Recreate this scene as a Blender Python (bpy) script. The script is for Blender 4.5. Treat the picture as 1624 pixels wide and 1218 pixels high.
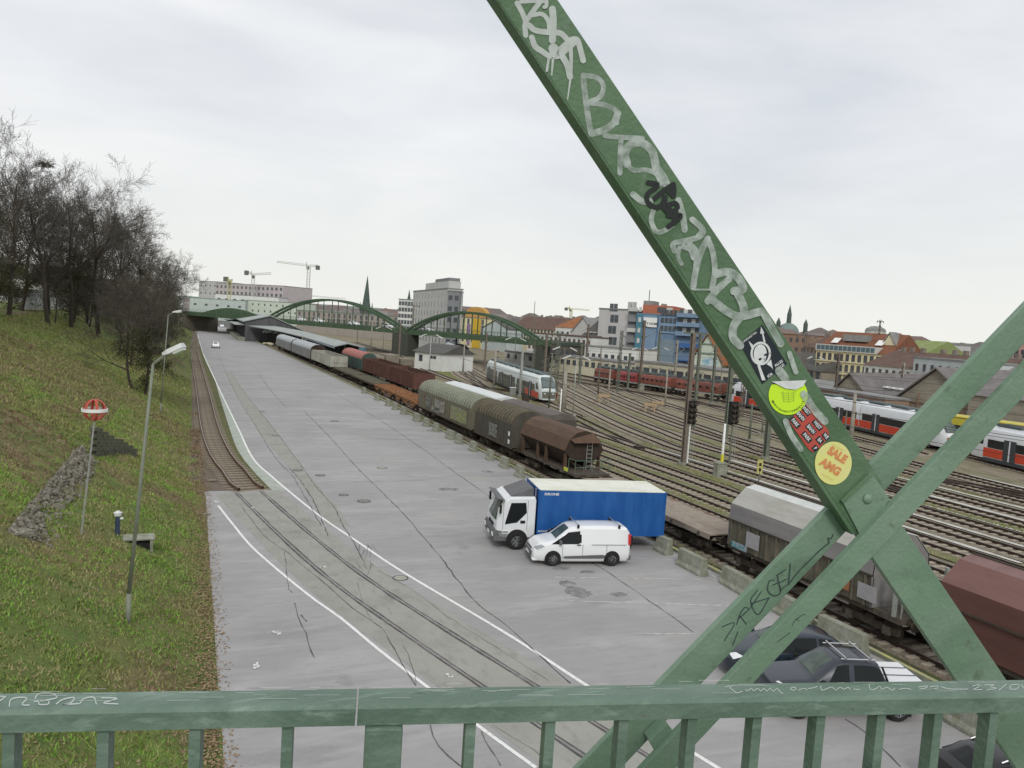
HAZE = False
import bpy, bmesh, math, random
from mathutils import Vector, Matrix
random.seed(7)
S = bpy.context.scene
for o in list(bpy.data.objects): bpy.data.objects.remove(o)
COL = S.collection

# ------------------------------------------------------------------ camera
H = 11.0                                   # eye height above the yard, metres
FPX, CX, CY = 1250.0, 812.0, 609.0         # focal length and centre in photo pixels (1624 x 1218)
PITCH, ROLL, YAW = math.radians(4.4), math.radians(3.7), math.radians(22.3)
cf = Vector((math.sin(YAW)*math.cos(PITCH), math.cos(YAW)*math.cos(PITCH), -math.sin(PITCH)))
cr0 = Vector((math.cos(YAW), -math.sin(YAW), 0))
cu0 = cr0.cross(cf)
cr = cr0*math.cos(ROLL) + cu0*math.sin(ROLL)
cu = cr.cross(cf)
cam = bpy.data.cameras.new('camera'); camo = bpy.data.objects.new('camera', cam); COL.objects.link(camo)
cam.sensor_width = 36; cam.lens = FPX/1624*36; cam.clip_start = 0.05; cam.clip_end = 6000
camo.matrix_world = Matrix(((cr.x, cu.x, -cf.x, 0), (cr.y, cu.y, -cf.y, 0), (cr.z, cu.z, -cf.z, H), (0, 0, 0, 1)))
S.camera = camo
S.render.resolution_x, S.render.resolution_y = 1024, 768
EYE = Vector((0, 0, H))

# ------------------------------------------------------------------ sky and sun (overcast day)
SUN_EL, SUN_AZ = math.radians(38), math.radians(200)
w = bpy.data.worlds.new('World'); S.world = w; w.use_nodes = True
nt = w.node_tree; nt.nodes.clear()
out = nt.nodes.new('ShaderNodeOutputWorld'); bg = nt.nodes.new('ShaderNodeBackground')
sky = nt.nodes.new('ShaderNodeTexSky'); sky.sky_type = 'NISHITA'; sky.sun_disc = False
sky.sun_elevation = SUN_EL; sky.sun_rotation = SUN_AZ
tc = nt.nodes.new('ShaderNodeTexCoord'); mp = nt.nodes.new('ShaderNodeMapping')
mp.inputs['Scale'].default_value = (1.0, 1.0, 3.6); mp.inputs['Rotation'].default_value = (0.12, 0.05, 0)
nz = nt.nodes.new('ShaderNodeTexNoise'); nz.inputs['Scale'].default_value = 2.3; nz.inputs['Detail'].default_value = 7; nz.inputs['Roughness'].default_value = .52
nz.inputs['Distortion'].default_value = .35
cr_ = nt.nodes.new('ShaderNodeValToRGB')
cr_.color_ramp.elements[0].position = .30; cr_.color_ramp.elements[0].color = (7.0, 7.35, 7.9, 1)
cr_.color_ramp.elements[1].position = .68; cr_.color_ramp.elements[1].color = (9.3, 9.4, 9.5, 1)
sx = nt.nodes.new('ShaderNodeSeparateXYZ')
hz = nt.nodes.new('ShaderNodeMapRange'); hz.inputs['From Min'].default_value = 0.0; hz.inputs['From Max'].default_value = .22
hz.inputs['To Min'].default_value = .85; hz.inputs['To Max'].default_value = 0
mxh = nt.nodes.new('ShaderNodeMix'); mxh.data_type = 'RGBA'; mxh.inputs[7].default_value = (9.2, 9.2, 8.6, 1)
mx = nt.nodes.new('ShaderNodeMix'); mx.data_type = 'RGBA'; mx.inputs[0].default_value = .96
L = nt.links.new
L(tc.outputs['Generated'], mp.inputs['Vector']); L(mp.outputs[0], nz.inputs['Vector']); L(nz.outputs['Fac'], cr_.inputs[0])
L(tc.outputs['Generated'], sx.inputs[0]); L(sx.outputs['Z'], hz.inputs['Value']); L(hz.outputs[0], mxh.inputs[0])
L(cr_.outputs[0], mxh.inputs[6])
L(sky.outputs[0], mx.inputs[6]); L(mxh.outputs[2], mx.inputs[7]); L(mx.outputs[2], bg.inputs['Color'])
bg.inputs['Strength'].default_value = 0.1
L(bg.outputs[0], out.inputs['Surface'])
sun = bpy.data.lights.new('sun', 'SUN'); sun.energy = 1.35; sun.angle = math.radians(14); sun.color = (1, .97, .92)
suno = bpy.data.objects.new('sun', sun); COL.objects.link(suno)
sd = Vector((math.sin(SUN_AZ)*math.cos(SUN_EL), math.cos(SUN_AZ)*math.cos(SUN_EL), math.sin(SUN_EL)))
suno.rotation_euler = sd.to_track_quat('Z', 'Y').to_euler()
suno.location = (0, 0, 60)
vs = S.view_settings; vs.view_transform = 'Standard'; vs.look = 'None'; vs.exposure = 0.0; vs.gamma = 1; vs.use_curve_mapping = False

# ------------------------------------------------------------------ measuring helpers
def ray(px, py): return cf + cr*((px-CX)/FPX) - cu*((py-CY)/FPX)
def G(px, py, z=0.0):
    d = ray(px, py); return EYE + d*((z-H)/d.z)
def proj(p):
    v = Vector(p)-EYE; k = v.dot(cf); return CX+FPX*v.dot(cr)/k, CY-FPX*v.dot(cu)/k, k
def atD(px, py, D): return EYE + ray(px, py)*D
def onplane(px, py, p0, n):
    d = ray(px, py); return EYE + d*((p0-EYE).dot(n)/d.dot(n))
def htop(p, v):                            # height above p whose image row is v
    lo, hi = p.z, p.z+200
    for _ in range(40):
        m = (lo+hi)/2
        if proj((p.x, p.y, m))[1] > v: lo = m
        else: hi = m
    return lo

# ------------------------------------------------------------------ mesh helpers
class MB:
    def __init__(s): s.v = []; s.f = []
    def add(s, vs, fs):
        n = len(s.v); s.v.extend([tuple(p) for p in vs]); s.f.extend([tuple(i+n for i in f) for f in fs]); return s
    def box(s, c, d, rz=0, M=None):
        hx, hy, hz_ = d[0]/2, d[1]/2, d[2]/2
        P = [Vector((x*hx, y*hy, z*hz_)) for z in (-1, 1) for x, y in ((-1, -1), (1, -1), (1, 1), (-1, 1))]
        if rz: R = Matrix.Rotation(rz, 3, 'Z'); P = [R@p for p in P]
        if M: P = [M@p for p in P]
        c = Vector(c)
        return s.add([p+c for p in P], [(3, 2, 1, 0), (4, 5, 6, 7), (0, 1, 5, 4), (1, 2, 6, 5), (2, 3, 7, 6), (3, 0, 4, 7)])
    def b(s, x0, x1, y0, y1, z0, z1): return s.box(((x0+x1)/2, (y0+y1)/2, (z0+z1)/2), (abs(x1-x0), abs(y1-y0), abs(z1-z0)))
    def tube(s, p0, p1, r0, r1=None, n=8, cap=True):
        r1 = r0 if r1 is None else r1
        p0, p1 = Vector(p0), Vector(p1); d = (p1-p0)
        if d.length < 1e-6: return s
        d.normalize(); a = d.orthogonal().normalized(); b_ = d.cross(a)
        vs = []
        for p, r in ((p0, r0), (p1, r1)):
            for i in range(n):
                t = 2*math.pi*i/n; vs.append(p+a*(r*math.cos(t))+b_*(r*math.sin(t)))
        fs = [(i, (i+1) % n, n+(i+1) % n, n+i) for i in range(n)]
        if cap: fs += [tuple(range(n))[::-1], tuple(range(n, 2*n))]
        return s.add(vs, fs)
    def path(s, pts, r, n=6):
        for a, b_ in zip(pts, pts[1:]): s.tube(a, b_, r, r, n)
        return s
    def prism(s, poly, axis_vec, origin=(0, 0, 0), ex=(1, 0, 0), ey=(0, 1, 0)):   # 2-D polygon in ex, ey extruded along axis_vec
        o, ex, ey, a = Vector(origin), Vector(ex), Vector(ey), Vector(axis_vec)
        A = [o+ex*p[0]+ey*p[1] for p in poly]; n = len(A)
        return s.add(A+[p+a for p in A], [tuple(range(n))[::-1], tuple(range(n, 2*n))]+[(i, (i+1) % n, n+(i+1) % n, n+i) for i in range(n)])
    def loft(s, rings, closed=True, caps=True):
        n = len(rings[0]); vs = [p for r in rings for p in r]; fs = []
        for k in range(len(rings)-1):
            for i in range(n if closed else n-1):
                j = (i+1) % n; fs.append((k*n+i, k*n+j, (k+1)*n+j, (k+1)*n+i))
        if caps and closed: fs += [tuple(range(n))[::-1], tuple(range((len(rings)-1)*n, len(rings)*n))]
        return s.add(vs, fs)
    def lathe(s, prof, c=(0, 0, 0), n=16, axis='Z'):
        rings = []
        for r, z in prof:
            ring = []
            for i in range(n):
                t = 2*math.pi*i/n; x, y = r*math.cos(t), r*math.sin(t)
                p = (x, y, z) if axis == 'Z' else ((x, z, y) if axis == 'Y' else (z, x, y))
                ring.append(Vector(p)+Vector(c))
            rings.append(ring)
        return s.loft(rings)
    def ball(s, c, r, n=10, sq=(1, 1, 1)):
        prof = [(max(1e-4, math.sin(math.pi*i/6)), -math.cos(math.pi*i/6)) for i in range(7)]
        rings = [[Vector((c[0]+r*sq[0]*a*math.cos(2*math.pi*k/n), c[1]+r*sq[1]*a*math.sin(2*math.pi*k/n), c[2]+r*sq[2]*z)) for k in range(n)] for a, z in prof]
        return s.loft(rings)
    def quad(s, a, b_, c, d): return s.add([a, b_, c, d], [(0, 1, 2, 3)])
    def mesh(s, name):
        me = bpy.data.meshes.new(name); me.from_pydata(s.v, [], s.f); me.update()
        bm = bmesh.new(); bm.from_mesh(me); bmesh.ops.recalc_face_normals(bm, faces=bm.faces); bm.to_mesh(me); bm.free()
        return me
def obj(name, mb, mat, parent=None, world=False, smooth=False, label=None, kind=None, bevel=0, raw=False):
    if isinstance(mb, MB):
        if raw: me = bpy.data.meshes.new(name); me.from_pydata(mb.v, [], mb.f); me.update()
        else: me = mb.mesh(name)
    else: me = mb
    if mat and not me.materials: me.materials.append(mat)
    if smooth:
        for p in me.polygons: p.use_smooth = True
    o = bpy.data.objects.new(name, me); COL.objects.link(o)
    if parent:
        o.parent = parent
        if world: o.location = -parent.location
    if label: o['label'] = label
    if kind: o['kind'] = kind
    if bevel:
        m = o.modifiers.new('bevel', 'BEVEL'); m.width = bevel; m.segments = 2; m.limit_method = 'ANGLE'; m.angle_limit = math.radians(40)
    return o
def thing(name, label, cat, loc=(0, 0, 0), rz=0, group=None):
    o = bpy.data.objects.new(name, None); COL.objects.link(o); o.empty_display_size = .2
    o.location = loc; o.rotation_euler = (0, 0, rz); o['label'] = label; o['category'] = cat
    if group: o['group'] = group
    return o
def tag(o, label, cat, group=None):
    o['label'] = label; o['category'] = cat
    if group: o['group'] = group
    return o
def copy_tree(o, parent=None):
    c = o.copy(); COL.objects.link(c)
    if parent: c.parent = parent
    for ch in [x for x in KIDS.get(o.name, ())]: copy_tree(ch, c)
    return c
KIDS = {}
def dup(root, loc, rz=0, label=None, group=None):
    KIDS.clear()
    for x in bpy.data.objects:
        if x.parent: KIDS.setdefault(x.parent.name, []).append(x)
    c = copy_tree(root); c.location = loc; c.rotation_euler = (0, 0, rz)
    if label: c['label'] = label
    if group: c['group'] = group
    return c
def struct(name, mb, mat, **k): return obj(name, mb, mat, kind='structure', **k)

def smooth_line(pts, step=1.5):            # Catmull-Rom through 2-D or 3-D points
    P = [Vector(p) for p in pts]; P = [P[0]*2-P[1]]+P+[P[-1]*2-P[-2]]; r = []
    for i in range(1, len(P)-2):
        n = max(2, int((P[i+1]-P[i]).length/step))
        for k in range(n):
            t = k/n; a, b_, c, d = P[i-1], P[i], P[i+1], P[i+2]
            r.append(.5*((2*b_)+(c-a)*t+(2*a-5*b_+4*c-d)*t*t+(3*b_-a-3*c+d)*t**3))
    r.append(P[-2]); return r
def ribbon(pts, wd, z, mb=None, jit=0):
    mb = mb or MB(); n = len(pts); vs = []
    for i, p in enumerate(pts):
        a = pts[max(0, i-1)]; b_ = pts[min(n-1, i+1)]; d = Vector((b_[0]-a[0], b_[1]-a[1])).normalized(); q = Vector((-d.y, d.x))
        ww = wd*(1+random.uniform(-jit, jit))/2
        vs += [(p[0]+q.x*ww, p[1]+q.y*ww, z), (p[0]-q.x*ww, p[1]-q.y*ww, z)]
    return mb.add(vs, [(2*i, 2*i+1, 2*i+3, 2*i+2) for i in range(n-1)])
def strip_between(Lp, Rp, z, mb=None):
    mb = mb or MB(); n = min(len(Lp), len(Rp)); vs = []
    for i in range(n): vs += [(Lp[i][0], Lp[i][1], z), (Rp[i][0], Rp[i][1], z)]
    return mb.add(vs, [(2*i, 2*i+1, 2*i+3, 2*i+2) for i in range(n-1)])

# ------------------------------------------------------------------ materials
def hexc(c): return (c[0], c[1], c[2], 1)
def M(name, c1, c2=None, c3=None, rough=.75, scale=3.0, metal=0, bump=0, bscale=20, stretch=(1, 1, 1), lo=.35, hi=.65, detail=5, spec=.4, coat=0, alpha=None):
    m = bpy.data.materials.new(name); m.use_nodes = True; t = m.node_tree; P = t.nodes['Principled BSDF']
    P.inputs['Roughness'].default_value = rough; P.inputs['Metallic'].default_value = metal
    P.inputs['Specular IOR Level'].default_value = spec if rough < .65 else min(spec, .18)
    if coat: P.inputs['Coat Weight'].default_value = coat; P.inputs['Coat Roughness'].default_value = .08
    P.inputs['Base Color'].default_value = hexc(c1)
    tcx = t.nodes.new('ShaderNodeTexCoord'); mpx = t.nodes.new('ShaderNodeMapping'); mpx.inputs['Scale'].default_value = stretch
    t.links.new(tcx.outputs['Object'], mpx.inputs['Vector'])
    if c2:
        n = t.nodes.new('ShaderNodeTexNoise'); n.inputs['Scale'].default_value = scale; n.inputs['Detail'].default_value = detail; n.inputs['Roughness'].default_value = .65
        r = t.nodes.new('ShaderNodeValToRGB'); r.color_ramp.elements[0].position = lo; r.color_ramp.elements[1].position = hi
        r.color_ramp.elements[0].color = hexc(c1); r.color_ramp.elements[1].color = hexc(c2)
        if c3: e = r.color_ramp.elements.new((lo+hi)/2); e.color = hexc(c2); r.color_ramp.elements[2].color = hexc(c3)
        t.links.new(mpx.outputs[0], n.inputs['Vector']); t.links.new(n.outputs['Fac'], r.inputs[0]); t.links.new(r.outputs[0], P.inputs['Base Color'])
    if bump:
        n2 = t.nodes.new('ShaderNodeTexNoise'); n2.inputs['Scale'].default_value = bscale; n2.inputs['Detail'].default_value = 4
        b_ = t.nodes.new('ShaderNodeBump'); b_.inputs['Strength'].default_value = bump; b_.inputs['Distance'].default_value = .02
        t.links.new(mpx.outputs[0], n2.inputs['Vector']); t.links.new(n2.outputs['Fac'], b_.inputs['Height']); t.links.new(b_.outputs[0], P.inputs['Normal'])
    if alpha is not None:
        n3 = t.nodes.new('ShaderNodeTexNoise'); n3.inputs['Scale'].default_value = alpha[0]; n3.inputs['Detail'].default_value = 5
        mr = t.nodes.new('ShaderNodeMapRange'); mr.inputs['From Min'].default_value = .35; mr.inputs['From Max'].default_value = .65
        mr.inputs['To Min'].default_value = alpha[1]; mr.inputs['To Max'].default_value = alpha[2]
        t.links.new(mpx.outputs[0], n3.inputs['Vector']); t.links.new(n3.outputs['Fac'], mr.inputs[0]); t.links.new(mr.outputs[0], P.inputs['Alpha'])
    return m
def ground_mat(name, layers, bump=.5, bscale=30, rough=.95, spec=.12):
    """layers: first colour, then (colour, noise scale, threshold lo, hi, strength, stretch)"""
    m = bpy.data.materials.new(name); m.use_nodes = True; t = m.node_tree; P = t.nodes['Principled BSDF']
    P.inputs['Roughness'].default_value = rough; P.inputs['Specular IOR Level'].default_value = spec
    tcx = t.nodes.new('ShaderNodeTexCoord'); prev = None
    base = layers[0]
    for i, (c, sc, lo, hi, st, stretch) in enumerate(layers[1:]):
        mpx = t.nodes.new('ShaderNodeMapping'); mpx.inputs['Scale'].default_value = stretch; mpx.inputs['Location'].default_value = (i*7.3, i*3.1, 0)
        n = t.nodes.new('ShaderNodeTexNoise'); n.inputs['Scale'].default_value = sc; n.inputs['Detail'].default_value = 6; n.inputs['Roughness'].default_value = .6
        mr = t.nodes.new('ShaderNodeMapRange'); mr.inputs['From Min'].default_value = lo; mr.inputs['From Max'].default_value = hi; mr.inputs['To Max'].default_value = st
        mxx = t.nodes.new('ShaderNodeMix'); mxx.data_type = 'RGBA'; mxx.inputs[7].default_value = hexc(c)
        t.links.new(tcx.outputs['Object'], mpx.inputs[0]); t.links.new(mpx.outputs[0], n.inputs['Vector']); t.links.new(n.outputs['Fac'], mr.inputs[0]); t.links.new(mr.outputs[0], mxx.inputs[0])
        if prev: t.links.new(prev, mxx.inputs[6])
        else: mxx.inputs[6].default_value = hexc(base)
        prev = mxx.outputs[2]
    t.links.new(prev, P.inputs['Base Color'])
    n2 = t.nodes.new('ShaderNodeTexNoise'); n2.inputs['Scale'].default_value = bscale; n2.inputs['Detail'].default_value = 5
    b_ = t.nodes.new('ShaderNodeBump'); b_.inputs['Strength'].default_value = bump; b_.inputs['Distance'].default_value = .05
    t.links.new(tcx.outputs['Object'], n2.inputs['Vector']); t.links.new(n2.outputs['Fac'], b_.inputs['Height']); t.links.new(b_.outputs[0], P.inputs['Normal'])
    return m
U = (1, 1, 1)
m_lot = ground_mat('lot_concrete', [(.365, .358, .352), ((.285, .282, .278), .12, .42, .60, .65, U), ((.45, .44, .43), .35, .5, .68, .7, (.5, 1.4, 1)), ((.28, .27, .275), 2.2, .5, .70, .6, (.4, 1.6, 1)), ((.24, .235, .24), .28, .60, .66, .5, (.35, 1.3, 1)), ((.43, .415, .415), .8, .56, .70, .5, (.3, 2.2, 1)),
                  ((.20, .195, .19), .5, .64, .74, .6, (1, .6, 1)), ((.37, .345, .345), 9, .45, .6, .35, U), ((.22, .215, .215), 45, .5, .7, .45, U), ((.38, .37, .31), .2, .6, .72, .35, U)], bump=.15, bscale=60, rough=.85)
m_lotb = ground_mat('track_concrete', [(.335, .33, .30), ((.27, .265, .24), .5, .45, .65, .7, U), ((.22, .22, .19), 3, .52, .7, .6, (1, .4, 1)), ((.38, .37, .31), 12, .5, .65, .4, U), ((.16, .16, .14), .25, .62, .75, .7, U)], bump=.2, bscale=60, rough=.9)
m_pale = ground_mat('pale_concrete', [(.42, .45, .40), ((.33, .37, .31), 1.2, .45, .62, .8, U), ((.28, .30, .24), 8, .52, .68, .6, U)], bump=.2, rough=.9)
m_slope = ground_mat('grass_soil', [(.13, .175, .05), ((.20, .145, .085), .22, .45, .62, .75, U), ((.085, .14, .035), .9, .5, .65, .8, U), ((.19, .16, .085), 5, .52, .68, .6, U), ((.18, .25, .06), .45, .55, .68, .9, (1, 1, 1)),
                    ((.06, .05, .03), 14, .55, .7, .6, U), ((.22, .16, .115), .09, .56, .66, .8, (1, .6, 1))], bump=1, bscale=14)
m_verge = ground_mat('verge', [(.13, .13, .06), ((.08, .10, .035), .8, .45, .62, .8, U), ((.20, .17, .11), 3, .5, .65, .6, (1, .5, 1)), ((.07, .06, .04), 20, .55, .7, .6, U)], bump=.8, bscale=20)
m_yard = ground_mat('yard_gravel', [(.27, .235, .165), ((.20, .20, .11), .16, .48, .6, .75, (1.6, .35, 1)), ((.32, .30, .25), .5, .5, .66, .7, (2, .3, 1)), ((.12, .085, .055), 1.5, .50, .66, .8, (2, .3, 1)), ((.12, .14, .055), .35, .6, .68, .6, (2, .4, 1)),
                   ((.10, .09, .075), 18, .52, .66, .6, U), ((.40, .38, .34), 30, .55, .68, .55, U)], bump=.8, bscale=25)
m_ballast = ground_mat('ballast', [(.34, .30, .235), ((.21, .165, .115), .6, .45, .62, .75, (1, .4, 1)), ((.09, .07, .05), 16, .46, .60, .85, U), ((.48, .46, .40), 24, .54, .66, .6, U)], bump=1, bscale=30)
m_ballast2 = ground_mat('old_ballast', [(.20, .165, .13), ((.13, .10, .075), .7, .45, .62, .75, (1, .5, 1)), ((.08, .065, .05), 16, .48, .62, .7, U), ((.33, .29, .24), 22, .55, .67, .6, U), ((.14, .15, .07), .4, .56, .66, .6, U)], bump=1, bscale=30)
m_city = ground_mat('city_ground', [(.13, .13, .12), ((.09, .11, .06), .01, .5, .6, .6, U), ((.2, .19, .17), .05, .5, .6, .6, U)], bump=0)
m_white = M('line_paint', (.78, .79, .76), (.5, .5, .47), scale=6, lo=.5, hi=.75, rough=.7)
m_thin = M('faint_line_paint', (.62, .62, .6), (.36, .36, .35), scale=3, lo=.42, hi=.6, rough=.8)
m_tar = M('tar_seam', (.08, .08, .078), (.20, .195, .19), scale=1.5, lo=.45, hi=.7, rough=.8)
m_steel = M('rail_steel', (.34, .33, .32), (.22, .19, .17), scale=4, rough=.45, metal=.5)
m_rail = M('rusty_rail', (.032, .022, .017), (.065, .042, .03), scale=5, rough=.7)
m_railL = M('brown_rail', (.10, .06, .035), (.17, .105, .06), scale=5, rough=.7)
m_sleeper = M('sleeper', (.42, .38, .31), (.25, .21, .16), scale=3, rough=.9, bump=.4)
m_sleeperw = M('wood_sleeper', (.20, .165, .125), (.33, .285, .22), scale=4, rough=.95, bump=.5)
m_green = ground_mat('green_paint', [(.155, .245, .168), ((.20, .29, .212), 5, .42, .65, .8, U), ((.075, .14, .085), 2.5, .52, .72, .6, (1, 1, 3)), ((.085, .105, .07), 28, .60, .70, .5, U), ((.13, .07, .035), 55, .70, .74, .9, U), ((.21, .29, .22), 80, .62, .7, .4, U)], bump=.12, bscale=120, rough=.5, spec=.4)
m_green1 = ground_mat('dark_green_paint', [(.082, .155, .078), ((.118, .195, .112), 6, .42, .65, .8, U), ((.045, .085, .045), 3, .52, .72, .6, (1, 1, 3)), ((.19, .24, .19), 14, .60, .70, .45, (2, 2, 1)), ((.12, .065, .035), 50, .70, .74, .9, U)], bump=.12, bscale=120, rough=.55, spec=.35)
m_greenr = ground_mat('rail_green_paint', [(.10, .158, .118), ((.165, .235, .185), 6, .42, .62, .8, (.7, 2, 2)), ((.24, .32, .26), 22, .56, .68, .55, (.5, 3, 3)), ((.06, .10, .07), 9, .58, .72, .6, U), ((.12, .075, .045), 70, .69, .73, .8, U)], bump=.15, bscale=90, rough=.5, spec=.4)
m_bridge = M('bridge_green', (.052, .092, .052), (.08, .12, .072), scale=.5, rough=.7)
m_dark = M('black_rubber', (.018, .018, .018), (.03, .03, .03), rough=.85)
m_glass = M('dark_glass', (.010, .013, .013), rough=.06, spec=.25)
m_glassg = M('green_glass', (.03, .05, .038), (.09, .12, .10), scale=2, rough=.08, spec=.4)
m_white_car = M('white_car_paint', (.80, .81, .82), rough=.25, coat=.6)
m_chrome = M('silver', (.6, .6, .6), rough=.3, metal=.8)
m_plastic = M('grey_plastic', (.10, .10, .105), (.13, .13, .135), rough=.6)
m_lamp = M('headlamp', (.75, .77, .78), rough=.15, spec=.8)
m_redl = M('red_lamp', (.55, .03, .03), rough=.2)
m_conc = M('weathered_concrete', (.36, .36, .32), (.24, .25, .19), (.17, .18, .13), scale=2.2, rough=.92, bump=.5, bscale=12, lo=.3, hi=.75)
m_concl = M('pale_mast_concrete', (.36, .33, .28), (.26, .24, .20), scale=2, rough=.9)
m_galv = M('galvanised', (.40, .42, .39), (.31, .33, .30), scale=6, rough=.5, metal=.3)
m_mast = M('mast_grey_green', (.17, .19, .15), (.12, .13, .10), scale=3, rough=.7)
m_mastb = M('mast_brown', (.20, .165, .135), (.14, .12, .10), scale=3, rough=.8)
m_trunk = M('bark', (.075, .062, .05), (.045, .038, .032), scale=6, rough=.95, bump=.6)
m_twig = M('twigs', (.12, .11, .095), (.075, .068, .058), scale=2, rough=.9)
m_twigd = M('dark_twigs', (.072, .066, .055), (.115, .10, .082), scale=1, rough=.95)
m_ivy = M('ivy_leaves', (.04, .045, .022), (.065, .065, .03), (.095, .085, .045), scale=1.2, rough=.85)
m_blade = M('grass_blades', (.17, .235, .06), (.25, .27, .095), (.34, .30, .16), scale=.8, rough=.9)
m_bladeg = M('green_blades', (.17, .34, .05), (.26, .42, .08), scale=1.5, rough=.9)
m_leaf = M('dry_leaves', (.34, .26, .16), (.20, .13, .07), scale=9, rough=.9)
m_stone = M('rubble', (.27, .25, .20), (.17, .155, .12), (.38, .36, .31), scale=2.2, rough=.95, bump=1, bscale=14)
m_brickd = M('dark_masonry', (.085, .09, .065), (.13, .13, .10), scale=4, rough=.95, bump=.6)
# ================================================================== THE SETTING
struct('ground', MB().quad((-3000, -500, -.6), (3000, -500, -.6), (3000, 5000, -.6), (-3000, 5000, -.6)), m_city)
yd = MB().quad((23.1, -30, -.14), (150, -30, -.14), (190, 420, -.14), (19.5, 420, -.14)); struct('rail_yard_ground', yd, m_yard)

# parking lot, its left edge follows the siding
edge_px = [(431, 777), (400, 745), (377, 714), (365, 682), (348, 628), (335.6, 586), (323, 559)]
edge = [G(*p)[:2] for p in edge_px] + [(1.9, 260), (1.5, 420)]
edge = [(p[0], p[1]) for p in smooth_line([(p[0], p[1]) for p in edge], 4)]
left_edge = [(.9, -30), (.9, 20), (.9, 30), (.9, 40), (.9, 48.6), (1.3, edge[0][1]-.01)] + edge
lot = MB()
ys = [p[1] for p in left_edge]
strip_between(left_edge, [(23.0, y) if y < 110 else (23.0-(y-110)*.026, y) for y in ys], 0.0, lot)
struct('parking_lot', lot, m_lot)
# old siding bed and its verge
bedL = [(0.2, y) for y in (48.8, 60, 75, 90, 105, 125, 160, 200, 300, 420)]
bed = MB()
cl = [((.8+2.2)/2, 420), (1.0, 260), (.75, 186), (1.5, 106), (1.75, 74.6), (2.25, 60.3), (2.85, 54.6), (3.2, 50.6), (3.6, 48.9)]
bed.add([(-.2, 48.8, -.02), (4.6, 48.8, -.02), (4.4, 60, -.02), (4.0, 80, -.02), (3.2, 120, -.02), (2.4, 200, -.02), (2.1, 420, -.02), (-.6, 420, -.02), (-.4, 120, -.02)], [tuple(range(9))])
struct('siding_bed', bed, m_ballast2)
vg = MB(); es = edge[:]; 
inner = []
for x, y in es:
    c = None
    for a, b_ in zip(cl[::-1], cl[::-1][1:]):
        if a[1] <= y <= b_[1]: t = (y-a[1])/(b_[1]-a[1]); c = a[0]+(b_[0]-a[0])*t
    inner.append(((c if c is not None else cl[-1][0])+.95, y))
strip_between([(p[0], p[1]) for p in inner], [(p[0]+.02, p[1]) for p in es], -.004, vg)
struct('verge', vg, m_verge)
# slabs and strips in the lot
def gl(pts, zz=0.0): return [tuple(G(*p, zz)[:2]) for p in pts]
wA = gl([(322, 560), (340, 600), (353, 628), (378, 680), (400, 725), (430, 755), (500, 813), (568, 860), (640, 908), (800, 1003), (925, 1084), (1060, 1170), (1150, 1225)])
wA = [(2.0, 300)]+wA
wB = gl([(346, 802), (372, 835), (400, 868), (450, 912), (500, 952), (540, 980), (600, 1030), (665, 1080), (770, 1160), (850, 1218)])
tL = gl([(378, 782), (420, 826), (472, 880), (512, 915), (560, 952), (620, 992), (700, 1042), (770, 1087), (850, 1143), (935, 1200), (985, 1232)])
tR = gl([(410, 778), (460, 820), (500, 850), (550, 890), (600, 926), (640, 954), (730, 1016), (840, 1087), (965, 1166), (1045, 1215), (1090, 1245)])
sA = smooth_line(wA, 1.0); sB = smooth_line(wB, .8)
# common centre line keeps the gauge true
ctr = smooth_line([((a[0]+b_[0])/2, (a[1]+b_[1])/2) for a, b_ in zip(tL, tR)], .8)
def offset(pts, d):
    r = []
    for i, p in enumerate(pts):
        a = pts[max(0, i-1)]; b_ = pts[min(len(pts)-1, i+1)]; t = Vector((b_[0]-a[0], b_[1]-a[1])).normalized(); r.append((p[0]-t.y*d, p[1]+t.x*d))
    return r
cs = MB(); strip_between(offset(ctr, -1.9), offset(ctr, 1.75), .004, cs); struct('concrete_track_strip', cs, m_lotb)
pe = [(x, y) for x, y in es if y < 190]
wAi = []
for x, y in pe:                            # pale slab between verge edge and white line
    c = None
    for a, b_ in zip(sA, sA[1:]):
        if b_[1] <= y <= a[1]: t = (y-a[1])/(b_[1]-a[1]+1e-9); c = a[0]+(b_[0]-a[0])*t
    wAi.append((c if c else x+.5, y))
ps = MB(); strip_between(pe, wAi, .004, ps); struct('edge_slab', ps, m_pale)
cc = MB(); strip_between(gl([(355, 590), (372, 620), (408, 680), (430, 710), (462, 745), (500, 800), (520, 835)]), gl([(366, 590), (386, 620), (434, 680), (458, 710), (482, 745), (532, 800), (556, 835)]), .004, cc)
struct('patched_strip', cc, m_lotb)
struct('lane_line', ribbon(sA, .14, .010, jit=.12), m_white); struct('lane_line', ribbon(sB, .12, .010), m_white)
bays = [((1000, 915), (740+130, 915.5), (1150, 919.5)), ((1080, 957), (900, 953), (1160, 961)), ((1060, 887), (990, 884), (1110, 890)), ((1130, 1005), (1010, 1006), (1180, 1004))]
for c, a, b_ in bays:
    A, B = G(*a), G(*b_); struct('bay_line', ribbon([(A.x+(B.x-A.x)*k/8, A.y+(B.y-A.y)*k/8) for k in range(9)], .07, .008, jit=.3), m_thin)
struct('edge_line', ribbon([(22.62, y) for y in range(6, 60, 3)], .09, .008, jit=.2), m_thin)
def crack(px, wd, name='seam'):
    p = smooth_line(gl(px), .5); p = [(a[0]+random.gauss(0, .018), a[1]+random.gauss(0, .018)) for a in p]
    struct(name, ribbon(p, wd*.72, .013, jit=.7), m_tar)
crack([(482, 652), (520, 690), (560, 735), (600, 775), (640, 815), (695, 880), (750, 950), (800, 990), (850, 1035), (905, 1084)], .055)
crack([(530, 623), (600, 665), (660, 705), (720, 748), (780, 790), (870, 850), (960, 905), (1040, 960), (1100, 1003)], .05)
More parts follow.
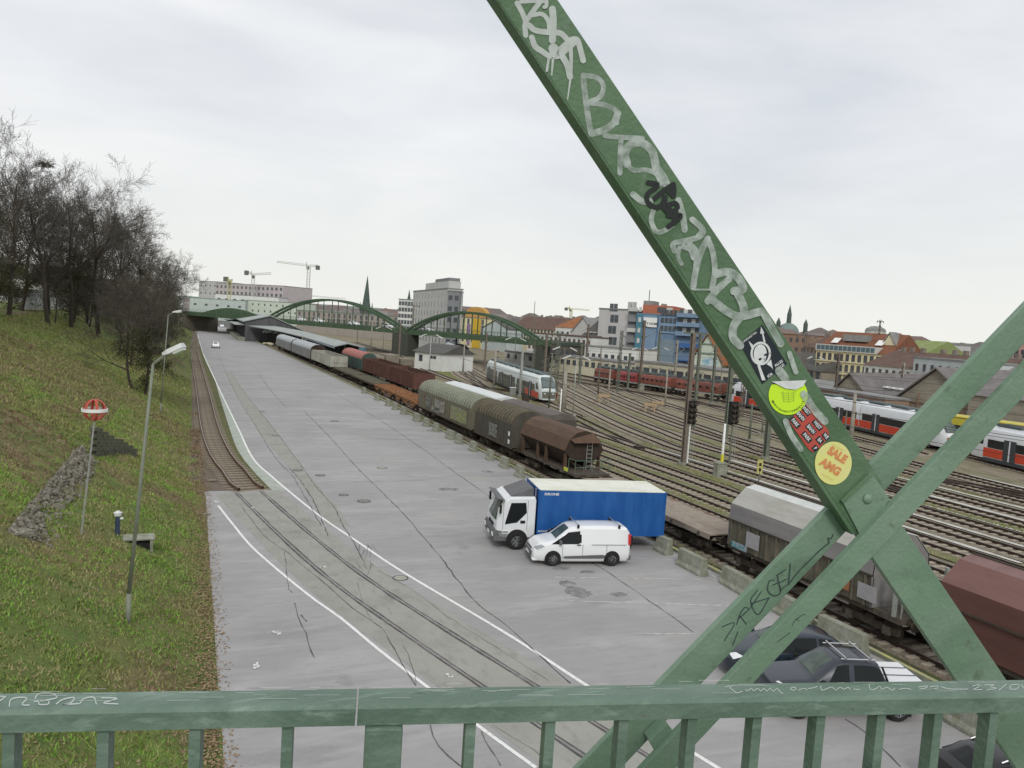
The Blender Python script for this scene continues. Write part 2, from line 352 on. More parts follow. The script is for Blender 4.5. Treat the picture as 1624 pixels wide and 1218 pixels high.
crack([(410, 592), (430, 620), (455, 647)], .06); crack([(455, 740), (475, 760), (500, 800), (520, 850)], .06, 'crack')
crack([(345, 560), (372, 620), (408, 680), (440, 730), (462, 752), (485, 790), (510, 835)], .045); crack([(366, 590), (386, 620), (434, 680), (468, 725), (500, 770), (530, 805), (545, 835), (560, 860), (580, 895)], .05)
crack([(451, 875), (456, 925), (462, 940)], .03, 'crack'); crack([(468, 956), (475, 985), (485, 1005), (498, 1044)], .045, 'crack'); crack([(478, 975), (486, 986)], .07, 'crack')
crack([(607, 997), (625, 1030), (645, 1065), (659, 1088)], .035, 'crack'); crack([(567, 925), (575, 955), (590, 985)], .02, 'crack')
crack([(684, 1150), (695, 1185), (728, 1216)], .05, 'crack'); crack([(763, 1160), (780, 1190), (795, 1216)], .035, 'crack')
crack([(380, 800), (420, 850), (460, 880), (520, 930), (560, 965), (605, 996)], .035, 'crack'); crack([(600, 905), (660, 940), (720, 985), (800, 1035), (870, 1080)], .02, 'crack')
crack([(1340, 1140), (1375, 1165), (1430, 1218)], .04); crack([(780, 1150), (830, 1180), (860, 1200)], .02, 'crack')
crack([(640, 1025), (655, 1060), (660, 1085)], .02, 'crack')
for k in range(14):                         # fine alligator cracks near the strip ends
    x, y = random.uniform(560, 590), random.uniform(860, 905)
    crack([(x, y), (x+random.uniform(-8, 12), y+random.uniform(5, 16))], .02, 'crack')
# embedded rails of the street track
tr = thing('embedded_track', 'pair of grooved rails sunk in the concrete strip, curving between the two white lines', 'track', (ctr[0][0], ctr[0][1], 0))
for s in (-.72, .72):
    c = offset(ctr, s)
    obj('rail_groove', ribbon(c, .24, .009, jit=.25), m_tar, tr, world=True); obj('rail', ribbon(c, .085, .014), m_steel, tr, world=True)
# manholes and patches
m_mh = M('manhole_iron', (.16, .155, .14), (.24, .23, .21), scale=12, rough=.7); m_mh2 = M('pale_manhole', (.40, .40, .32), (.3, .3, .26), scale=9, rough=.8)
for px, nm, r, mt in [((635, 917), 'pale round manhole cover beside the right white line', .34, m_mh2), ((472, 746), 'dark manhole cover on the patched strip near its near end', .36, m_mh), ((508, 754), 'ring shaped manhole cover right of the patched strip', .34, m_mh),
                      ((577, 795), 'dark round drain in the middle of the lot', .4, m_mh), ((606, 742), 'faint manhole ring in the middle of the lot, far one', .38, m_mh2), ((531, 668), 'small dark drain cover far up the lot', .45, m_mh), ((437, 691), 'small dark cover on the greenish strip, middle one', .3, m_mh), ((416, 653), 'small dark cover on the greenish strip, far one', .3, m_mh), ((545, 785), 'worn rectangular cover left of the round drain', .3, m_mh)]:
    p = G(*px); mh = thing('manhole_cover', nm, 'manhole', (p.x, p.y, 0))
    obj('lid', MB().lathe([(r*.82, .010), (r*.82, .022), (.001, .022)], n=20), mt, mh); obj('frame', MB().lathe([(r, .012), (r, .019), (r*.87, .019), (r*.87, .012)], n=20), m_tar, mh)
m_stain = M('oil_stain', (.17, .17, .168), (.25, .247, .243), scale=3, lo=.4, hi=.6, rough=.7, alpha=(2.5, 0, .7))
for px, rx, ry in [((917, 940), .55, .3), ((900, 926), .35, .2), ((890, 901), .45, .12), ((931, 907), .4, .1), ((980, 943), .4, .15), ((712, 776), .7, .25), ((775, 748), .5, .2), ((683, 683), .5, .2)]:
    p = G(*px); st = MB(); n = 22
    st.add([(p.x+rx*math.cos(6.283*i/n)*random.uniform(.8, 1.15), p.y+ry*2.2*math.sin(6.283*i/n)*random.uniform(.8, 1.15), .012) for i in range(n)], [tuple(range(n))]); struct('oil_stain', st, m_stain)
m_litter = M('litter', (.7, .7, .68), rough=.8)
for i, px in enumerate([(439, 1003), (404, 1057), (711, 1073), (345, 796), (402, 805), (512, 900)]):
    p = G(*px, .02); mb = MB()
    for k in range(5): mb.box((p.x+random.gauss(0, .08), p.y+random.gauss(0, .08), .03), (random.uniform(.05, .14), random.uniform(.05, .1), .03), rz=random.uniform(0, 3))
    tag(obj('paper_scrap', mb, m_litter), ['white paper scrap lying left of the lower white line', 'small white scrap near the grass at the lower left of the lot', 'crumpled pale bag between the white line and the embedded rails', 'pale rag lying at the top end of the lower white line', 'tiny white scrap on the start of the embedded track', 'white cup crushed on the left embedded rail'][i], 'litter')

# kerb of the lot, towards the freight track, with yellow edge
ky = [-20]+list(range(0, 110, 4))+[110, 150, 206, 300]
kx = lambda y: 23.0 if y < 110 else 23.0-(y-110)*.026
k = MB(); m_yel = M('worn_yellow_edge', (.48, .46, .16), (.34, .34, .25), scale=1.2, lo=.4, hi=.6, rough=.8)
for a, b_ in zip(ky, ky[1:]):
    k.add([(kx(a), a, -.2), (kx(a)+.22, a, -.2), (kx(a)+.22, a, .14), (kx(a), a, .14), (kx(b_), b_, -.2), (kx(b_)+.22, b_, -.2), (kx(b_)+.22, b_, .14), (kx(b_), b_, .14)], [(0, 3, 7, 4), (1, 5, 6, 2), (3, 2, 6, 7)])
struct('kerb', k, m_conc)
yl = MB(); strip_between([(kx(y)+.02, y) for y in ky], [(kx(y)+.17, y) for y in ky], .145, yl); struct('kerb_edge_line', yl, m_yel)
wd = MB(); strip_between([(kx(y)+.24, y) for y in ky], [(kx(y)+1.15, y) for y in ky], -.09, wd); m_weed = ground_mat('mossy_strip', [(.075, .075, .045), ((.12, .14, .04), .9, .45, .62, .8, U), ((.17, .15, .10), 3, .55, .7, .6, U)], bump=1)
struct('weed_strip', wd, m_weed)

# embankment
EX = [(1.15, -.02), (.8, .06), (.6, .14), (0, .45), (-2, 1.45), (-5, 2.95), (-9, 4.9), (-13, 6.75), (-15.6, 7.95), (-17, 8.4), (-19, 8.6), (-26, 8.75), (-60, 9), (-400, 9.2)]
def zs(x, y=0):
    if x >= EX[0][0]: return 0
    for a, b_ in zip(EX, EX[1:]):
        if b_[0] <= x <= a[0]: return a[1]+(b_[1]-a[1])*(x-a[0])/(b_[0]-a[0])
    return 9
from mathutils import noise
def zsn(x, y):
    e = max(0, min(1, (1.0-x)/1.5)); xs = x - (0 if y < 49 else min(1, (y-49)/8)*-1.0)*0
    sh = 0 if y < 48 else min(1, (y-48)/6)*.9
    return zs(x+sh, y) + e*(.22*noise.noise(Vector((x*.35, y*.25, 0)))+.09*noise.noise(Vector((x*1.6, y*1.3, 3))))
xsl = [1.15, .9, .6, .3, 0]+[-.6*i for i in range(1, 30)]+[-18.5, -20, -24, -32, -60, -400]
ysl = [-30, -15, -5]+[i*1.0 for i in range(0, 80)]+[80+i*3 for i in range(40)]+[200+i*12 for i in range(19)]+[450, 700]
em = MB(); n = len(xsl)
em.v = [(x if not (y > 50 and x > .2) else .2+(x-.2)*.1, y, zsn(x, y)-(.03 if x > 1.1 else 0)) for y in ysl for x in xsl]
em.f = [(j*n+i, j*n+i+1, (j+1)*n+i+1, (j+1)*n+i) for j in range(len(ysl)-1) for i in range(n-1)]
struct('embankment', em, m_slope, smooth=True, raw=True)
def SL(px, py):                              # where the line of sight meets the slope
    d = ray(px, py); t = 5.0
    while t < 900:
        p = EYE+d*t
        if p.z < zsn(p.x, p.y) and p.x < 1.2: break
        t += .1 if t < 80 else .4
    return EYE+d*t
# grass blades on the near slope
def blades(nb, x0, x1, y0, y1, hmin, hmax, mat, dens=None, wdt=.018, zone=0):
    g = MB(); V = []; Fc = []
    for i in range(nb):
        x = random.uniform(x0, x1); y = y0+(y1-y0)*random.random()**1.3
        if dens and noise.noise(Vector((x*.5, y*.4, 5)))+random.uniform(-.25, .25) < dens: continue
        if zone and (brown(x, y)+random.uniform(-.14, .14) > .12) != (zone > 0): continue
        z = zsn(x, y)-.01; a = random.uniform(0, 6.28); h = random.uniform(hmin, hmax); q = wdt*(1+(y/40))
        bx, by = math.cos(a)*q, math.sin(a)*q; lx, ly = random.gauss(0, h*.45), random.gauss(0, h*.45); n0 = len(V)
        V += [(x-bx, y-by, z), (x+bx, y+by, z), (x+lx, y+ly, z+h)]; Fc.append((n0, n0+1, n0+2))
    g.v, g.f = V, Fc; return g
m_dry = M('dry_blades', (.15, .105, .068), (.235, .17, .11), (.33, .255, .17), scale=1.2, rough=.95)
def brown(x, y): return noise.noise(Vector((x*.13+y*.05, y*.045-x*.03, 2)))+.35*noise.noise(Vector((x*.5, y*.4, 7)))+(.42 if (-16 < x < -5 and 36 < y < 80 and noise.noise(Vector((x*.3, y*.12, 4))) > -.25) else 0)+(.12 if y < 26 else 0)
obj('grass', blades(125000, -16, .95, 4, 52, .04, .15, None, zone=-1), m_blade, kind='stuff', raw=True)
obj('dry_grass', blades(190000, -17, .95, 4, 85, .03, .13, None, zone=1), m_dry, kind='stuff', raw=True)
obj('grass', blades(50000, -18, .1, 48, 120, .08, .24, None), m_blade, kind='stuff', raw=True)
obj('green_grass', blades(120000, -16, .8, 5, 75, .05, .13, None, dens=.06, zone=-1), m_bladeg, kind='stuff', raw=True)
lf = MB(); V = []; Fc = []
for i in range(14000):
    y = 5+60*random.random()**1.6; x = random.choice([random.uniform(-12, .9), random.gauss(.75, .35), random.gauss(.85, .2)]); x = min(x, 1.3+random.random()*.2)
    z = (zsn(x, y) if x < 1.15 else .004)+random.uniform(.03, .09)*(1 if x < .95 else .2); s = random.uniform(.02, .05); a = random.uniform(0, 6.28); c, d = math.cos(a)*s, math.sin(a)*s; t = random.uniform(-.02, .03); n0 = len(V)
    V += [(x-c, y-d, z), (x+d, y-c, z+t), (x+c, y+d, z+t), (x-d, y+c, z)]; Fc.append((n0, n0+1, n0+2, n0+3))
lf.v, lf.f = V, Fc; obj('leaf_litter', lf, m_leaf, kind='stuff', raw=True)

# ------------------------------------------------------------------ tracks
def sweep(line, half_w, z0, z1, mb):
    A, B = offset(line, half_w), offset(line, -half_w); n = len(line); n0 = len(mb.v)
    for a, b_ in zip(A, B): mb.v += [(a[0], a[1], z0), (a[0], a[1], z1), (b_[0], b_[1], z1), (b_[0], b_[1], z0)]
    for i in range(n-1):
        q = n0+4*i; mb.f += [(q, q+1, q+5, q+4), (q+1, q+2, q+6, q+5), (q+2, q+3, q+7, q+6)]
    return mb
sl_mesh = None
def along(line, step, y_max):
    r = []; acc = 0
    for a, b_ in zip(line, line[1:]):
        d = Vector((b_[0]-a[0], b_[1]-a[1])); Ld = d.length
        if Ld < 1e-6: continue
        while acc < Ld:
            x, y = a[0]+d.x*acc/Ld, a[1]+d.y*acc/Ld
            if y < y_max: r.append((x, y, math.atan2(d.y, d.x)))
            acc += step
        acc -= Ld
    return r
SLEEPER = {}
def sleeper_mesh(mt, wl=2.35, wz=.26):
    key = mt.name
    if key not in SLEEPER:
        me = MB().box((0, 0, 0), (wz, wl, .12)).mesh('sleeper'); me.materials.append(mt); SLEEPER[key] = me
    return SLEEPER[key]
def track(label, pts, z=-.1, gauge=1.36, near=60, far=150, mt=None, railm=None, ymin=0, bed=True, group=None, step=.65, bedm=None, sz=0):
    mt = mt or m_sleeper; railm = railm or m_rail
    ln = [(p[0], p[1]) for p in smooth_line(pts, 3)]
    t = thing('railway_track', label, 'track', (ln[0][0], ln[0][1], z), group=group)
    if bed: obj('ballast_bed', ribbon(ln, 2.9, z+.012), bedm or m_ballast, t, world=True)
    for s in (-gauge/2, gauge/2):
        o = offset(ln, s); obj('rail', sweep(o, .058, z, z+.19, MB()), railm, t, world=True); obj('rail_head', ribbon(o, .05, z+.193), m_steel, t, world=True)
    me = sleeper_mesh(mt); ss = [q for q in along(ln, step, far) if q[1] > ymin]; nr = [q for q in ss if q[1] < near][:290]
    for x, y, a in nr:
        o = bpy.data.objects.new('sleeper', me); COL.objects.link(o); o.parent = t; o.location = (x-t.location.x, y-t.location.y, sz+random.uniform(-.01, .01)); o.rotation_euler = (0, 0, a)
    rest = [q for q in ss if q[1] >= near]
    if rest:
        mb = MB()
        for x, y, a in rest: mb.box((x, y, z), (.26, 2.35, .12), rz=a)
        obj('sleepers', mb, mt, t, world=True, kind='stuff')
    return t, ln
track('rusty siding track curving along the foot of the grass embankment', cl[::-1][:], z=0.02, gauge=1.435, near=190, far=260, mt=m_sleeperw, railm=m_railL, bed=False, step=.78, sz=-.07)
TR = {}
TR[1] = track('freight track beside the lot kerb carrying the line of wagons', [(25.4, -10), (25.4, 60), (25.4, 110), (24.6, 150), (22.8, 222), (22, 300)], near=50, far=110, ymin=5)[1]
track('second track, behind the freight wagons, with weeds', [(29.9, -10), (29.9, 60), (29.9, 110), (28.4, 200), (27.5, 300)], near=55, far=110, ymin=22)
track('third track from the freight wagons', [(32.9, -10), (32.8, 60), (32.8, 110), (33.5, 160), (36, 230), (40, 300)], near=55, far=120, ymin=24)
track('fourth track, ending in points far back', [(35.9, -10), (35.9, 65), (37.4, 82), (40, 102), (43.3, 125), (46.5, 162), (54, 228), (58, 300)], near=55, far=130, ymin=26)
track('fifth track, left of the signal masts, clean pale ballast', [(40.0, -10), (40.0, 75), (41.6, 95), (44.4, 113), (48, 134), (56, 165), (64, 205), (70, 250)], near=58, far=130, ymin=26)
track('sixth track, right of the left signal mast', [(43.6, -10), (43.6, 55), (44.6, 69), (47.4, 84), (53.5, 107), (61, 132), (72, 170)], near=60, far=140, ymin=26)
track('seventh track, curving right towards the far bridge', [(47.2, -10), (47.4, 58), (49.5, 76), (54, 95), (61.8, 124), (74, 165)], near=62, far=140, ymin=28)
track('eighth track, with bright worn ballast shoulder', [(50.9, -10), (51.0, 55), (52.4, 66), (55.4, 84), (62, 110), (73, 145)], near=62, far=140, ymin=30)
track('ninth track near the yellow buffer frames', [(54.3, -10), (54.6, 58), (57, 78), (63, 102), (74, 138)], near=62, far=140, ymin=32)
track('tenth track before the red and white trains', [(58.8, -10), (59.5, 45), (61.5, 66), (67.5, 98), (78, 138)], near=60, far=140, ymin=34)
track('eleventh track close below the red and white trains', [(62.6, -10), (63.5, 40), (66.5, 62), (72, 85), (82, 125)], near=60, far=140, ymin=34)
TT = track('track under the red and white multiple units', [(69.0, -10), (71.6, 25), (75.0, 49.4), (79.2, 66.2), (82.2, 83.4), (83.6, 104.5), (84, 140), (84, 180)], near=45, far=120, ymin=34)[1]
track('stub track under the parked silver train', [(45.2, 88), (47.2, 101), (49.2, 115), (51.6, 130), (55.5, 150), (62, 180), (70, 215)], near=60, far=180, ymin=88)
track('curved track crossing behind the silver train', [(41.2, 98), (44.5, 114), (47.5, 135), (52, 158), (62, 186), (74, 215)], near=60, far=190, ymin=98)
track('far track passing the small white hut', [(49.9, 135), (56, 165), (66, 200), (80, 240)], near=60, far=230)
track('far track beyond the hut under the bridge', [(64, 130), (66, 170), (70, 210), (75, 260)], near=60, far=230)
track('long curved track below the red locomotives', [(72, 60), (76.5, 86), (77, 108), (73, 140), (72, 180)], near=60, far=180)
track('track under the row of red locomotives', [(92, 85), (86.5, 107), (83, 118), (78.5, 142), (76, 170), (75, 200)], near=60, far=200)
for i, (a, b_) in enumerate([((29.9, 88), (32.8, 110)), ((32.8, 62), (36, 84)), ((40, 66), (44.4, 88)), ((54.6, 62), (51.5, 44)), ((59.5, 50), (63.5, 36)), ((44.5, 128), (50.5, 112))]):
    track(['crossover track between the second and third tracks', 'crossover track between the third and fourth tracks', 'crossover track between the fifth and sixth tracks', 'crossover track between the eighth and ninth tracks', 'crossover track between the tenth and eleventh tracks', 'short diagonal track forming the far crossing'][i], [a, ((a[0]+b_[0])/2, (a[1]+b_[1])/2), b_], bed=False, near=0, far=0)
# pale service path and platforms between the tracks, as the photo shows
m_pl = ground_mat('platform_slab', [(.40, .385, .34), ((.30, .29, .26), .6, .45, .62, .7, (1, .3, 1)), ((.48, .47, .43), 5, .5, .65, .5, U)], bump=.1)
pth = MB(); strip_between([(37.75, 26), (37.75, 60), (38.6, 76), (41.5, 96)], [(38.45, 26), (38.45, 60), (39.2, 76), (42.0, 96)], -.09, pth)
struct('service_path', pth, m_pl)
m_tr2 = ground_mat('cable_trough', [(.55, .54, .49), ((.40, .38, .33), 1.5, .48, .62, .8, U)], bump=.2)
for k_, (xa_, ya_, xb_, yb_, wd_) in enumerate([(34.35, 28, 34.35, 64, .3), (41.75, 28, 41.75, 64, .4), (45.5, 30, 45.7, 58, .45), (49.15, 30, 49.3, 58, .3), (52.75, 32, 52.9, 58, .6), (56.9, 34, 57.0, 58, .5), (61.0, 34, 61.4, 50, .4), (64.9, 34, 65.9, 50, .7)]):
    struct('cable_trough', ribbon([(xa_+(xb_-xa_)*q/12, ya_+(yb_-ya_)*q/12) for q in range(13)], wd_, -.085+k_*.0001, jit=.25), m_tr2)
m_ob = ground_mat('olive_strip', [(.20, .20, .10), ((.28, .25, .16), .8, .45, .62, .8, U), ((.12, .15, .05), 2, .5, .65, .7, U)], bump=1)
for k_, (pl_, wd_) in enumerate([([(38.3, 26), (38.3, 62), (39.8, 80), (43, 98)], 1.3), ([(34.4, 40), (34.4, 90)], .8), ([(31.3, 28), (31.3, 100)], .9), ([(45.5, 58), (47.2, 72), (51, 90), (56.5, 106)], 1.2), ([(50.2, 62), (53, 80), (58.5, 100)], 1.4)]):
    struct('weed_strip', ribbon([(p_.x, p_.y) for p_ in smooth_line(pl_, 3)], wd_, -.078+k_*.0002, jit=.4), m_ob)
pth = MB(); pth.b(66.0, 67.3, 20, 44, -.14, .30); struct('low_platform', pth, m_pl)
lawn = MB(); lawn.add([(G(655, 575).x, G(655, 575).y, -.1), (G(720, 586).x, G(720, 586).y, -.1), (G(735, 608).x, G(735, 608).y, -.1), (G(660, 592).x, G(660, 592).y, -.1)], [(0, 1, 2, 3)])
m_lawn = ground_mat('lawn', [(.15, .18, .05), ((.20, .19, .08), .3, .45, .62, .7, U), ((.10, .13, .04), 2, .5, .65, .6, U)]); struct('lawn', lawn, m_lawn)
# weeds among the tracks
g = MB(); V = []; Fc = []
for i in range(26000):
    bnd = random.choice([(23.3, 24.3, 4, 110), (26.9, 29, 20, 110), (31, 32.0, 30, 90), (33.9, 35, 30, 90), (37, 38.6, 30, 90), (41.3, 42.8, 50, 100), (39, 46, 80, 110), (49, 49.8, 30, 60), (56, 57.6, 34, 60), (45, 52, 100, 130)])
    x = random.uniform(bnd[0], bnd[1]); y = random.uniform(bnd[2], bnd[3])
    if noise.noise(Vector((x*.4, y*.15, 9))) < .02: continue
    h = random.uniform(.05, .3); a = random.uniform(0, 6.28); q = .03; n0 = len(V); z = -.13
    V += [(x-math.cos(a)*q, y-math.sin(a)*q, z), (x+math.cos(a)*q, y+math.sin(a)*q, z), (x+random.gauss(0, h*.4), y+random.gauss(0, h*.4), z+h)]; Fc.append((n0, n0+1, n0+2))
g.v, g.f = V, Fc; obj('weeds', g, m_blade, kind='stuff', raw=True)
# ================================================================== FOREGROUND FOOTBRIDGE
AZ = math.radians(102.7); D_ = Vector((math.sin(AZ), math.cos(AZ), 0)); N_ = Vector((-D_.y, D_.x, 0))   # along the rail, and outwards
ZR = 10.5
R0 = G(812, 1087, ZR)                       # back top edge of the hand rail
PB = R0 + N_*0.30                           # plane of the truss
def BP(u, v, off=0.0): return onplane(u, v, PB+N_*off, N_)
def RP(s, n, z): return Vector((R0.x, R0.y, 0)) + D_*s + N_*n + Vector((0, 0, z))
rail = thing('footbridge_railing', 'green painted steel railing across the foreground with scratched handrail', 'railing', tuple(RP(0, -.03, 9.4)))
jx = G(568, 1087, ZR); js = (jx-R0).dot(D_)
def rail_part(s0, s1):
    mb = MB(); pf = [(-.050, -.027), (-.050, -.005), (-.045, .0), (-.004, .0), (0, -.004), (0, -.027)]
    A = [RP(s0, a, ZR+b_) for a, b_ in pf]; B = [RP(s1, a, ZR+b_) for a, b_ in pf]; mb.loft([A, B]); return mb
obj('handrail', rail_part(-1.6, js-.0012), m_greenr, rail, world=True); obj('handrail', rail_part(js+.0012, 2.6), m_greenr, rail, world=True)
zb = ZR-.028
bal_px = [20, 168, 312, 457, 745, 870, 985, 1093, 1195, 1295, 1390, 1480, 1567]
def sat(u, v): return (onplane(u, v, R0-N_*.03, N_)-R0).dot(D_)
sb = [sat(u, 1165-u*.02) for u in bal_px]; step_ = (sb[-1]-sb[4])/(len(sb)-5)
allb = [sb[0]-step_*2, sb[0]-step_]+sb+[sb[-1]+step_*k for k in range(1, 6)]
bal = None
for s in allb:
    mb = MB(); c = RP(s, -.03, (zb+9.5)/2); hw, hd = .0068, .0115
    P = [c+D_*a*hw+N_*b_*hd+Vector((0, 0, z)) for z in ((9.5-zb)/2, (zb-9.5)/2) for a, b_ in ((-1, -1), (1, -1), (1, 1), (-1, 1))]
    mb.add(P, [(3, 2, 1, 0), (4, 5, 6, 7), (0, 1, 5, 4), (1, 2, 6, 5), (2, 3, 7, 6), (3, 0, 4, 7)])
    obj('baluster', mb, m_greenr, rail, world=True)
sp = sat(607, 1180); mb = MB(); c = RP(sp, -.033, (zb+9.4)/2)
P = [c+D_*a*.024+N_*b_*.024+Vector((0, 0, z)) for z in ((9.4-zb)/2, (zb-9.4)/2) for a, b_ in ((-1, -1), (1, -1), (1, 1), (-1, 1))]
mb.add(P, [(3, 2, 1, 0), (4, 5, 6, 7), (0, 1, 5, 4), (1, 2, 6, 5), (2, 3, 7, 6), (3, 0, 4, 7)]); obj('post', mb, m_greenr, rail, world=True, bevel=.003)
mb = MB(); mb.add([RP(s, n, z) for z in (9.46, 9.50) for s, n in ((-1.6, -.055), (2.6, -.055), (2.6, -.005), (-1.6, -.005))], [(3, 2, 1, 0), (4, 5, 6, 7), (0, 1, 5, 4), (1, 2, 6, 5), (2, 3, 7, 6), (3, 0, 4, 7)])
obj('bottom_rail', mb, m_greenr, rail, world=True)
dk = MB(); dk.add([RP(s, n, z) for z in (9.28, 9.38) for s, n in ((-6, -2.2), (6, -2.2), (6, .05), (-6, .05))], [(3, 2, 1, 0), (4, 5, 6, 7), (0, 1, 5, 4), (1, 2, 6, 5), (2, 3, 7, 6), (3, 0, 4, 7)])
tag(obj('footbridge_deck', dk, m_conc), 'footbridge deck underfoot that the railing and truss stand on', 'bridge deck')
# --- truss bars: polygon given by two edge lines, front face at off, thickness th going outwards
truss = thing('footbridge_truss', 'green lattice truss of crossing steel bars beyond the railing', 'truss', tuple(PB-Vector((0, 0, 1.2))))
def bar(name, Le, Re, off, th, mat, ext0=0, ext1=0, chamfer=0, bevel=.0015, parent=None):
    a0, a1, b0, b1 = BP(*Le[0], off), BP(*Le[1], off), BP(*Re[0], off), BP(*Re[1], off)
    da, db = (a1-a0), (b1-b0)
    a0, a1 = a0-da.normalized()*ext0, a1+da.normalized()*ext1; b0, b1 = b0-db.normalized()*ext0, b1+db.normalized()*ext1
    mb = MB()
    if chamfer:
        w0 = (a0-b0).normalized()*chamfer
        mb.loft([[a0, b0+w0, b0+N_*chamfer*1.2, b0+N_*th, a0+N_*th], [a1, b1+w0, b1+N_*chamfer*1.2, b1+N_*th, a1+N_*th]])
    else: mb.loft([[a0, b0, b0+N_*th, a0+N_*th], [a1, b1, b1+N_*th, a1+N_*th]])
    return obj(name, mb, mat, truss, world=True, bevel=bevel)
bar('diagonal_bar', ((797, 12), (1357, 845)), ((885, 0), (1400, 765)), .020, .022, m_green1, ext0=.45, ext1=.0)
bar('diagonal_bar', ((1357, 845), (1584, 1178)), ((1392, 775), (1590, 1069)), .0225, .016, m_green, ext0=.0, ext1=.6)
bar('counter_bar', ((1624, 485), (1046, 1083)), ((1624, 546), (1114, 1083)), .050, .014, m_green, ext0=.55, ext1=.45)
bar('counter_bar', ((1624, 581), (1152, 1079)), ((1624, 641), (1211, 1079)), .0, .016, m_green, ext0=.55, ext1=.45, chamfer=.016)
# edge flange of the diagonal
bar('flange', ((788, 0), (1352, 848)), ((797, 12), (1357, 845)), .0188, .045, m_green1, ext0=.45, ext1=0, bevel=0)
# node plate with weld seam and rivets
def plate(pts, off, th, mat, name='gusset_plate'):
    A = [BP(u, v, off) for u, v in pts]; return obj(name, MB().loft([A, [p+N_*th for p in A]]), mat, truss, world=True, bevel=.001)
plate([(1337, 797), (1384, 753), (1412, 792), (1366, 852)], .0155, .0045, m_green)
plate([(1030, 1176), (1058, 1148), (1092, 1192), (1062, 1232)], .014, .034, m_green, 'batten_plate')
bar('weld_seam', ((1334, 794), (1380, 750)), ((1338, 799), (1385, 755)), .0125, .004, m_green1, bevel=.0006)
def rivet(u, v, off, r=.0105):
    c = BP(u, v, off); mb = MB(); rings = []
    for k in range(5):
        a = k/4*math.pi/2; rr = r*math.cos(a)+1e-5; h = r*.55*math.sin(a)
        rings.append([c+D_*rr*math.cos(2*math.pi*i/20)+Vector((0, 0, rr*math.sin(2*math.pi*i/20)))-N_*h for i in range(20)])
    mb.loft(rings); obj('rivet', mb, m_green, truss, world=True, smooth=True)
rivet(1376, 791, .0155); rivet(1065, 1188, .014)
# --- graffiti: thin paint strokes lying on the bars
m_gw = M('faded_white_paint', (.50, .56, .52), (.42, .48, .44), scale=40, rough=.6, alpha=(55, .35, .9)); m_gs = M('white_paint_marks', (.56, .60, .57), (.48, .53, .50), scale=60, rough=.55, alpha=(60, .75, 1))
m_gb = M('black_paint', (.012, .016, .014), rough=.4); m_gm = M('marker_ink', (.03, .045, .05), (.05, .07, .07), scale=50, rough=.5)
def smooth_px(pts): return [(p.x, p.y) for p in smooth_line(pts, 3)] if len(pts) > 2 else pts
def stroke(mb, pts, wpx, off, taper=False):
    p = smooth_px(pts); n = len(p); V = []
    for i in range(n):
        a, b_ = p[max(0, i-1)], p[min(n-1, i+1)]; d = Vector((b_[0]-a[0], b_[1]-a[1])); d = d.normalized() if d.length > 0 else Vector((1, 0))
        q = wpx/2*(1-(.8*i/n if taper else 0)); V += [BP(p[i][0]-d.y*q, p[i][1]+d.x*q, off), BP(p[i][0]+d.y*q, p[i][1]-d.x*q, off)]
    mb.add(V, [(2*i, 2*i+1, 2*i+3, 2*i+2) for i in range(n-1)])
    for e in (p[0], p[-1]) if not taper else (p[0],):
        mb.add([BP(e[0]+wpx/2*math.cos(t*.5236), e[1]+wpx/2*math.sin(t*.5236), off-.00008) for t in range(12)], [tuple(range(12))])
z1 = lambda l: [(780+a/6.246, b_/6.246) for a, b_ in l]
z2 = lambda l: [(900+a/6.246, 180+b_/6.246) for a, b_ in l]
z3 = lambda l: [(1020+a/6.246, 340+b_/6.246) for a, b_ in l]
zc = lambda l: [(1100+a/5.413, 800+b_/5.413) for a, b_ in l]
def graffiti(strokes, mat, off, label=None):
    for k, (p, wd, tp) in enumerate(strokes):
        mb = MB(); stroke(mb, p, wd, off-.0003-k*.00012, tp); obj('graffiti_stroke', mb, mat, truss, world=True, label=label, raw=True)
graffiti([(z1([(250, 30), (300, 120), (330, 200)]), 8, 0), (z1([(290, 15), (400, 8), (540, 10)]), 7, 0), (z1([(470, 30), (380, 150), (330, 240), (335, 350)]), 8, 0), (z1([(400, 150), (500, 140), (560, 210), (570, 290)]), 7, 0),
          (z1([(600, 90), (608, 200), (600, 400)]), 11, 0), (z1([(370, 250), (430, 300), (560, 320), (680, 330), (745, 390)]), 9, 0), (z1([(395, 370), (430, 460), (500, 510), (570, 560)]), 9, 0), (z1([(610, 480), (640, 540), (720, 480), (800, 410)]), 16, 0),
          (z1([(820, 385), (850, 400), (880, 500), (905, 600)]), 9, 0), (z1([(700, 560), (750, 650), (775, 760)]), 10, 0), (z1([(780, 440), (785, 700), (750, 990)]), 7, 1), (z1([(565, 570), (545, 700)]), 4, 0), (z1([(605, 590), (593, 750)]), 4, 1), (z1([(540, 0), (540, 60), (520, 70)]), 6, 0)], m_gs, .020)
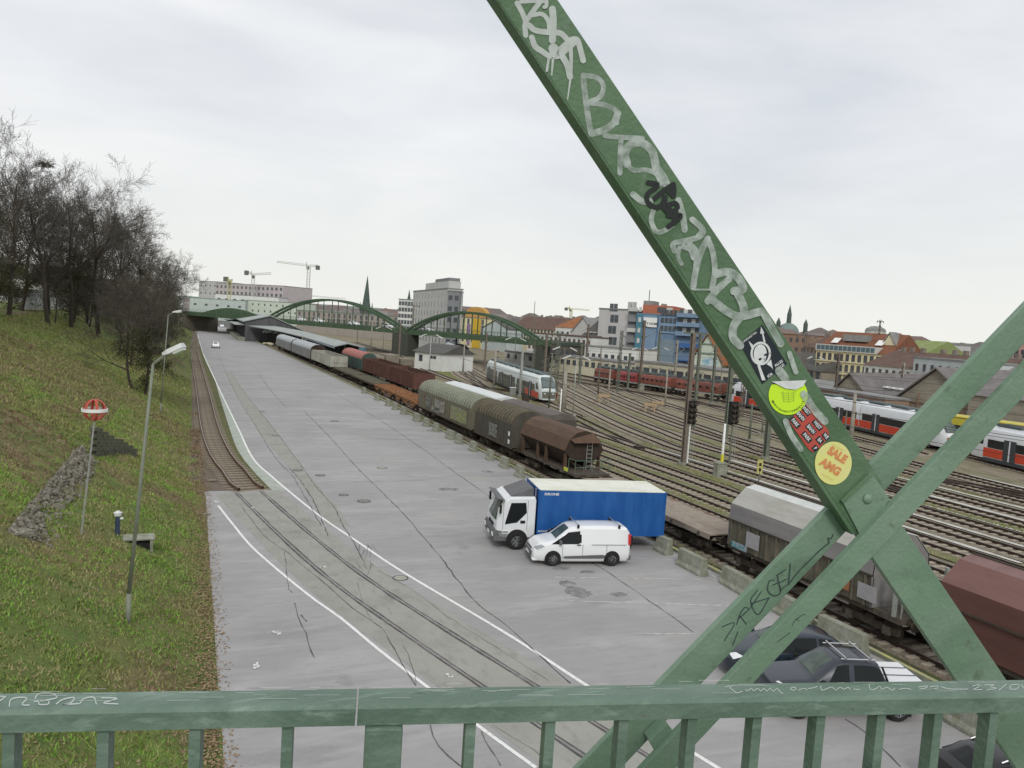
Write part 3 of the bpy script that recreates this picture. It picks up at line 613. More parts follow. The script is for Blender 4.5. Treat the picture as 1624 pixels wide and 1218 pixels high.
graffiti([(z1([(905, 760), (925, 950), (960, 1218)]), 9, 0), (z1([(905, 745), (1040, 770), (1105, 850), (1070, 960), (960, 1010)]), 8, 0), (z1([(960, 1020), (1120, 1040), (1230, 1100), (1235, 1218)]), 8, 0),
          (z2([(200, 0), (230, 190)]), 9, 0), (z2([(240, 200), (370, 160), (460, 90), (500, 0)]), 11, 0), (z2([(370, 220), (520, 235), (740, 245)]), 8, 0), (z2([(530, 270), (520, 420), (520, 590)]), 8, 0),
          (z2([(590, 500), (570, 400), (620, 310), (730, 290), (830, 360), (860, 450), (880, 540), (940, 620), (980, 700)]), 13, 0), (z2([(590, 500), (650, 560), (780, 560), (880, 600), (930, 700)]), 8, 0), (z2([(650, 800), (740, 870), (820, 870)]), 10, 0),
          (z2([(850, 960), (830, 1060), (880, 1170), (960, 1160), (1040, 1110)]), 8, 0), (z2([(1100, 860), (1140, 1000), (1160, 1150)]), 10, 0), (z2([(1230, 1050), (1330, 1150), (1290, 1218)]), 8, 0),
          (z3([(490, 50), (590, 150), (560, 220), (430, 260), (300, 290), (310, 360)]), 9, 0), (z3([(360, 330), (345, 420), (380, 490)]), 7, 0), (z3([(400, 320), (470, 350), (500, 430)]), 9, 0), (z3([(460, 290), (530, 400), (500, 700)]), 9, 0),
          (z3([(640, 240), (570, 380), (520, 560), (495, 720)]), 10, 0), (z3([(640, 240), (690, 380), (710, 560), (680, 740)]), 9, 0), (z3([(500, 745), (660, 745)]), 3, 0),
          (z3([(730, 590), (850, 570), (950, 640), (990, 740), (900, 760)]), 13, 0), (z3([(850, 640), (740, 740), (640, 860)]), 11, 0), (z3([(690, 850), (830, 960), (960, 1010), (1170, 960)]), 13, 0), (z3([(930, 770), (990, 900), (1000, 990)]), 13, 0), (z3([(960, 1020), (900, 1100), (890, 1218), (960, 1300)]), 13, 0),
          ([(1212, 498), (1225, 522), (1238, 545)], 12, 0), ([(1236, 588), (1245, 600)], 14, 0), ([(1275, 625), (1290, 648), (1308, 668)], 12, 0), ([(1246, 668), (1255, 690), (1270, 712)], 9, 0), ([(1252, 560), (1262, 590)], 8, 0)], m_gw, .020)
graffiti([(z2([(800, 685), (890, 700), (870, 740), (800, 790), (790, 870), (870, 930), (940, 900), (965, 830)]), 8, 0), (z2([(865, 840), (960, 760), (1050, 700)]), 8, 0), (z2([(1050, 700), (1055, 760), (1050, 815)]), 8, 0), (z2([(1050, 815), (990, 760)]), 8, 0), (z2([(965, 830), (960, 930), (995, 970)]), 9, 0),
          (z2([(1000, 905), (1070, 885), (1095, 930), (1060, 960)]), 7, 0), (z2([(1000, 1010), (1120, 1010), (1070, 1070), (1000, 1120)]), 8, 0), (z2([(1020, 960), (1070, 1010), (1050, 1090)]), 8, 0), (z2([(1010, 900), (1000, 990)]), 8, 0)], m_gb, .0185, 'black tag sprayed over the faded white letters')
ofm = .050
graffiti([(zc([(245, 1050), (350, 1020), (265, 1170)]), 1.6, 0), (zc([(380, 1095), (335, 1210)]), 1.6, 0), (zc([(370, 1030), (400, 940), (440, 885), (470, 905), (380, 985)]), 1.6, 0), (zc([(400, 960), (455, 1030)]), 1.6, 0),
          (zc([(550, 735), (490, 830), (555, 945), (650, 800)]), 1.6, 0), (zc([(480, 900), (580, 750)]), 1.5, 0), (zc([(500, 850), (650, 800)]), 1.5, 0), (zc([(690, 650), (650, 660), (637, 740), (690, 785), (745, 760), (742, 700)]), 1.7, 0), (zc([(680, 690), (725, 675)]), 1.5, 0),
          (zc([(720, 610), (745, 740)]), 1.6, 0), (zc([(715, 608), (790, 560)]), 1.5, 0), (zc([(740, 670), (800, 640)]), 1.5, 0), (zc([(745, 740), (800, 690)]), 1.5, 0), (zc([(832, 510), (815, 690)]), 1.8, 0), (zc([(815, 690), (900, 580), (1080, 400), (1165, 330)]), 1.6, 0), (zc([(1165, 330), (1155, 285), (1180, 295), (1200, 258)]), 1.5, 0)], m_gm, ofm, 'marker scrawl reading REGEL')
graffiti([(zc([(845, 1040), (870, 1000), (900, 970)]), 1.0, 0), (zc([(880, 985), (905, 995)]), 1.0, 0), (zc([(900, 975), (940, 945), (960, 950)]), 1.0, 0), (zc([(720, 1180), (760, 1150), (830, 1100)]), 1.0, 0)], m_gm, .0)
# --- stickers
def text_mesh(txt, bold=.0):
    c = bpy.data.curves.new('txt', 'FONT'); c.body = txt; c.size = 1; c.align_x = 'CENTER'; c.align_y = 'CENTER'; c.offset = bold; c.resolution_u = 3
    o = bpy.data.objects.new('txt', c); COL.objects.link(o); bpy.context.view_layer.update()
    me = bpy.data.meshes.new_from_object(o.evaluated_get(bpy.context.evaluated_depsgraph_get())); bpy.data.objects.remove(o)
    return me
def text_on(txt, o, ang, sx, sy, off, mat, parent, name='lettering', bold=.02, fn=None):
    me = text_mesh(txt, bold); a = math.radians(ang); fn = fn or (lambda u, v: BP(u, v, off))
    ex = (math.cos(a), math.sin(a)); ey = (math.sin(a), -math.cos(a))
    for v in me.vertices:
        x, y = v.co.x*sx, v.co.y*sy; v.co = fn(o[0]+ex[0]*x+ey[0]*y, o[1]+ex[1]*x+ey[1]*y)
    me.materials.clear(); return obj(name, me, mat, parent, world=True)
def sticker(name, pts, off, mat, label):
    A = [BP(u, v, off) for u, v in pts]; return obj(name, MB().loft([A, [p+N_*.0004 for p in A]]), mat, truss, world=True, label=label)
so = .0186
m_sk = M('sticker_black', (.015, .022, .03), rough=.35); m_wp = M('sticker_white', (.72, .74, .74), (.6, .62, .62), scale=80, rough=.4)
sticker('poster_sticker', [(1173, 544), (1209, 515), (1248.5, 577), (1209, 609)], so, m_sk, 'black sticker with pale skull emblem and white words')
zs_ = lambda a, b_: (1165+a/11.07, 505+b_/11.07)
o2 = so-.0003
def blob(pts, off, mat, name): A = [BP(u, v, off) for u, v in pts]; return obj(name, MB().add(A, [tuple(range(len(A)))]), mat, truss, world=True, raw=True)
ring = MB(); stroke(ring, [zs_(460+160*math.cos(t*.2618), 615+188*math.sin(t*.2618)) for t in range(25)], 3.4, o2); obj('emblem_ring', ring, m_wp, truss, world=True, raw=True)
blob([zs_(450+112*math.cos(t*.2618)-20*math.sin(t*.2618), 620+20*math.cos(t*.2618)+165*math.sin(t*.2618)*(1 if math.sin(t*.2618) < 0 else 1.12)) for t in range(24)], o2-.0001, m_wp, 'skull')
for cx_, cy_, rx_, ry_ in ((448, 715, 28, 20), (545, 638, 30, 18), (518, 712, 9, 12)): blob([zs_(cx_+rx_*math.cos(t*.5236)+ry_*.4*math.sin(t*.5236), cy_-rx_*.5*math.cos(t*.5236)+ry_*math.sin(t*.5236)) for t in range(12)], o2-.0003, m_sk, 'eye_socket')
for tri in ([(245, 395), (330, 470), (300, 530)], [(465, 145), (525, 260), (450, 270)], [(480, 260), (505, 260), (545, 420), (510, 420)], [(400, 820), (445, 820), (545, 1085), (480, 1085)], [(560, 800), (640, 720), (675, 895), (640, 850)]): blob([zs_(*p) for p in tri], o2-.00015, m_wp, 'emblem_spike')
text_on('LINKSABTTIN', zs_(265, 330), -36, 4.4, 4.2, o2, m_wp, truss); text_on('ALLES', zs_(775, 790), -35, 5.8, 5.6, o2, m_wp, truss, bold=.03); text_on('ALLE!', zs_(810, 850), -35, 5.6, 5.6, o2, m_wp, truss, bold=.03); text_on('FÜR', zs_(625, 1000), -38, 5.4, 5.6, o2, m_wp, truss, bold=.03)
m_ny = M('neon_yellow', (.58, .86, .03), rough=.4); m_py = M('pale_yellow', (.70, .72, .22), (.72, .68, .30), scale=30, rough=.45); m_or = M('orange_print', (.66, .26, .10), rough=.5)
cxy = (1250, 627); circ = [(cxy[0]+31*math.cos(t*.19635), cxy[1]+31*math.sin(t*.19635)) for t in range(32)]
circ2 = [p for p in circ if p[1] > 606 or abs(p[0]-1250) > 24]
sticker('round_sticker', circ2, so-.0004, m_ny, 'neon yellow round sticker with its top peeled over')
blob([(1224, 605), (1279, 603), (1274, 612), (1262, 618), (1246, 616), (1236, 611)], so-.003, m_wp, 'peeled_flap')
msg = '@WESTBAHNSTERNZELLE'
for i, ch in enumerate(msg):
    a = math.radians(158-i*(136/(len(msg)-1))); text_on(ch, (1250+26*math.cos(a), 627+26*math.sin(a)), math.degrees(a)-90, 4.4, 4.2, so-.0008, m_sk, truss, bold=.02)
m_faint = M('olive_print', (.34, .50, .05), rough=.5)
for k in range(5): mb = MB(); stroke(mb, [(1238+k, 622+k*3.4), (1250, 624+k*3.4), (1263-k, 621+k*3.4)], .8, so-.0008); obj('sticker_print', mb, m_faint, truss, world=True, raw=True)
for k in range(3): mb = MB(); stroke(mb, [(1242+k*8, 621), (1243+k*8, 637)], .8, so-.0009); obj('sticker_print', mb, m_faint, truss, world=True, raw=True)
m_rs = M('red_sticker', (.50, .06, .05), (.42, .09, .06), scale=60, rough=.5)
zr = lambda a, b_: (1210+a/6.767, 595+b_/6.767)
sticker('word_sticker', [zr(275, 490), zr(345, 420), zr(465, 305), zr(500, 320), zr(700, 590), zr(715, 660), zr(600, 790), zr(540, 830), zr(490, 795)], so-.0001, m_rs, 'red sticker with black boxes repeating WEST BAHN PARK')
for k, (wd_, c, wpx) in enumerate([('WEST', (465, 380), 17), ('BAHN', (405, 440), 17), ('PARK', (345, 510), 19), ('WEST', (585, 535), 19), ('BAHN', (515, 580), 19), ('PARK', (470, 665), 19), ('WE', (675, 655), 12), ('BA', (610, 700), 12), ('P', (560, 785), 8)]):
    a = math.radians(50); o = zr(*c); ex = (math.cos(a), math.sin(a)); ey = (-math.sin(a), math.cos(a)); h = 4.6
    blob([(o[0]+ex[0]*i*wpx/2+ey[0]*j*h, o[1]+ex[1]*i*wpx/2+ey[1]*j*h) for i, j in ((-1, -1), (1, -1), (1, 1), (-1, 1))], so-.0004-k*.00002, m_sk, 'black_box')
    text_on(wd_, o, 50, 5.9, 8.2, so-.0008, m_wp, truss, bold=.03)
sticker('round_sticker', [(1321.6+29*math.cos(t*.19635)-4*math.sin(t*.19635), 734.6+4*math.cos(t*.19635)+34*math.sin(t*.19635)) for t in range(32)], so-.0006, m_py, 'pale yellow round sticker reading SALE AMG')
text_on('SALE', (1328, 722), 33, 15, 18, so-.0012, m_or, truss, bold=.06); text_on('AMG', (1317, 741), 33, 16, 18, so-.0012, m_or, truss, bold=.06)
m_orf = M('faint_orange_print', (.72, .52, .2), rough=.5)
text_on('SALE EVENT', (1329, 710), 30, 4, 4, so-.0012, m_orf, truss, bold=0); text_on('SALE EVENT', (1313, 757), 30, 4, 4, so-.0012, m_orf, truss, bold=0)
# --- writing scratched on the handrail
def RT(u, v): return G(u, v, ZR+.0006)
def rstroke(pts, wpx=1.6):
    p = smooth_px(pts); n = len(p); V = []
    for i in range(n):
        a, b_ = p[max(0, i-1)], p[min(n-1, i+1)]; d = Vector((b_[0]-a[0], b_[1]-a[1])).normalized() if (b_[0]-a[0] or b_[1]-a[1]) else Vector((1, 0)); q = wpx/2
        V += [RT(p[i][0]-d.y*q, p[i][1]+d.x*q), RT(p[i][0]+d.y*q, p[i][1]-d.x*q)]
    obj('scratched_writing', MB().add(V, [(2*i, 2*i+1, 2*i+3, 2*i+2) for i in range(n-1)]), m_gs, rail, world=True, raw=True)
zl = lambda l: [(a/4.72, 960+b_/4.72) for a, b_ in l]
for st in ([(0, 715), (20, 700), (45, 678)], [(0, 680), (30, 682)], [(70, 760), (78, 710), (130, 690), (200, 695), (165, 742), (222, 747)], [(262, 700), (290, 662), (390, 660), (425, 690), (330, 712), (252, 720)], [(300, 712), (290, 740), (360, 740), (365, 715)],
           [(420, 740), (470, 705), (555, 690), (530, 730), (470, 742), (600, 735)], [(600, 735), (625, 700), (700, 688), (722, 742)], [(758, 692), (878, 697), (775, 730), (885, 738)]): rstroke(zl(st), 2.0)
zrr = lambda l: [(1100+a/3.1, 1060+b_/3.1) for a, b_ in l]
for st in ([(155, 92), (205, 84)], [(170, 84), (190, 105), (215, 122)], [(215, 122), (240, 112)], [(255, 100), (262, 112), (285, 98), (295, 112), (315, 98), (330, 113), (345, 98), (360, 113), (375, 98), (392, 113), (410, 98), (425, 115), (440, 125)],
           [(475, 100), (490, 92), (505, 100), (490, 108), (475, 102)], [(515, 108), (540, 98), (560, 106)], [(565, 100), (590, 95), (610, 88)], [(625, 85), (630, 108), (655, 100), (680, 92), (700, 108), (720, 92), (740, 104), (760, 92), (770, 108)], [(785, 102), (820, 104)],
           [(862, 80), (872, 106), (900, 98), (915, 86), (925, 104), (950, 92), (975, 108), (990, 96)], [(1010, 104), (1040, 98), (1070, 104)], [(1105, 92), (1150, 86), (1140, 96), (1110, 102)], [(1160, 92), (1200, 86), (1195, 98), (1165, 103)], [(1215, 90), (1250, 100), (1290, 102), (1350, 102)],
           [(1370, 88), (1405, 80), (1400, 92), (1375, 104), (1420, 104)], [(1430, 82), (1480, 80), (1455, 90), (1490, 98), (1440, 106)], [(1540, 76), (1500, 108)], [(1560, 82), (1600, 80), (1590, 100), (1555, 102), (1560, 84)], [(1610, 80), (1624, 98)]): rstroke(zrr(st), 1.2)
for k in range(60):
    u = random.uniform(0, 1600); v = 1092+random.random()*24-u*.012; rstroke([(u, v), (u+random.uniform(10, 60), v+random.uniform(-.6, .3))], .5)
# ================================================================== VEHICLES ON THE LOT
m_lampg = M('headlamp_grey', (.22, .24, .25), (.42, .44, .45), scale=9, rough=.12)
m_hub = M('hub_silver', (.45, .46, .47), (.36, .37, .38), scale=6, rough=.4)
def wheel(parent, x, y, r, wd=.2, hub=m_chrome, spokes=8, side=1):
    """tyre axis along local Y; side = +1 outer face towards +Y"""
    t = obj('tyre', MB().lathe([(r*.62, -wd/2), (r*.93, -wd/2), (r, -wd*.3), (r, wd*.3), (r*.93, wd/2), (r*.62, wd/2)], (0, 0, 0), 24, 'Y'), m_dark, parent, smooth=False); t.location = (x, y, r)
    mb = MB().lathe([(r*.64, -wd*.3), (r*.64, wd*.46*side), (r*.60, wd*.50*side), (.001, wd*.50*side)], (0, 0, 0), 24, 'Y')
    h = obj('rim', mb, m_hub, parent); h.location = (x, y, r)
    sp = MB()
    for k in range(spokes):
        a = 2*math.pi*k/spokes; d = Vector((math.cos(a), 0, math.sin(a))); q = Vector((-d.z, 0, d.x))*r*.07; o = Vector((0, wd*.52*side, 0))
        sp.add([o+d*r*.26+q*.5, o+d*r*.52+q*1.2, o+d*r*.52-q*1.2, o+d*r*.26-q*.5], [(0, 1, 2, 3)])
    obj('rim_slots', sp, m_dark, h)
def car(name, label, cat, loc, rz, L_, W, st, paint, wb, wr, zr=.3, bars=None, extra=None, glass=None, rimm=None, spokes=8, group=None, trim=None):
    """st: stations (x, z_low, z_belt, z_top, half_width, half_width_roof); front at x=+"""
    glass = glass or m_glass
    t = thing(name, label, cat, loc, rz, group); rings = []
    for x, zl_, zb_, zt, hw, hr in st:
        half = [(hw*.90, zl_), (hw*.985, zl_+.10), (hw, zl_+(zb_-zl_)*.45), (hw*.99, zl_+(zb_-zl_)*.8), (hw*.955, zb_), (hr, zb_+(zt-zb_)*.90), (hr*.9, zb_+(zt-zb_)*.985), (hr*.45, zt+.012), ]
        ring = half+[(-y, z) for y, z in half[::-1]]; rings.append([(x, y, z) for y, z in ring])
    b_ = obj('body', MB().loft(rings), paint, t, smooth=True)
    m = b_.modifiers.new('weld_edges', 'EDGE_SPLIT'); m.split_angle = math.radians(38)
    def sp(i, j, tt, side, off=.008):         # point on side glass, station float
        i0 = int(i); f = i-i0; A = st[i0]; B = st[min(i0+1, len(st)-1)]
        S_ = [a+(b2-a)*f for a, b2 in zip(A, B)]; x, zl_, zb_, zt, hw, hr = S_
        y0, z0, y1, z1_ = hw*.955, zb_, hr, zb_+(zt-zb_)*.90
        return (x, side*(y0+(y1-y0)*j+off), z0+(z1_-z0)*j)
    t['_'] = 0; del t['_']
    return t, sp
def side_glass(t, sp, i0, i1, j0=.08, j1=.96, mat=None, cut0=0, cut1=0, name='side_window'):
    for s in (1, -1):
        n = 5; V = []; 
        for k in range(n+1):
            i = i0+(i1-i0)*k/n
            V += [sp(i, j0, 0, s), sp(min(max(i, i0+cut0), i1-cut1), j1, 0, s)]
        obj(name, MB().add(V, [(2*k, 2*k+1, 2*k+3, 2*k+2) for k in range(n)]), mat or m_glass, t)
def front_glass(t, st, ia, ib, name='windshield', mat=None, off=.012, sx_=1, f0=.0, f1=1.):
    A, B = st[ia], st[ib]
    pa = Vector((A[0], 0, A[3]+.004)); pb = Vector((B[0], 0, B[3]+.004)); wa, wb_ = A[4]*.84, B[5]*.90
    d = (pb-pa); nrm = Vector((d.z, 0, -d.x)).normalized()*off*(1 if sx_ > 0 else -1); q0, q1 = pa+d*f0, pa+d*f1; V = []
    for p, w_, f in ((q0, wa, f0), (q1, wb_, f1)):
        w2 = wa+(wb_-wa)*f
        for y, dz in ((-1, -.045), (-.5, .0), (0, .014), (.5, 0), (1, -.045)): V.append(p+nrm+Vector((0, y*w2, dz)))
    obj(name, MB().add(V, [(k, k+1, k+6, k+5) for k in range(4)]), mat or m_glassg, t)
# white delivery van (faces the left of the photograph)
vz = math.atan2(.29, -.957)                     # heading of the bays, front towards -x
gp = (17.0, 31.75); pv = Vector((.287, .958, 0))
def wheels4(t, wf, wr_, y, r, wd=.2, **k):
    for x in (wf, wr_):
        for s in (1, -1):
            wheel(t, x, s*y, r, wd, side=s, **k)
def arches(t, xs, y, r, mat=None):
    for x in xs:
        for s in (1, -1):
            mb = MB(); n = 14; V = [(x+r*math.cos(math.pi*k/n), s*y, r*.85+r*math.sin(math.pi*k/n)*1.02) for k in range(n+1)]+[(x-r, s*y, .16), (x+r, s*y, .16)]
            obj('wheel_arch', MB().add(V, [tuple(range(len(V)))]), mat or m_dark, t, raw=True)
stv = [(2.36, .32, .60, .66, .66, .45), (2.28, .25, .74, .82, .80, .62), (2.0, .22, .90, 1.00, .88, .68), (1.55, .20, 1.00, 1.10, .905, .72), (1.25, .20, 1.02, 1.16, .91, .74), (.62, .20, 1.02, 1.66, .915, .72), (.45, .20, 1.02, 1.72, .915, .74), (0, .2, 1.03, 1.77, .915, .755), (-.75, .2, 1.04, 1.79, .915, .765), (-1.7, .2, 1.06, 1.78, .915, .77), (-2.15, .22, 1.06, 1.74, .90, .765), (-2.27, .28, 1.06, 1.60, .87, .74), (-2.30, .34, 1.0, 1.3, .84, .74)]
vc = Vector((17.0, 31.75, 0))+pv*.88
van, spv = car('delivery_van', 'white panel van parked alongside the blue box truck', 'van', tuple(vc), vz+.11, 4.6, 1.83, stv, m_white_car, 0, 0)
# side glass only on the cab door; two panes
def poly_side(t, y, pts, mat, name, off=.006, sides=(1, -1), tilt=None):
    for s in sides:
        V = [(x, s*((y if not tilt else y-(z-tilt[0])*tilt[1])+off), z) for x, z in pts]
        obj(name, MB().add(V, [tuple(range(len(V)))]), mat, t, raw=True)
poly_side(van, .875, [(1.52, 1.02), (.92, 1.40), (.72, 1.55), (.08, 1.62), (.08, 1.10), (.25, 1.03)], m_glass, 'side_window', tilt=(1.03, .21), off=.012)
front_glass(van, stv, 4, 5, f0=.04, f1=1.0)
poly_side(van, .915, [(.95, .42), (.86, .36), (-1.0, .36), (-1.12, .50), (-.95, .54), (.86, .47)], m_plastic, 'side_moulding', off=.012)
arches(van, (1.42, -1.43), .918, .39); wheels4(van, 1.42, -1.43, .86, .325)
mb = MB().b(2.26, 2.415, -.64, .64, .40, .64); obj('grille', mb, m_plastic, van, bevel=.03)
obj('bumper', MB().b(2.10, 2.37, -.80, .80, .22, .34), m_white_car, van, bevel=.04)
for s in (1, -1):
    obj('headlight', MB().add([(2.34, s*.60, .73), (2.16, s*.885, .79), (1.84, s*.925, .93), (1.98, s*.86, 1.0), (2.24, s*.64, .87)], [(0, 1, 2, 3, 4)]), m_lampg, van, raw=True)
    mi = obj('mirror', MB().box((1.12, s*1.0, 1.12), (.12, .2, .2)), m_plastic, van, bevel=.03)
obj('number_plate', MB().b(2.42, 2.435, -.26, .26, .44, .54), m_white, van); obj('upper_grille', MB().b(2.27, 2.375, -.42, .42, .70, .745), m_dark, van, bevel=.01); obj('lower_intake', MB().b(2.30, 2.385, -.55, .55, .27, .315), m_dark, van)
obj('rear_bumper', MB().b(-2.38, -2.1, -.86, .86, .28, .50), m_plastic, van, bevel=.04)
for s in (1, -1): obj('tail_light', MB().b(-2.32, -2.2, s*.80-.08, s*.80+.08, 1.0, 1.5), m_redl, van, bevel=.02)
for x in (.25, -1.75):
    rb = obj('roof_bar', MB().tube((x, -.74, 1.90), (x, .74, 1.90), .022), m_chrome, van); obj('bar_foot', MB().b(x-.05, x+.05, .70, .76, 1.74, 1.90).b(x-.05, x+.05, -.76, -.70, 1.74, 1.90), m_dark, rb)
obj('door_handle', MB().b(.12, .30, .912, .945, .98, 1.02), m_dark, van)
for x in (.02, -1.15, .98): obj('door_seam', MB().b(x-.006, x+.006, .905, .924, .40, 1.02), m_plastic, van)
obj('sliding_rail', MB().b(-2.1, -.4, .915, .928, 1.00, 1.03), m_chrome, van)

# blue box truck, origin at the near left bottom corner of its box, local x to the rear of the truck
A0 = Vector((15.95, 34.45, 0)); A1 = Vector((22.4, 33.22, 0)); tz = math.atan2(A1.y-A0.y, A1.x-A0.x); Lb = (A1-A0).length
m_blue = ground_mat('blue_box_panels', [(.010, .085, .30), ((.022, .12, .36), .9, .42, .65, .8, (2, 1, .5)), ((.012, .06, .20), 2, .55, .75, .6, (3, 1, .4)), ((.05, .14, .33), 9, .58, .72, .5, (1, 1, .3))], bump=.05, bscale=4, rough=.45, spec=.35); m_roofw = M('dirty_white_roof', (.74, .74, .66), (.60, .62, .48), scale=.9, lo=.42, hi=.7, rough=.6)
m_wt = M('truck_white', (.74, .76, .77), (.68, .70, .71), scale=2, rough=.35, coat=.3)
tk = thing('box_truck', 'truck with white cab and long blue box body and pale roof', 'truck', tuple(A0), tz)
bw, z0, z1t = 2.75, .78, 3.02
obj('box_body', MB().b(0, Lb, 0, bw, z0, z1t-.05), m_blue, tk, bevel=.012)
obj('box_roof', MB().b(.02, Lb-.02, .02, bw-.02, z1t-.049, z1t), m_roofw, tk, bevel=.02)
fr = MB()
for x in (0, Lb): fr.b(x-.03, x+.03, -.02, .03, z0, z1t).b(x-.03, x+.03, bw-.03, bw+.02, z0, z1t)
fr.b(0, Lb, -.015, .02, z0-.03, z0+.05); obj('corner_post', fr, m_blue, tk)
for x in [.55*k for k in range(1, 11)]: obj('panel_joint', MB().b(x-.006, x+.006, -.006, .001, z0+.05, z1t-.06), m_blue, tk)
def tword(txt, x, z, sx, sz, name='lettering'):
    me = text_mesh(txt, .02)
    for v in me.vertices: v.co = (x+v.co.x*sx, -.018, z+v.co.y*sz)
    me.materials.clear(); obj(name, me, m_white, tk)
tword('KRONE', .62, z1t-.22, .22, .17); tword('KRONE', .38, z0+.17, .2, .12)
obj('chassis', MB().b(-1.7, Lb-.2, .45, .75, .62, .90).b(-1.7, Lb-.2, bw-.75, bw-.45, .62, .90).b(.9, 2.1, .12, .5, .35, .85).b(Lb-.25, Lb-.05, .1, bw-.1, .45, .62), m_dark, tk)
for x in (Lb-1.95,):
    for y, s in ((.02+.2, -1), (bw-.22, 1)):
        for dy in (0, .24): wheel(tk, x, y-s*dy, .45, .23, hub=m_chrome, spokes=6, side=s)
# cab
cx0, cx1 = -2.02, -.12
cabp = [(cx1, .62), (cx0+.10, .62), (cx0-.02, .95), (cx0, 1.35), (cx0+.16, 1.9), (cx0+.38, 2.42), (cx0+.62, 2.58), (cx1-.05, 2.62), (cx1, 2.5)]
mb = MB(); rings = []
for y, sc in ((.03, .0), (.12, 1), (bw-.12, 1), (bw-.03, 0)): rings.append([(x+(.05 if (sc == 0 and x < -1.5) else 0), y, z-(.05 if (sc == 0 and z > 2.2) else 0)) for x, z in cabp])
mb.loft(rings); obj('cab', mb, m_wt, tk, bevel=.03)
wsx = [(cx0+.0, 1.40), (cx0+.37, 2.40)]
V = []
for (x, z) in wsx:
    for f, dx in ((.04, .05), (.25, -.015), (.5, -.035), (.75, -.015), (.96, .05)): V.append((x-.012+dx, bw*f, z))
obj('windshield', MB().add(V, [(k, k+1, k+6, k+5) for k in range(4)]), m_glassg, tk, raw=True)
for y, nm in ((.018, 'side_window'), (bw-.018, 'side_window')): obj(nm, MB().add([(x, y, z) for x, z in [(-1.62, 1.26), (-1.58, 1.46), (-1.36, 2.32), (-.62, 2.34), (-.56, 1.85), (-1.02, 1.36)]], [tuple(range(6))]), m_glass, tk, raw=True)
for x in (-.52, -1.72): obj('door_seam', MB().b(x-.008, x+.008, .022, .034, .98, 2.45), m_plastic, tk)
obj('door_handle', MB().b(-.86, -.62, .005, .03, 1.32, 1.46), m_dark, tk)
obj('visor', MB().add([(cx0+.30, .05, 2.42), (cx0+.30, bw-.05, 2.42), (cx0-.02, bw-.12, 2.50), (cx0-.02, .12, 2.50), (cx0+.32, .05, 2.46), (cx0+.32, bw-.05, 2.46), (cx0-.01, bw-.12, 2.53), (cx0-.01, .12, 2.53)], [(0, 1, 2, 3), (4, 5, 6, 7), (3, 2, 6, 7), (0, 3, 7, 4), (1, 2, 6, 5)]), m_plastic, tk)
obj('roof_deflector', MB().prism([(-1.35, 2.60), (-.30, 3.02), (-.22, 3.0), (-.22, 2.62)], (0, bw-.6, 0), (0, .3, 0), (1, 0, 0), (0, 0, 1)), m_plastic, tk)
obj('bumper', MB().prism([(cx0-.10, .42), (cx0-.14, .80), (cx0-.04, .98), (cx0+.55, .98), (cx0+.62, .86), (cx0+.62, .42)], (0, bw-.06, 0), (0, .03, 0), (1, 0, 0), (0, 0, 1)), m_plastic, tk, bevel=.03)
obj('grille', MB().b(cx0-.045, cx0+.02, .75, bw-.75, 1.02, 1.14), m_dark, tk)
for y in (.32, bw-.32): obj('headlight', MB().box((cx0-.14, y, .72), (.06, .34, .17)), m_lamp, tk, bevel=.02)
obj('number_plate', MB().box((cx0-.15, bw/2, .60), (.02, .52, .12)), m_white, tk)
obj('step', MB().b(cx0+.25, cx0+.62, .008, .05, .92, .955).b(cx0+.25, cx0+.62, .008, .05, .80, .835), m_wt, tk)
mb = MB(); mb.lathe([(.56, -.0), (.56, .02), (.60, .02), (.60, 0)], (0, 0, 0), 24, 'Y')
n = 14; V = [(-.98+.54*math.cos(math.pi*k/n), .024, .46+.56*math.sin(math.pi*k/n)) for k in range(n+1)]+[(-1.52, .024, .40), (-.44, .024, .40)]
obj('wheel_arch', MB().add(V, [tuple(range(len(V)))]), m_dark, tk, raw=True)
for y, s in ((.12, -1), (bw-.12, 1)): wheel(tk, -.98, y, .43, .25, spokes=6, side=s)
for y in (-.12, bw+.12):
    mr = obj('mirror', MB().box((cx0+.12, y, 2.05), (.10, .16, .42)), m_dark, tk, bevel=.02); obj('mirror_arm', MB().tube((cx0+.22, (.04 if y < 0 else bw-.04), 2.35), (cx0+.12, y, 2.3), .015), m_dark, mr)
obj('wiper', MB().tube((cx0-.04, bw*.35, 1.42), (cx0+.12, bw*.60, 1.78), .012), m_dark, tk)
obj('exhaust_stack', MB().tube((-.10, .35, 2.5), (-.10, .35, 3.0), .03), m_chrome, tk)

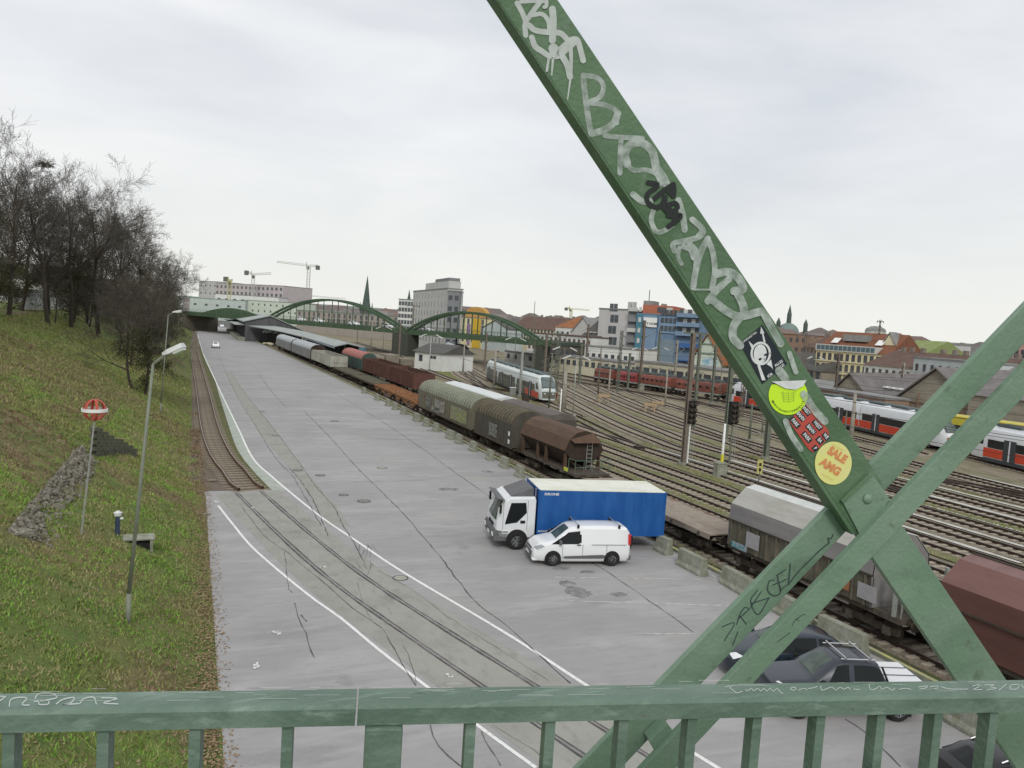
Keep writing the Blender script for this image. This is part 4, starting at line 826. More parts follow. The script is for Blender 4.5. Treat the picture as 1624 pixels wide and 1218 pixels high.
# parked cars right of the van, seen through the truss
m_bluecar = M('blue_black_paint', (.022, .032, .045), rough=.25, coat=.25); m_blackcar = M('black_paint_car', (.012, .012, .013), rough=.25, coat=.25); m_pick = M('slate_paint', (.03, .036, .048), rough=.28, coat=.25)
sth = [(2.1, .35, .55, .62, .60, .4), (2.0, .25, .68, .76, .78, .55), (1.6, .20, .80, .90, .86, .62), (.95, .2, .90, 1.0, .89, .66), (.75, .2, .92, 1.04, .89, .68), (.0, .2, .94, 1.40, .89, .60), (-.25, .2, .95, 1.45, .89, .61), (-.9, .2, .97, 1.46, .89, .61), (-1.45, .2, 1.0, 1.38, .88, .60), (-1.9, .25, 1.0, 1.12, .84, .62), (-2.05, .35, .90, 1.0, .78, .6)]
def hatch(label, loc, rz, paint, group=None, glassm=None):
    t, sp = car('parked_car', label, 'car', loc, rz, 4.1, 1.78, sth, paint, 0, 0)
    side_glass(t, sp, 4.5, 8.2, cut0=.55, cut1=.3, mat=glassm); front_glass(t, sth, 4, 5, mat=glassm or m_glassg, f0=.05); front_glass(t, sth, 9, 8, name='rear_window', sx_=-1, f0=.1, mat=glassm or m_glass)
    arches(t, (1.3, -1.25), .893, .36); wheels4(t, 1.3, -1.25, .83, .31)
    for s in (1, -1):
        obj('headlight', MB().add([(2.03, s*.50, .66), (1.93, s*.80, .70), (1.62, s*.86, .82), (1.80, s*.62, .86), (1.98, s*.5, .78)], [(0, 1, 2, 3, 4)]), m_lamp, t, raw=True)
        obj('tail_light', MB().box((-1.95, s*.76, .88), (.16, .16, .2)), m_redl, t, bevel=.02); obj('mirror', MB().box((.62, s*.98, 1.0), (.14, .18, .13)), paint, t, bevel=.03)
    obj('grille', MB().b(2.02, 2.11, -.4, .4, .42, .58), m_dark, t, bevel=.02); obj('number_plate', MB().b(2.11, 2.125, -.26, .26, .44, .54), m_white, t)
    return t
hatch('dark blue hatchback parked just behind the pickup, seen between the truss bars', (18.55, 20.1, 0), vz, m_bluecar)
stp = [(2.6, .5, .80, .86, .70, .5), (2.5, .38, .92, 1.0, .86, .62), (2.1, .36, 1.0, 1.10, .92, .70), (1.35, .35, 1.04, 1.16, .93, .72), (1.15, .35, 1.06, 1.20, .93, .72), (.45, .35, 1.08, 1.70, .93, .68), (.2, .35, 1.08, 1.76, .93, .69), (-.5, .35, 1.09, 1.76, .93, .69), (-.95, .35, 1.10, 1.70, .93, .68), (-1.2, .35, 1.10, 1.16, .93, .85), (-2.5, .38, 1.10, 1.14, .92, .86), (-2.65, .5, 1.0, 1.1, .88, .82)]
pc = G(1345, 1068, .9)
pk, spp = car('pickup_truck', 'dark slate pickup with double cab, roof bars and white bed cover', 'pickup', (18.55, 17.6, 0), vz-.02, 5.0, 1.86, stp, m_pick, 0, 0)
side_glass(pk, spp, 4.55, 6.2, cut0=.5); side_glass(pk, spp, 6.45, 8.6, cut1=.3); front_glass(pk, stp, 4, 5, f0=.05); arches(pk, (1.65, -1.6), .935, .44); wheels4(pk, 1.65, -1.6, .86, .39, .25)
m_cover = M('white_bed_cover', (.74, .75, .76), rough=.5)
obj('bed_cover', MB().b(-2.5, -1.28, -.78, .78, 1.15, 1.19), m_cover, pk, bevel=.02)
for y in (-.28, .28): obj('cover_bar', MB().b(-2.45, -1.3, y-.013, y+.013, 1.20, 1.22), m_plastic, pk)
for x in (.15, -.65): obj('roof_bar', MB().tube((x, -.68, 1.86), (x, .68, 1.86), .03), m_chrome, pk)
for y in (-.62, .62): obj('roof_rail', MB().tube((.3, y, 1.82), (-.85, y, 1.82), .02), m_chrome, pk)
for s in (1, -1): obj('mirror', MB().box((.98, s*1.02, 1.2), (.12, .17, .15)), m_dark, pk, bevel=.03); obj('headlight', MB().add([(2.55, s*.55, .90), (2.42, s*.86, .93), (2.1, s*.915, 1.02), (2.3, s*.66, 1.08)], [(0, 1, 2, 3)]), m_lamp, pk, raw=True)
obj('sport_bar', MB().tube((-1.25, -.75, 1.2), (-1.05, -.7, 1.62), .035).tube((-1.25, .75, 1.2), (-1.05, .7, 1.62), .035), m_dark, pk)
bc = G(1545, 1215, .8); c4 = hatch('black car with a roof rail at the lower right below the handrail', (19.3, 12.15, 0), vz+math.pi, m_blackcar)
for y in (-.55, .55): obj('roof_rail', MB().path([(.1, y, 1.44), (-.1, y, 1.5), (-1.0, y, 1.5), (-1.2, y, 1.42)], .02), m_chrome, c4)
pk.scale = (.93, .95, .95)
fc = G(341, 551, .2); far_car = hatch('small white car driving far up the lot road', (fc.x+.2, fc.y+2.2, 0), -math.pi/2, m_white_car)
for i, (px, lab, pt) in enumerate([((340, 522), 'dark car parked near the loading doors under the far bridge', m_blackcar), ((352, 519), 'grey car by the dock wall under the far bridge', m_pick)]):
    p = G(*px); q = dup(far_car, (p.x, p.y, 0), -math.pi/2, lab)

# concrete barrier blocks along the kerb
m_blockm = m_conc
bp = MB(); prof = [(-.28, 0), (-.28, .12), (-.19, .26), (-.15, .80), (.15, .80), (.19, .26), (.28, .12), (.28, 0)]
def block_mesh(Lk):
    return MB().prism(prof, (0, Lk, 0), (0, -Lk/2, 0), (1, 0, 0), (0, 0, 1)).mesh('barrier_block')
bpx = [((1052, 876), 1.0, 'concrete barrier block against the right rear corner of the box truck'), ((1097, 904), 1.9, 'long concrete barrier block right of the box truck, first after it'), ((1172, 936), 2.1, 'concrete barrier block just left of the marker-scrawled truss bar'),
       ((824, 756), 1.0, 'tall concrete block nearest the blue truck cab, seen above it'), ((801, 741), 1.1, 'second concrete block up the kerb from the truck cab'), ((786, 729), .9, 'third concrete block up the kerb from the truck cab'), ((763, 715), 1.0, 'fourth concrete block up the kerb from the truck cab'),
       ((744, 703), 1.0, 'concrete block beside the joint of the two arched wagons'), ((729, 696), 1.3, 'concrete block below the dark arched wagon, its far end'), ((711, 684), 1.0, 'concrete block below the graffiti on the pale wagon'), ((697, 676), 1.2, 'mossy concrete block below the middle of the pale wagon'),
       ((680, 668), 1.6, 'concrete block below the left end of the pale wagon'), ((661, 657), 1.2, 'small mossy block near the rusty flat wagons, nearest of that group'), ((648, 650), 1.2, 'small mossy block beside the second rusty flat wagon'), ((634, 644), 1.3, 'low concrete block beside the first rusty flat wagon'),
       ((617, 635), 1.3, 'low weathered block by the weedy flat wagon, lower one'), ((592, 624), 1.4, 'farthest concrete block by the weedy flat wagon'),
       ((1262, 982), 2.0, 'concrete barrier block behind the dark hatchback roof'), ((1345, 1022), 2.1, 'long concrete barrier block behind the pickup roof'), ((1520, 1150), 1.2, 'grey barrier block seen below the handrail, left one'), ((1556, 1170), 1.6, 'mossy barrier block seen below the handrail, right one')]
for px, Lk, lab in bpx:
    p = G(*px); o = obj('barrier_block', block_mesh(Lk), m_blockm, bevel=.02); o.location = (min(p.x, 22.45), p.y, 0); o.rotation_euler = (0, 0, random.gauss(0, .05)); tag(o, lab, 'barrier', 'concrete blocks along the lot kerb')

# ================================================================== RAIL VEHICLES
m_under = M('underframe', (.045, .038, .030), (.08, .065, .05), scale=4, rough=.9); m_underl = M('dusty_underframe', (.12, .10, .08), (.07, .06, .05), scale=4, rough=.9)
def bogie(t, x, gauge=1.4, wb=1.8, r=.44, hw=1.0):
    b_ = obj('bogie', MB().b(x-wb/2-.45, x+wb/2+.45, hw-.12, hw+.04, .42, .68).b(x-wb/2-.45, x+wb/2+.45, -hw-.04, -hw+.12, .42, .68).b(x-.2, x+.2, -hw, hw, .5, .8), m_under, t)
    for dx in (-wb/2, wb/2):
        mb = MB()
        for s in (1, -1): mb.lathe([(r, -.06), (r, .06), (.001, .06)], (x+dx, s*.75, r+.05), 16, 'Y')
        mb.tube((x+dx, -.75, r+.05), (x+dx, .75, r+.05), .07); obj('wheelset', mb, m_under, b_)
        for s in (1, -1): obj('axle_box', MB().box((x+dx, s*(hw+.08), r+.08), (.3, .14, .3)), m_underl, b_)
def buffers(t, L_, z=1.02):
    for e in (-1, 1):
        for s in (1, -1): obj('buffer', MB().tube((e*(L_/2-.05), s*.87, z), (e*(L_/2+.42), s*.87, z), .09).tube((e*(L_/2+.40), s*.87, z), (e*(L_/2+.46), s*.87, z), .22, .22, 14), m_under, t)
def tpos(y, line):
    for a, b_ in zip(line, line[1:]):
        if min(a[1], b_[1]) <= y <= max(a[1], b_[1]) and a[1] != b_[1]:
            f = (y-a[1])/(b_[1]-a[1]); return a[0]+(b_[0]-a[0])*f
    return line[-1][0]
def on_track(name, label, y0, y1, line, z=.09, cat='wagon', group='freight wagons standing beside the lot'):
    x0, x1 = tpos(y0, line), tpos(y1, line)
    return thing(name, label, cat, ((x0+x1)/2, (y0+y1)/2, z-.1), math.atan2(y1-y0, x1-x0), group), math.hypot(x1-x0, y1-y0)
def hopper_faceted(label, y0, y1, line, cr_up, cr_mid, cr_low, ridge_m, platform=0, ribs=True, extra=None):
    t, Lw = on_track('hopper_wagon', label, y0, y1, line); Lb_ = Lw-.9
    x0, x1 = -Lb_/2+platform, Lb_/2
    for s in (1, -1):                       # roof facets: low wall, shaded facet, lit facet, sky-lit top, all by colour
        def fac(name, a, b_, mat, th=.05):
            mb = MB(); mb.loft([[(x0, s*a[0], a[1]), (x0, s*b_[0], b_[1]), (x0, s*(b_[0]-.04), b_[1]-th), (x0, s*(a[0]-.04), a[1]-th)], [(x1, s*a[0], a[1]), (x1, s*b_[0], b_[1]), (x1, s*(b_[0]-.04), b_[1]-th), (x1, s*(a[0]-.04), a[1]-th)]]); obj(name, mb, mat, t)
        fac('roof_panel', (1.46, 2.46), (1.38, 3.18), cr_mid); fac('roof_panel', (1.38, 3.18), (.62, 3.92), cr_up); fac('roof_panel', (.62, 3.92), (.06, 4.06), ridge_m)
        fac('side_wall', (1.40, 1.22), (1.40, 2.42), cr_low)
        obj('eave_rail', MB().b(x0, x1, s*1.45-.04, s*1.45+.04, 2.40, 2.47), m_under, t)
        if ribs:
            k = 0; x = x0+.3
            while x < x1: obj('rib', MB().b(x-.05, x+.05, s*1.40-.0, s*1.48, 1.22, 2.40), cr_low, t); x += .62
    obj('roof_ridge', MB().b(x0, x1, -.06, .06, 4.04, 4.10), m_under, t)
    for x in (x0, x1): obj('end_wall', MB().prism([(-1.4, 1.2), (-1.46, 2.46), (-1.38, 3.15), (-.62, 3.88), (0, 4.02), (.62, 3.88), (1.38, 3.15), (1.46, 2.46), (1.4, 1.2)], (.05 if x < 0 else -.05, 0, 0), (x, 0, 0), (0, 1, 0), (0, 0, 1)), cr_mid, t)
    obj('chassis', MB().b(-Lw/2+.3, Lw/2-.3, -1.25, 1.25, .98, 1.20), m_underl, t)
    bogie(t, -Lw/2+1.9); bogie(t, Lw/2-1.9); buffers(t, Lw-.8)
    if platform:
        mb = MB(); px0 = -Lb_/2-.1
        for y in (-1.2, -.6, 0, .6, 1.2): mb.tube((px0, y, 1.2), (px0, y, 2.2), .02)
        mb.tube((px0, -1.25, 2.2), (px0, 1.25, 2.2), .025).tube((px0, -1.25, 1.7), (px0, 1.25, 1.7), .02); obj('platform_railing', mb, m_galv, t)
        obj('end_frame', MB().b(px0+.2, px0+.32, 1.2, 1.32, 1.2, 2.9).b(px0+.2, px0+.32, -1.32, -1.2, 1.2, 2.9).b(px0+.2, px0+.32, -1.3, 1.3, 2.0, 2.12), m_galv, t)
        lad = MB()
        for y in (.2, .6): lad.tube((px0+.45, y, 1.2), (px0+.75, y, 3.7), .018)
        for q in range(7): lad.tube((px0+.45+.05*q, .2, 1.4+.35*q), (px0+.45+.05*q, .6, 1.4+.35*q), .014)
        obj('ladder', lad, m_galv, t)
    return t, x0, x1
m_g1 = M('wagon_pale_roof', (.42, .41, .38), (.33, .32, .28), scale=1.5, rough=.6, stretch=(.4, 2, 2)); m_g2 = M('wagon_shaded_grey', (.235, .225, .22), (.18, .17, .165), scale=1.5, rough=.6, stretch=(.4, 2, 2)); m_g3 = M('wagon_sky_lit_top', (.62, .64, .62), (.50, .51, .48), scale=2, rough=.5); m_g4 = M('olive_grimy_wall', (.15, .14, .11), (.10, .095, .07), (.20, .17, .13), scale=2.5, rough=.9, stretch=(2, 1, .4), lo=.3, hi=.7)  # light on each facet put into colour: shaded lower slope, sky-lit top
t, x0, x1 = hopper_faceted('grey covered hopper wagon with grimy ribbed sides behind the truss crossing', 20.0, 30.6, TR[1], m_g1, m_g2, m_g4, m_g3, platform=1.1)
def panel(t, x, z, w_, h, mat, name, y=1.49): return obj(name, MB().b(x-w_/2, x+w_/2, y-.0, y+.012, z-h/2, z+h/2), mat, t)
m_lbl = M('grey_notice', (.36, .35, .36), (.30, .29, .30), scale=5, rough=.7); m_teal = M('teal_graffiti', (.03, .24, .28), (.30, .34, .36), scale=5, lo=.45, hi=.55); m_or2 = M('orange_rust_panel', (.36, .16, .07), (.25, .12, .07), scale=3)
panel(t, 3.0, 1.85, .9, .7, m_lbl, 'data_panel'); panel(t, 3.9, 1.35, 1.1, .28, m_teal, 'graffiti_tag'); panel(t, -2.3, 1.9, .9, .8, m_or2, 'rust_patch'); panel(t, -3.6, 1.75, .9, .6, m_lbl, 'data_panel')
m_r1 = M('wagon_dull_red', (.185, .092, .078), (.15, .075, .065), scale=1.5, rough=.6, stretch=(.4, 2, 2)); m_r2 = M('wagon_shaded_red', (.13, .062, .052), (.105, .05, .042), scale=1.5, rough=.65, stretch=(.4, 2, 2)); m_r3 = M('wagon_lit_red_top', (.22, .13, .12), (.18, .10, .09), scale=2, rough=.6)  # one red in painted tones: shaded lower facets, lit top
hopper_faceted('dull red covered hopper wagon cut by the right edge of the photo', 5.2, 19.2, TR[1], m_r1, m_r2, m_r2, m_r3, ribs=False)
# low flat wagon
m_deck = M('rusty_deck', (.24, .19, .155), (.31, .27, .22), (.20, .12, .08), scale=1.3, rough=.9, lo=.35, hi=.7, stretch=(.5, 1, 1)); m_wood = M('deck_board', (.20, .16, .12), (.28, .235, .18), scale=3, rough=.95)
def flat(label, y0, y1, line, mat, weeds=False, boards=True, skeleton=False):
    t, Lw = on_track('flat_wagon', label, y0, y1, line); n = int(Lw/.75)
    if skeleton:
        for s in (1, -1): obj('side_beam', MB().b(-Lw/2, Lw/2, s*1.25-.08, s*1.25+.08, 1.0, 1.28), mat, t); obj('side_beam', MB().b(-Lw/2, Lw/2, s*.45-.07, s*.45+.07, 1.0, 1.22), mat, t)
        for k in range(n//2+1): x = -Lw/2+.1+k*(Lw-.2)/(n//2); obj('cross_beam', MB().b(x-.09, x+.09, -1.3, 1.3, 1.06, 1.26), mat, t)
        for s in (1, -1):
            for k in range(3):
                x = -Lw/2+Lw*(k+.5)/3; obj('fish_belly', MB().prism([(-1.5, 1.0), (-.7, .55), (.7, .55), (1.5, 1.0)], (0, .06, 0), (x, s*1.25-.03, 0), (1, 0, 0), (0, 0, 1)), mat, t)
    else:
        for k in range(n): x = -Lw/2+Lw*(k+.5)/n; obj('deck_board', MB().b(x-Lw/n/2+.008, x+Lw/n/2-.008, -1.35, 1.35, 1.16, 1.22+random.uniform(-.006, .01)), mat, t)
        obj('side_sill', MB().b(-Lw/2, Lw/2, 1.352, 1.44, 1.0, 1.26).b(-Lw/2, Lw/2, -1.44, -1.352, 1.0, 1.26), m_under if not boards else mat, t)
    for s in (1, -1):
        for k in range(6): x = -Lw/2+.8+k*(Lw-1.6)/5; obj('stake_pocket', MB().box((x, s*1.46, 1.08), (.14, .08, .22)), m_underl, t)
    bogie(t, -Lw/2+2); bogie(t, Lw/2-2); buffers(t, Lw); return t
flat('empty flat wagon with worn brown deck between the box truck and grey hopper', 31.6, 45.2, TR[1], m_deck)
# brown hopper with open sides
m_bh = M('brown_hopper_roof', (.125, .078, .052), (.09, .056, .038), scale=1.5, rough=.7, stretch=(.4, 2, 2)); m_bd = M('brown_hopper_dark', (.06, .04, .03), (.04, .03, .024), scale=3, rough=.85); m_bh2 = M('brown_hopper_facet', (.115, .073, .048), (.09, .056, .038), scale=1.5, rough=.7)  # lit roof and shaded underside put into the browns
t, Lw = on_track('hopper_wagon', 'brown open-frame hopper wagon with ladder, left of the truck', 46.3, 56.2, TR[1]); xa, xb = -Lw/2+1.7, Lw/2-.2
for s in (1, -1):
    for a, b_, mt in (((1.5, 2.55), (1.15, 3.35), m_bh2), ((1.15, 3.35), (.6, 3.80), m_bh), ((.6, 3.80), (0, 3.95), m_bh)):
        obj('roof_panel', MB().loft([[(x, s*a[0], a[1]), (x, s*b_[0], b_[1]), (x, s*b_[0], b_[1]-.05), (x, s*(a[0]-.05), a[1]-.03)] for x in (xa, xb)]), mt, t)
    obj('funnel_side', MB().loft([[(xa+.1, s*1.45, 2.5), (xa+.1, s*.5, 1.3), (xa+.1, s*.42, 1.3), (xa+.1, s*1.38, 2.5)], [(xb-.1, s*1.45, 2.5), (xb-.1, s*.5, 1.3), (xb-.1, s*.42, 1.3), (xb-.1, s*1.38, 2.5)]]), m_bd, t)
    for x in (xa+.25, (xa+xb)/2-.6, (xa+xb)/2+.9, xb-.3): obj('leg', MB().prism([(-.22, 1.2), (-.10, 2.5), (.10, 2.5), (.22, 1.2), (.12, 1.2), (0, 2.1), (-.12, 1.2)], (0, .10, 0), (x, s*1.3-.05, 0), (1, 0, 0), (0, 0, 1)), m_bh2, t)
for x, q in ((xa, -1), (xb, 1)):
    obj('end_wall', MB().prism([(-.9, 1.9), (-1.5, 2.55), (-1.15, 3.33), (-.6, 3.78), (0, 3.92), (.6, 3.78), (1.15, 3.33), (1.5, 2.55), (.9, 1.9)], (.05*-q, 0, 0), (x+q*.01, 0, 0), (0, 1, 0), (0, 0, 1)), m_bd, t)
obj('end_roof_flap', MB().add([(xa, -1.15, 3.35), (xa, -.6, 3.8), (xa, .6, 3.8), (xa, 1.15, 3.35), (xa-.45, 1.0, 3.15), (xa-.45, -1.0, 3.15)], [(0, 1, 2, 3, 4, 5)]), m_bh, t)
obj('chassis', MB().b(-Lw/2+.2, Lw/2-.2, -1.3, 1.3, 1.0, 1.2), m_underl, t); lad = MB(); px0 = xa-.4
for y in (-.55, -.15): lad.tube((xa-.12, y, 1.2), (xa-.12, y, 3.1), .02)
for q in range(6): lad.tube((xa-.12, -.55, 1.5+.28*q), (xa-.12, -.15, 1.5+.28*q), .018)
obj('ladder', lad, m_galv, t); mb = MB(); px0 = -Lw/2+.35
for y in (-1.3, -.65, 0, .65, 1.3): mb.tube((px0, y, 1.2), (px0, y, 2.1), .02)
for y in (-1.3, 1.3): mb.tube((px0, y, 2.1), (px0+1.0, y, 2.1), .02).tube((px0+1.0, y, 1.2), (px0+1.0, y, 2.1), .02)
mb.tube((px0, -1.3, 2.1), (px0, 1.3, 2.1), .022).tube((px0, -1.3, 1.65), (px0, 1.3, 1.65), .02); obj('platform_railing', mb, M('dull_green_rail', (.12, .17, .11), rough=.7), t)
obj('brake_box', MB().box((xa-.1, 1.38, 1.3), (.5, .06, .25)), M('yellow_marking', (.5, .55, .08), rough=.6), t); bogie(t, -Lw/2+1.9); bogie(t, Lw/2-1.9); buffers(t, Lw-.6)
# arched roof wagons
def arched(label, y0, y1, line, roofm, wallm, endm, nrib, graf=None, zt=4.05, hw=1.43, nwr=14, ribm=None, roofz=2.95):
    t, Lw = on_track('covered_wagon', label, y0, y1, line); Lb_ = Lw-.7
    arc = [(hw*math.cos(a), roofz+(zt-roofz)*math.sin(a)) for a in [math.pi*k/10 for k in range(11)]]
    obj('roof', MB().loft([[(x, y, z) for y, z in arc]+[(x, y*.96, z-.05) for y, z in arc[::-1]] for x in (-Lb_/2, Lb_/2)]), roofm, t, smooth=False)
    for k in range(nrib):
        x = -Lb_/2+Lb_*(k+.5)/nrib; r = [[(x+dx, y*1.0+(.03 if y > 0 else -.03)*abs(math.cos(i*math.pi/10)), z+.035) for i, (y, z) in enumerate(arc)] for dx in (-.06, .06)]
        mb = MB(); n_ = len(arc); mb.add(r[0]+r[1]+[(p[0], p[1]*.97, p[2]-.05) for p in r[0]]+[(p[0], p[1]*.97, p[2]-.05) for p in r[1]], [(i, i+1, n_+i+1, n_+i) for i in range(n_-1)]+[(i, i+1, 2*n_+i+1, 2*n_+i) for i in range(n_-1)]+[(n_+i, n_+i+1, 3*n_+i+1, 3*n_+i) for i in range(n_-1)])
        obj('roof_rib', mb, ribm or roofm, t)
    for s in (1, -1):
        obj('side_wall', MB().b(-Lb_/2, Lb_/2, s*hw-.06*s, s*hw, 1.1, roofz), wallm, t)
        for k in range(nwr+1): x = -Lb_/2+Lb_*k/nwr; obj('wall_rib', MB().b(x-.035, x+.035, s*hw, s*(hw+.05), 1.1, roofz-.03), wallm, t)
        obj('sill', MB().b(-Lb_/2, Lb_/2, s*(hw-.1), s*(hw+.03), .98, 1.10), m_underl, t)
    for x, q in ((-Lb_/2, -1), (Lb_/2, 1)): obj('end_wall', MB().prism([(-hw+.02, 1.05)]+[(y*.985, z-.02) for y, z in arc[::-1]]+[(hw-.02, 1.05)], (.05*-q, 0, 0), (x+q*.004, 0, 0), (0, 1, 0), (0, 0, 1)), endm, t)
    obj('chassis', MB().b(-Lw/2+.3, Lw/2-.3, -1.2, 1.2, .8, .979), m_under, t); bogie(t, -Lw/2+2.1); bogie(t, Lw/2-2.1); buffers(t, Lw-.7)
    if graf:
        for x, z, w_, h, mt in graf: obj('graffiti', MB().b(x-w_/2, x+w_/2, hw+.052, hw+.056, z-h/2, z+h/2), mt, t)
    return t
m_prr = M('lit_pale_rib', (.36, .38, .30), (.28, .29, .22), scale=2, rough=.75)  # ribs coloured paler than their roof as a painted highlight
m_pr = M('pale_ribbed_roof', (.215, .23, .175), (.16, .17, .125), scale=1.2, rough=.75, stretch=(.5, 1, 1)); m_dr = M('shaded_mossy_roof', (.075, .066, .046), (.11, .092, .062), scale=1.2, rough=.85); m_drr = M('rib_highlight', (.19, .175, .12), (.13, .11, .075), scale=2, rough=.8)  # roofs darkened between ribs, ribs lightened: relief shading put into colour
m_pw = M('grimy_red_brown_wall', (.115, .105, .08), (.17, .165, .12), (.13, .075, .055), scale=1.1, rough=.9, stretch=(1.6, 1, .5), lo=.3, hi=.72); m_dw = M('grimy_dark_wall', (.066, .060, .048), (.095, .088, .072), (.058, .045, .036), scale=1.1, rough=.92, stretch=(1.6, 1, .5), lo=.3, hi=.72)
m_gfy = M('yellow_green_graffiti', (.30, .32, .10), (.14, .14, .09), (.34, .34, .30), scale=2.5, lo=.42, hi=.58, rough=.8, stretch=(1.6, 1, 1)); m_gfw = M('washed_white_graffiti', (.32, .32, .28), (.13, .12, .10), scale=3.5, lo=.46, hi=.56, rough=.8, stretch=(1.4, 1, 1)); m_gfd = M('worn_pale_graffiti', (.24, .25, .23), (.075, .07, .06), scale=4, lo=.46, hi=.56, rough=.85)
arched('dark grimy wagon with ribbed brown arched roof, behind the brown hopper', 57.4, 66.9, TR[1], m_dr, m_dw, m_dw, 13, [(-.2, 1.9, 1.9, 1.1, m_gfd), (-3.9, 2.15, .35, .35, m_white), (-3.9, 1.5, .35, .35, m_white)], ribm=m_drr)
arched('pale ribbed-roof wagon with yellow graffiti on its side, longest covered one', 67.3, 86.4, TR[1], m_pr, m_pw, m_pw, 24, [(-5.5, 1.95, 5.0, 1.3, m_gfy), (.8, 2.0, 3.6, 1.2, m_gfw), (5.0, 1.9, 2.0, 1.0, m_gfd), (2.2, 1.5, 3.0, .5, m_gfw)], nwr=22, hw=1.45, ribm=m_prr)
m_rust = M('orange_rust', (.36, .17, .075), (.25, .12, .06), (.42, .23, .12), scale=1.5, rough=.85, lo=.3, hi=.7)
flat('rusty orange container wagon frame next to the pale arched wagon', 87.6, 98.0, TR[1], m_rust, skeleton=True)
flat('second rusty container wagon frame, farther up the train', 99.0, 110.0, TR[1], m_rust, skeleton=True)
m_weedd = M('weedy_deck', (.12, .12, .08), (.09, .075, .06), (.14, .15, .07), scale=1.2, rough=.95)
flat('dark flat wagon overgrown with weeds, before the rusty frames', 111.2, 126, TR[1], m_weedd); flat('dark low flat wagon beside the white open wagon', 127, 141, TR[1], m_weedd)
def open_wagon(label, y0, y1, line, mat, nst=12, zt=3.0, inner=None, group='freight wagons standing beside the lot'):
    t, Lw = on_track('open_wagon', label, y0, y1, line, group=group); Lb_ = Lw-.8; hw = 1.42
    for s in (1, -1):
        obj('side_wall', MB().b(-Lb_/2, Lb_/2, s*hw-.05, s*hw+.05, 1.15, zt), mat, t); obj('top_rail', MB().b(-Lb_/2, Lb_/2, s*hw-.08, s*hw+.08, zt, zt+.1), mat, t)
        for k in range(nst+1): x = -Lb_/2+.06+(Lb_-.12)*k/nst; obj('stake', MB().b(x-.07, x+.07, s*(hw+.05), s*(hw+.15), 1.1, zt), mat, t)
    for q in (-1, 1): obj('end_wall', MB().b(q*Lb_/2-.05, q*Lb_/2+.05, -hw-.02, hw+.02, 1.15, zt+.06), mat, t); obj('end_rib', MB().b(q*(Lb_/2+.05), q*(Lb_/2+.12), -hw, hw, 1.9, 2.05), mat, t)
    obj('floor', MB().b(-Lb_/2, Lb_/2, -1.35, 1.35, 1.1, 1.18), m_under if not inner else inner, t); bogie(t, -Lw/2+2); bogie(t, Lw/2-2); buffers(t, Lw-.4); return t
m_ww = M('chalky_white_wagon', (.42, .43, .37), (.30, .27, .22), scale=.9, rough=.85, lo=.4, hi=.7, stretch=(1.5, 1, .5))
open_wagon('chalky white open wagon with upright stakes, far up the freight line', 142.5, 164, TR[1], m_ww, nst=10)
m_sr = M('silver_roof', (.42, .45, .46), (.34, .36, .37), scale=.8, rough=.5); m_sw = M('silver_grey_wall', (.26, .27, .27), (.18, .18, .17), scale=.8, rough=.8, stretch=(2, 1, .5))
arched('silver grey arched covered wagon, farthest but one of the freight line', 165, 192, TR[1], m_sr, m_sw, m_bd, 6, nwr=10, hw=1.5); arched('last silver arched wagon next to the platform canopy', 193, 222, TR[1], m_sr, m_sw, m_bd, 6, nwr=10, hw=1.5)
T2 = [(29.9, -10), (29.9, 60), (29.9, 110), (28.6, 200), (27.5, 300)]
m_rb = M('red_brown_wagon', (.145, .066, .052), (.105, .055, .045), (.17, .09, .07), scale=1.1, rough=.85, lo=.3, hi=.7, stretch=(1.5, 1, .5)); m_gw2 = M('dark_green_wagon', (.05, .09, .075), (.07, .10, .09), scale=1, rough=.8); m_rr = M('faded_red_roof', (.42, .17, .14), (.36, .15, .13), scale=1, rough=.7)
open_wagon('red-brown open wagon on the second track, its end facing the pale wagon', 104.5, 119, T2, m_rb, nst=14, zt=3.25); open_wagon('red-brown open wagon on the second track, farther one', 120, 138, T2, m_rb, nst=14, zt=3.25)
arched('dark green wagon with faded red arched roof beside the platform end', 139, 158, T2, m_rr, m_gw2, m_gw2, 5, nwr=8, zt=4.1)
m_wr = M('bright_white_roof', (.66, .69, .68), (.58, .60, .58), scale=2, rough=.5); m_br2 = M('slate_brown_roof', (.15, .13, .115), (.11, .095, .085), scale=1, rough=.7, stretch=(.3, 1, 1))
def flatroof(label, y0, y1, line, roofm, wallm):
    t, Lw = on_track('covered_wagon', label, y0, y1, line); hw = 1.4
    obj('body', MB().b(-Lw/2+.4, Lw/2-.4, -hw, hw, 1.1, 2.9), wallm, t); obj('roof', MB().prism([(-hw-.05, 2.9), (-hw*.8, 3.35), (0, 3.55), (hw*.8, 3.35), (hw+.05, 2.9)], (Lw-.9, 0, 0), (-Lw/2+.45, 0, 0), (0, 1, 0), (0, 0, 1)), roofm, t, bevel=.03)
    for k in range(9): x = -Lw/2+.5+(Lw-1)*k/8; obj('wall_rib', MB().b(x-.05, x+.05, hw, hw+.05, 1.1, 2.88), wallm, t)
    bogie(t, -Lw/2+2); bogie(t, Lw/2-2); buffers(t, Lw-.5)
flatroof('wagon with bright white roof glimpsed behind the pale arched wagon', 73.5, 92, T2, m_wr, m_dw); flatroof('wagon with slate brown roof behind the dark arched wagon', 60.5, 72.8, T2, m_br2, m_dw)
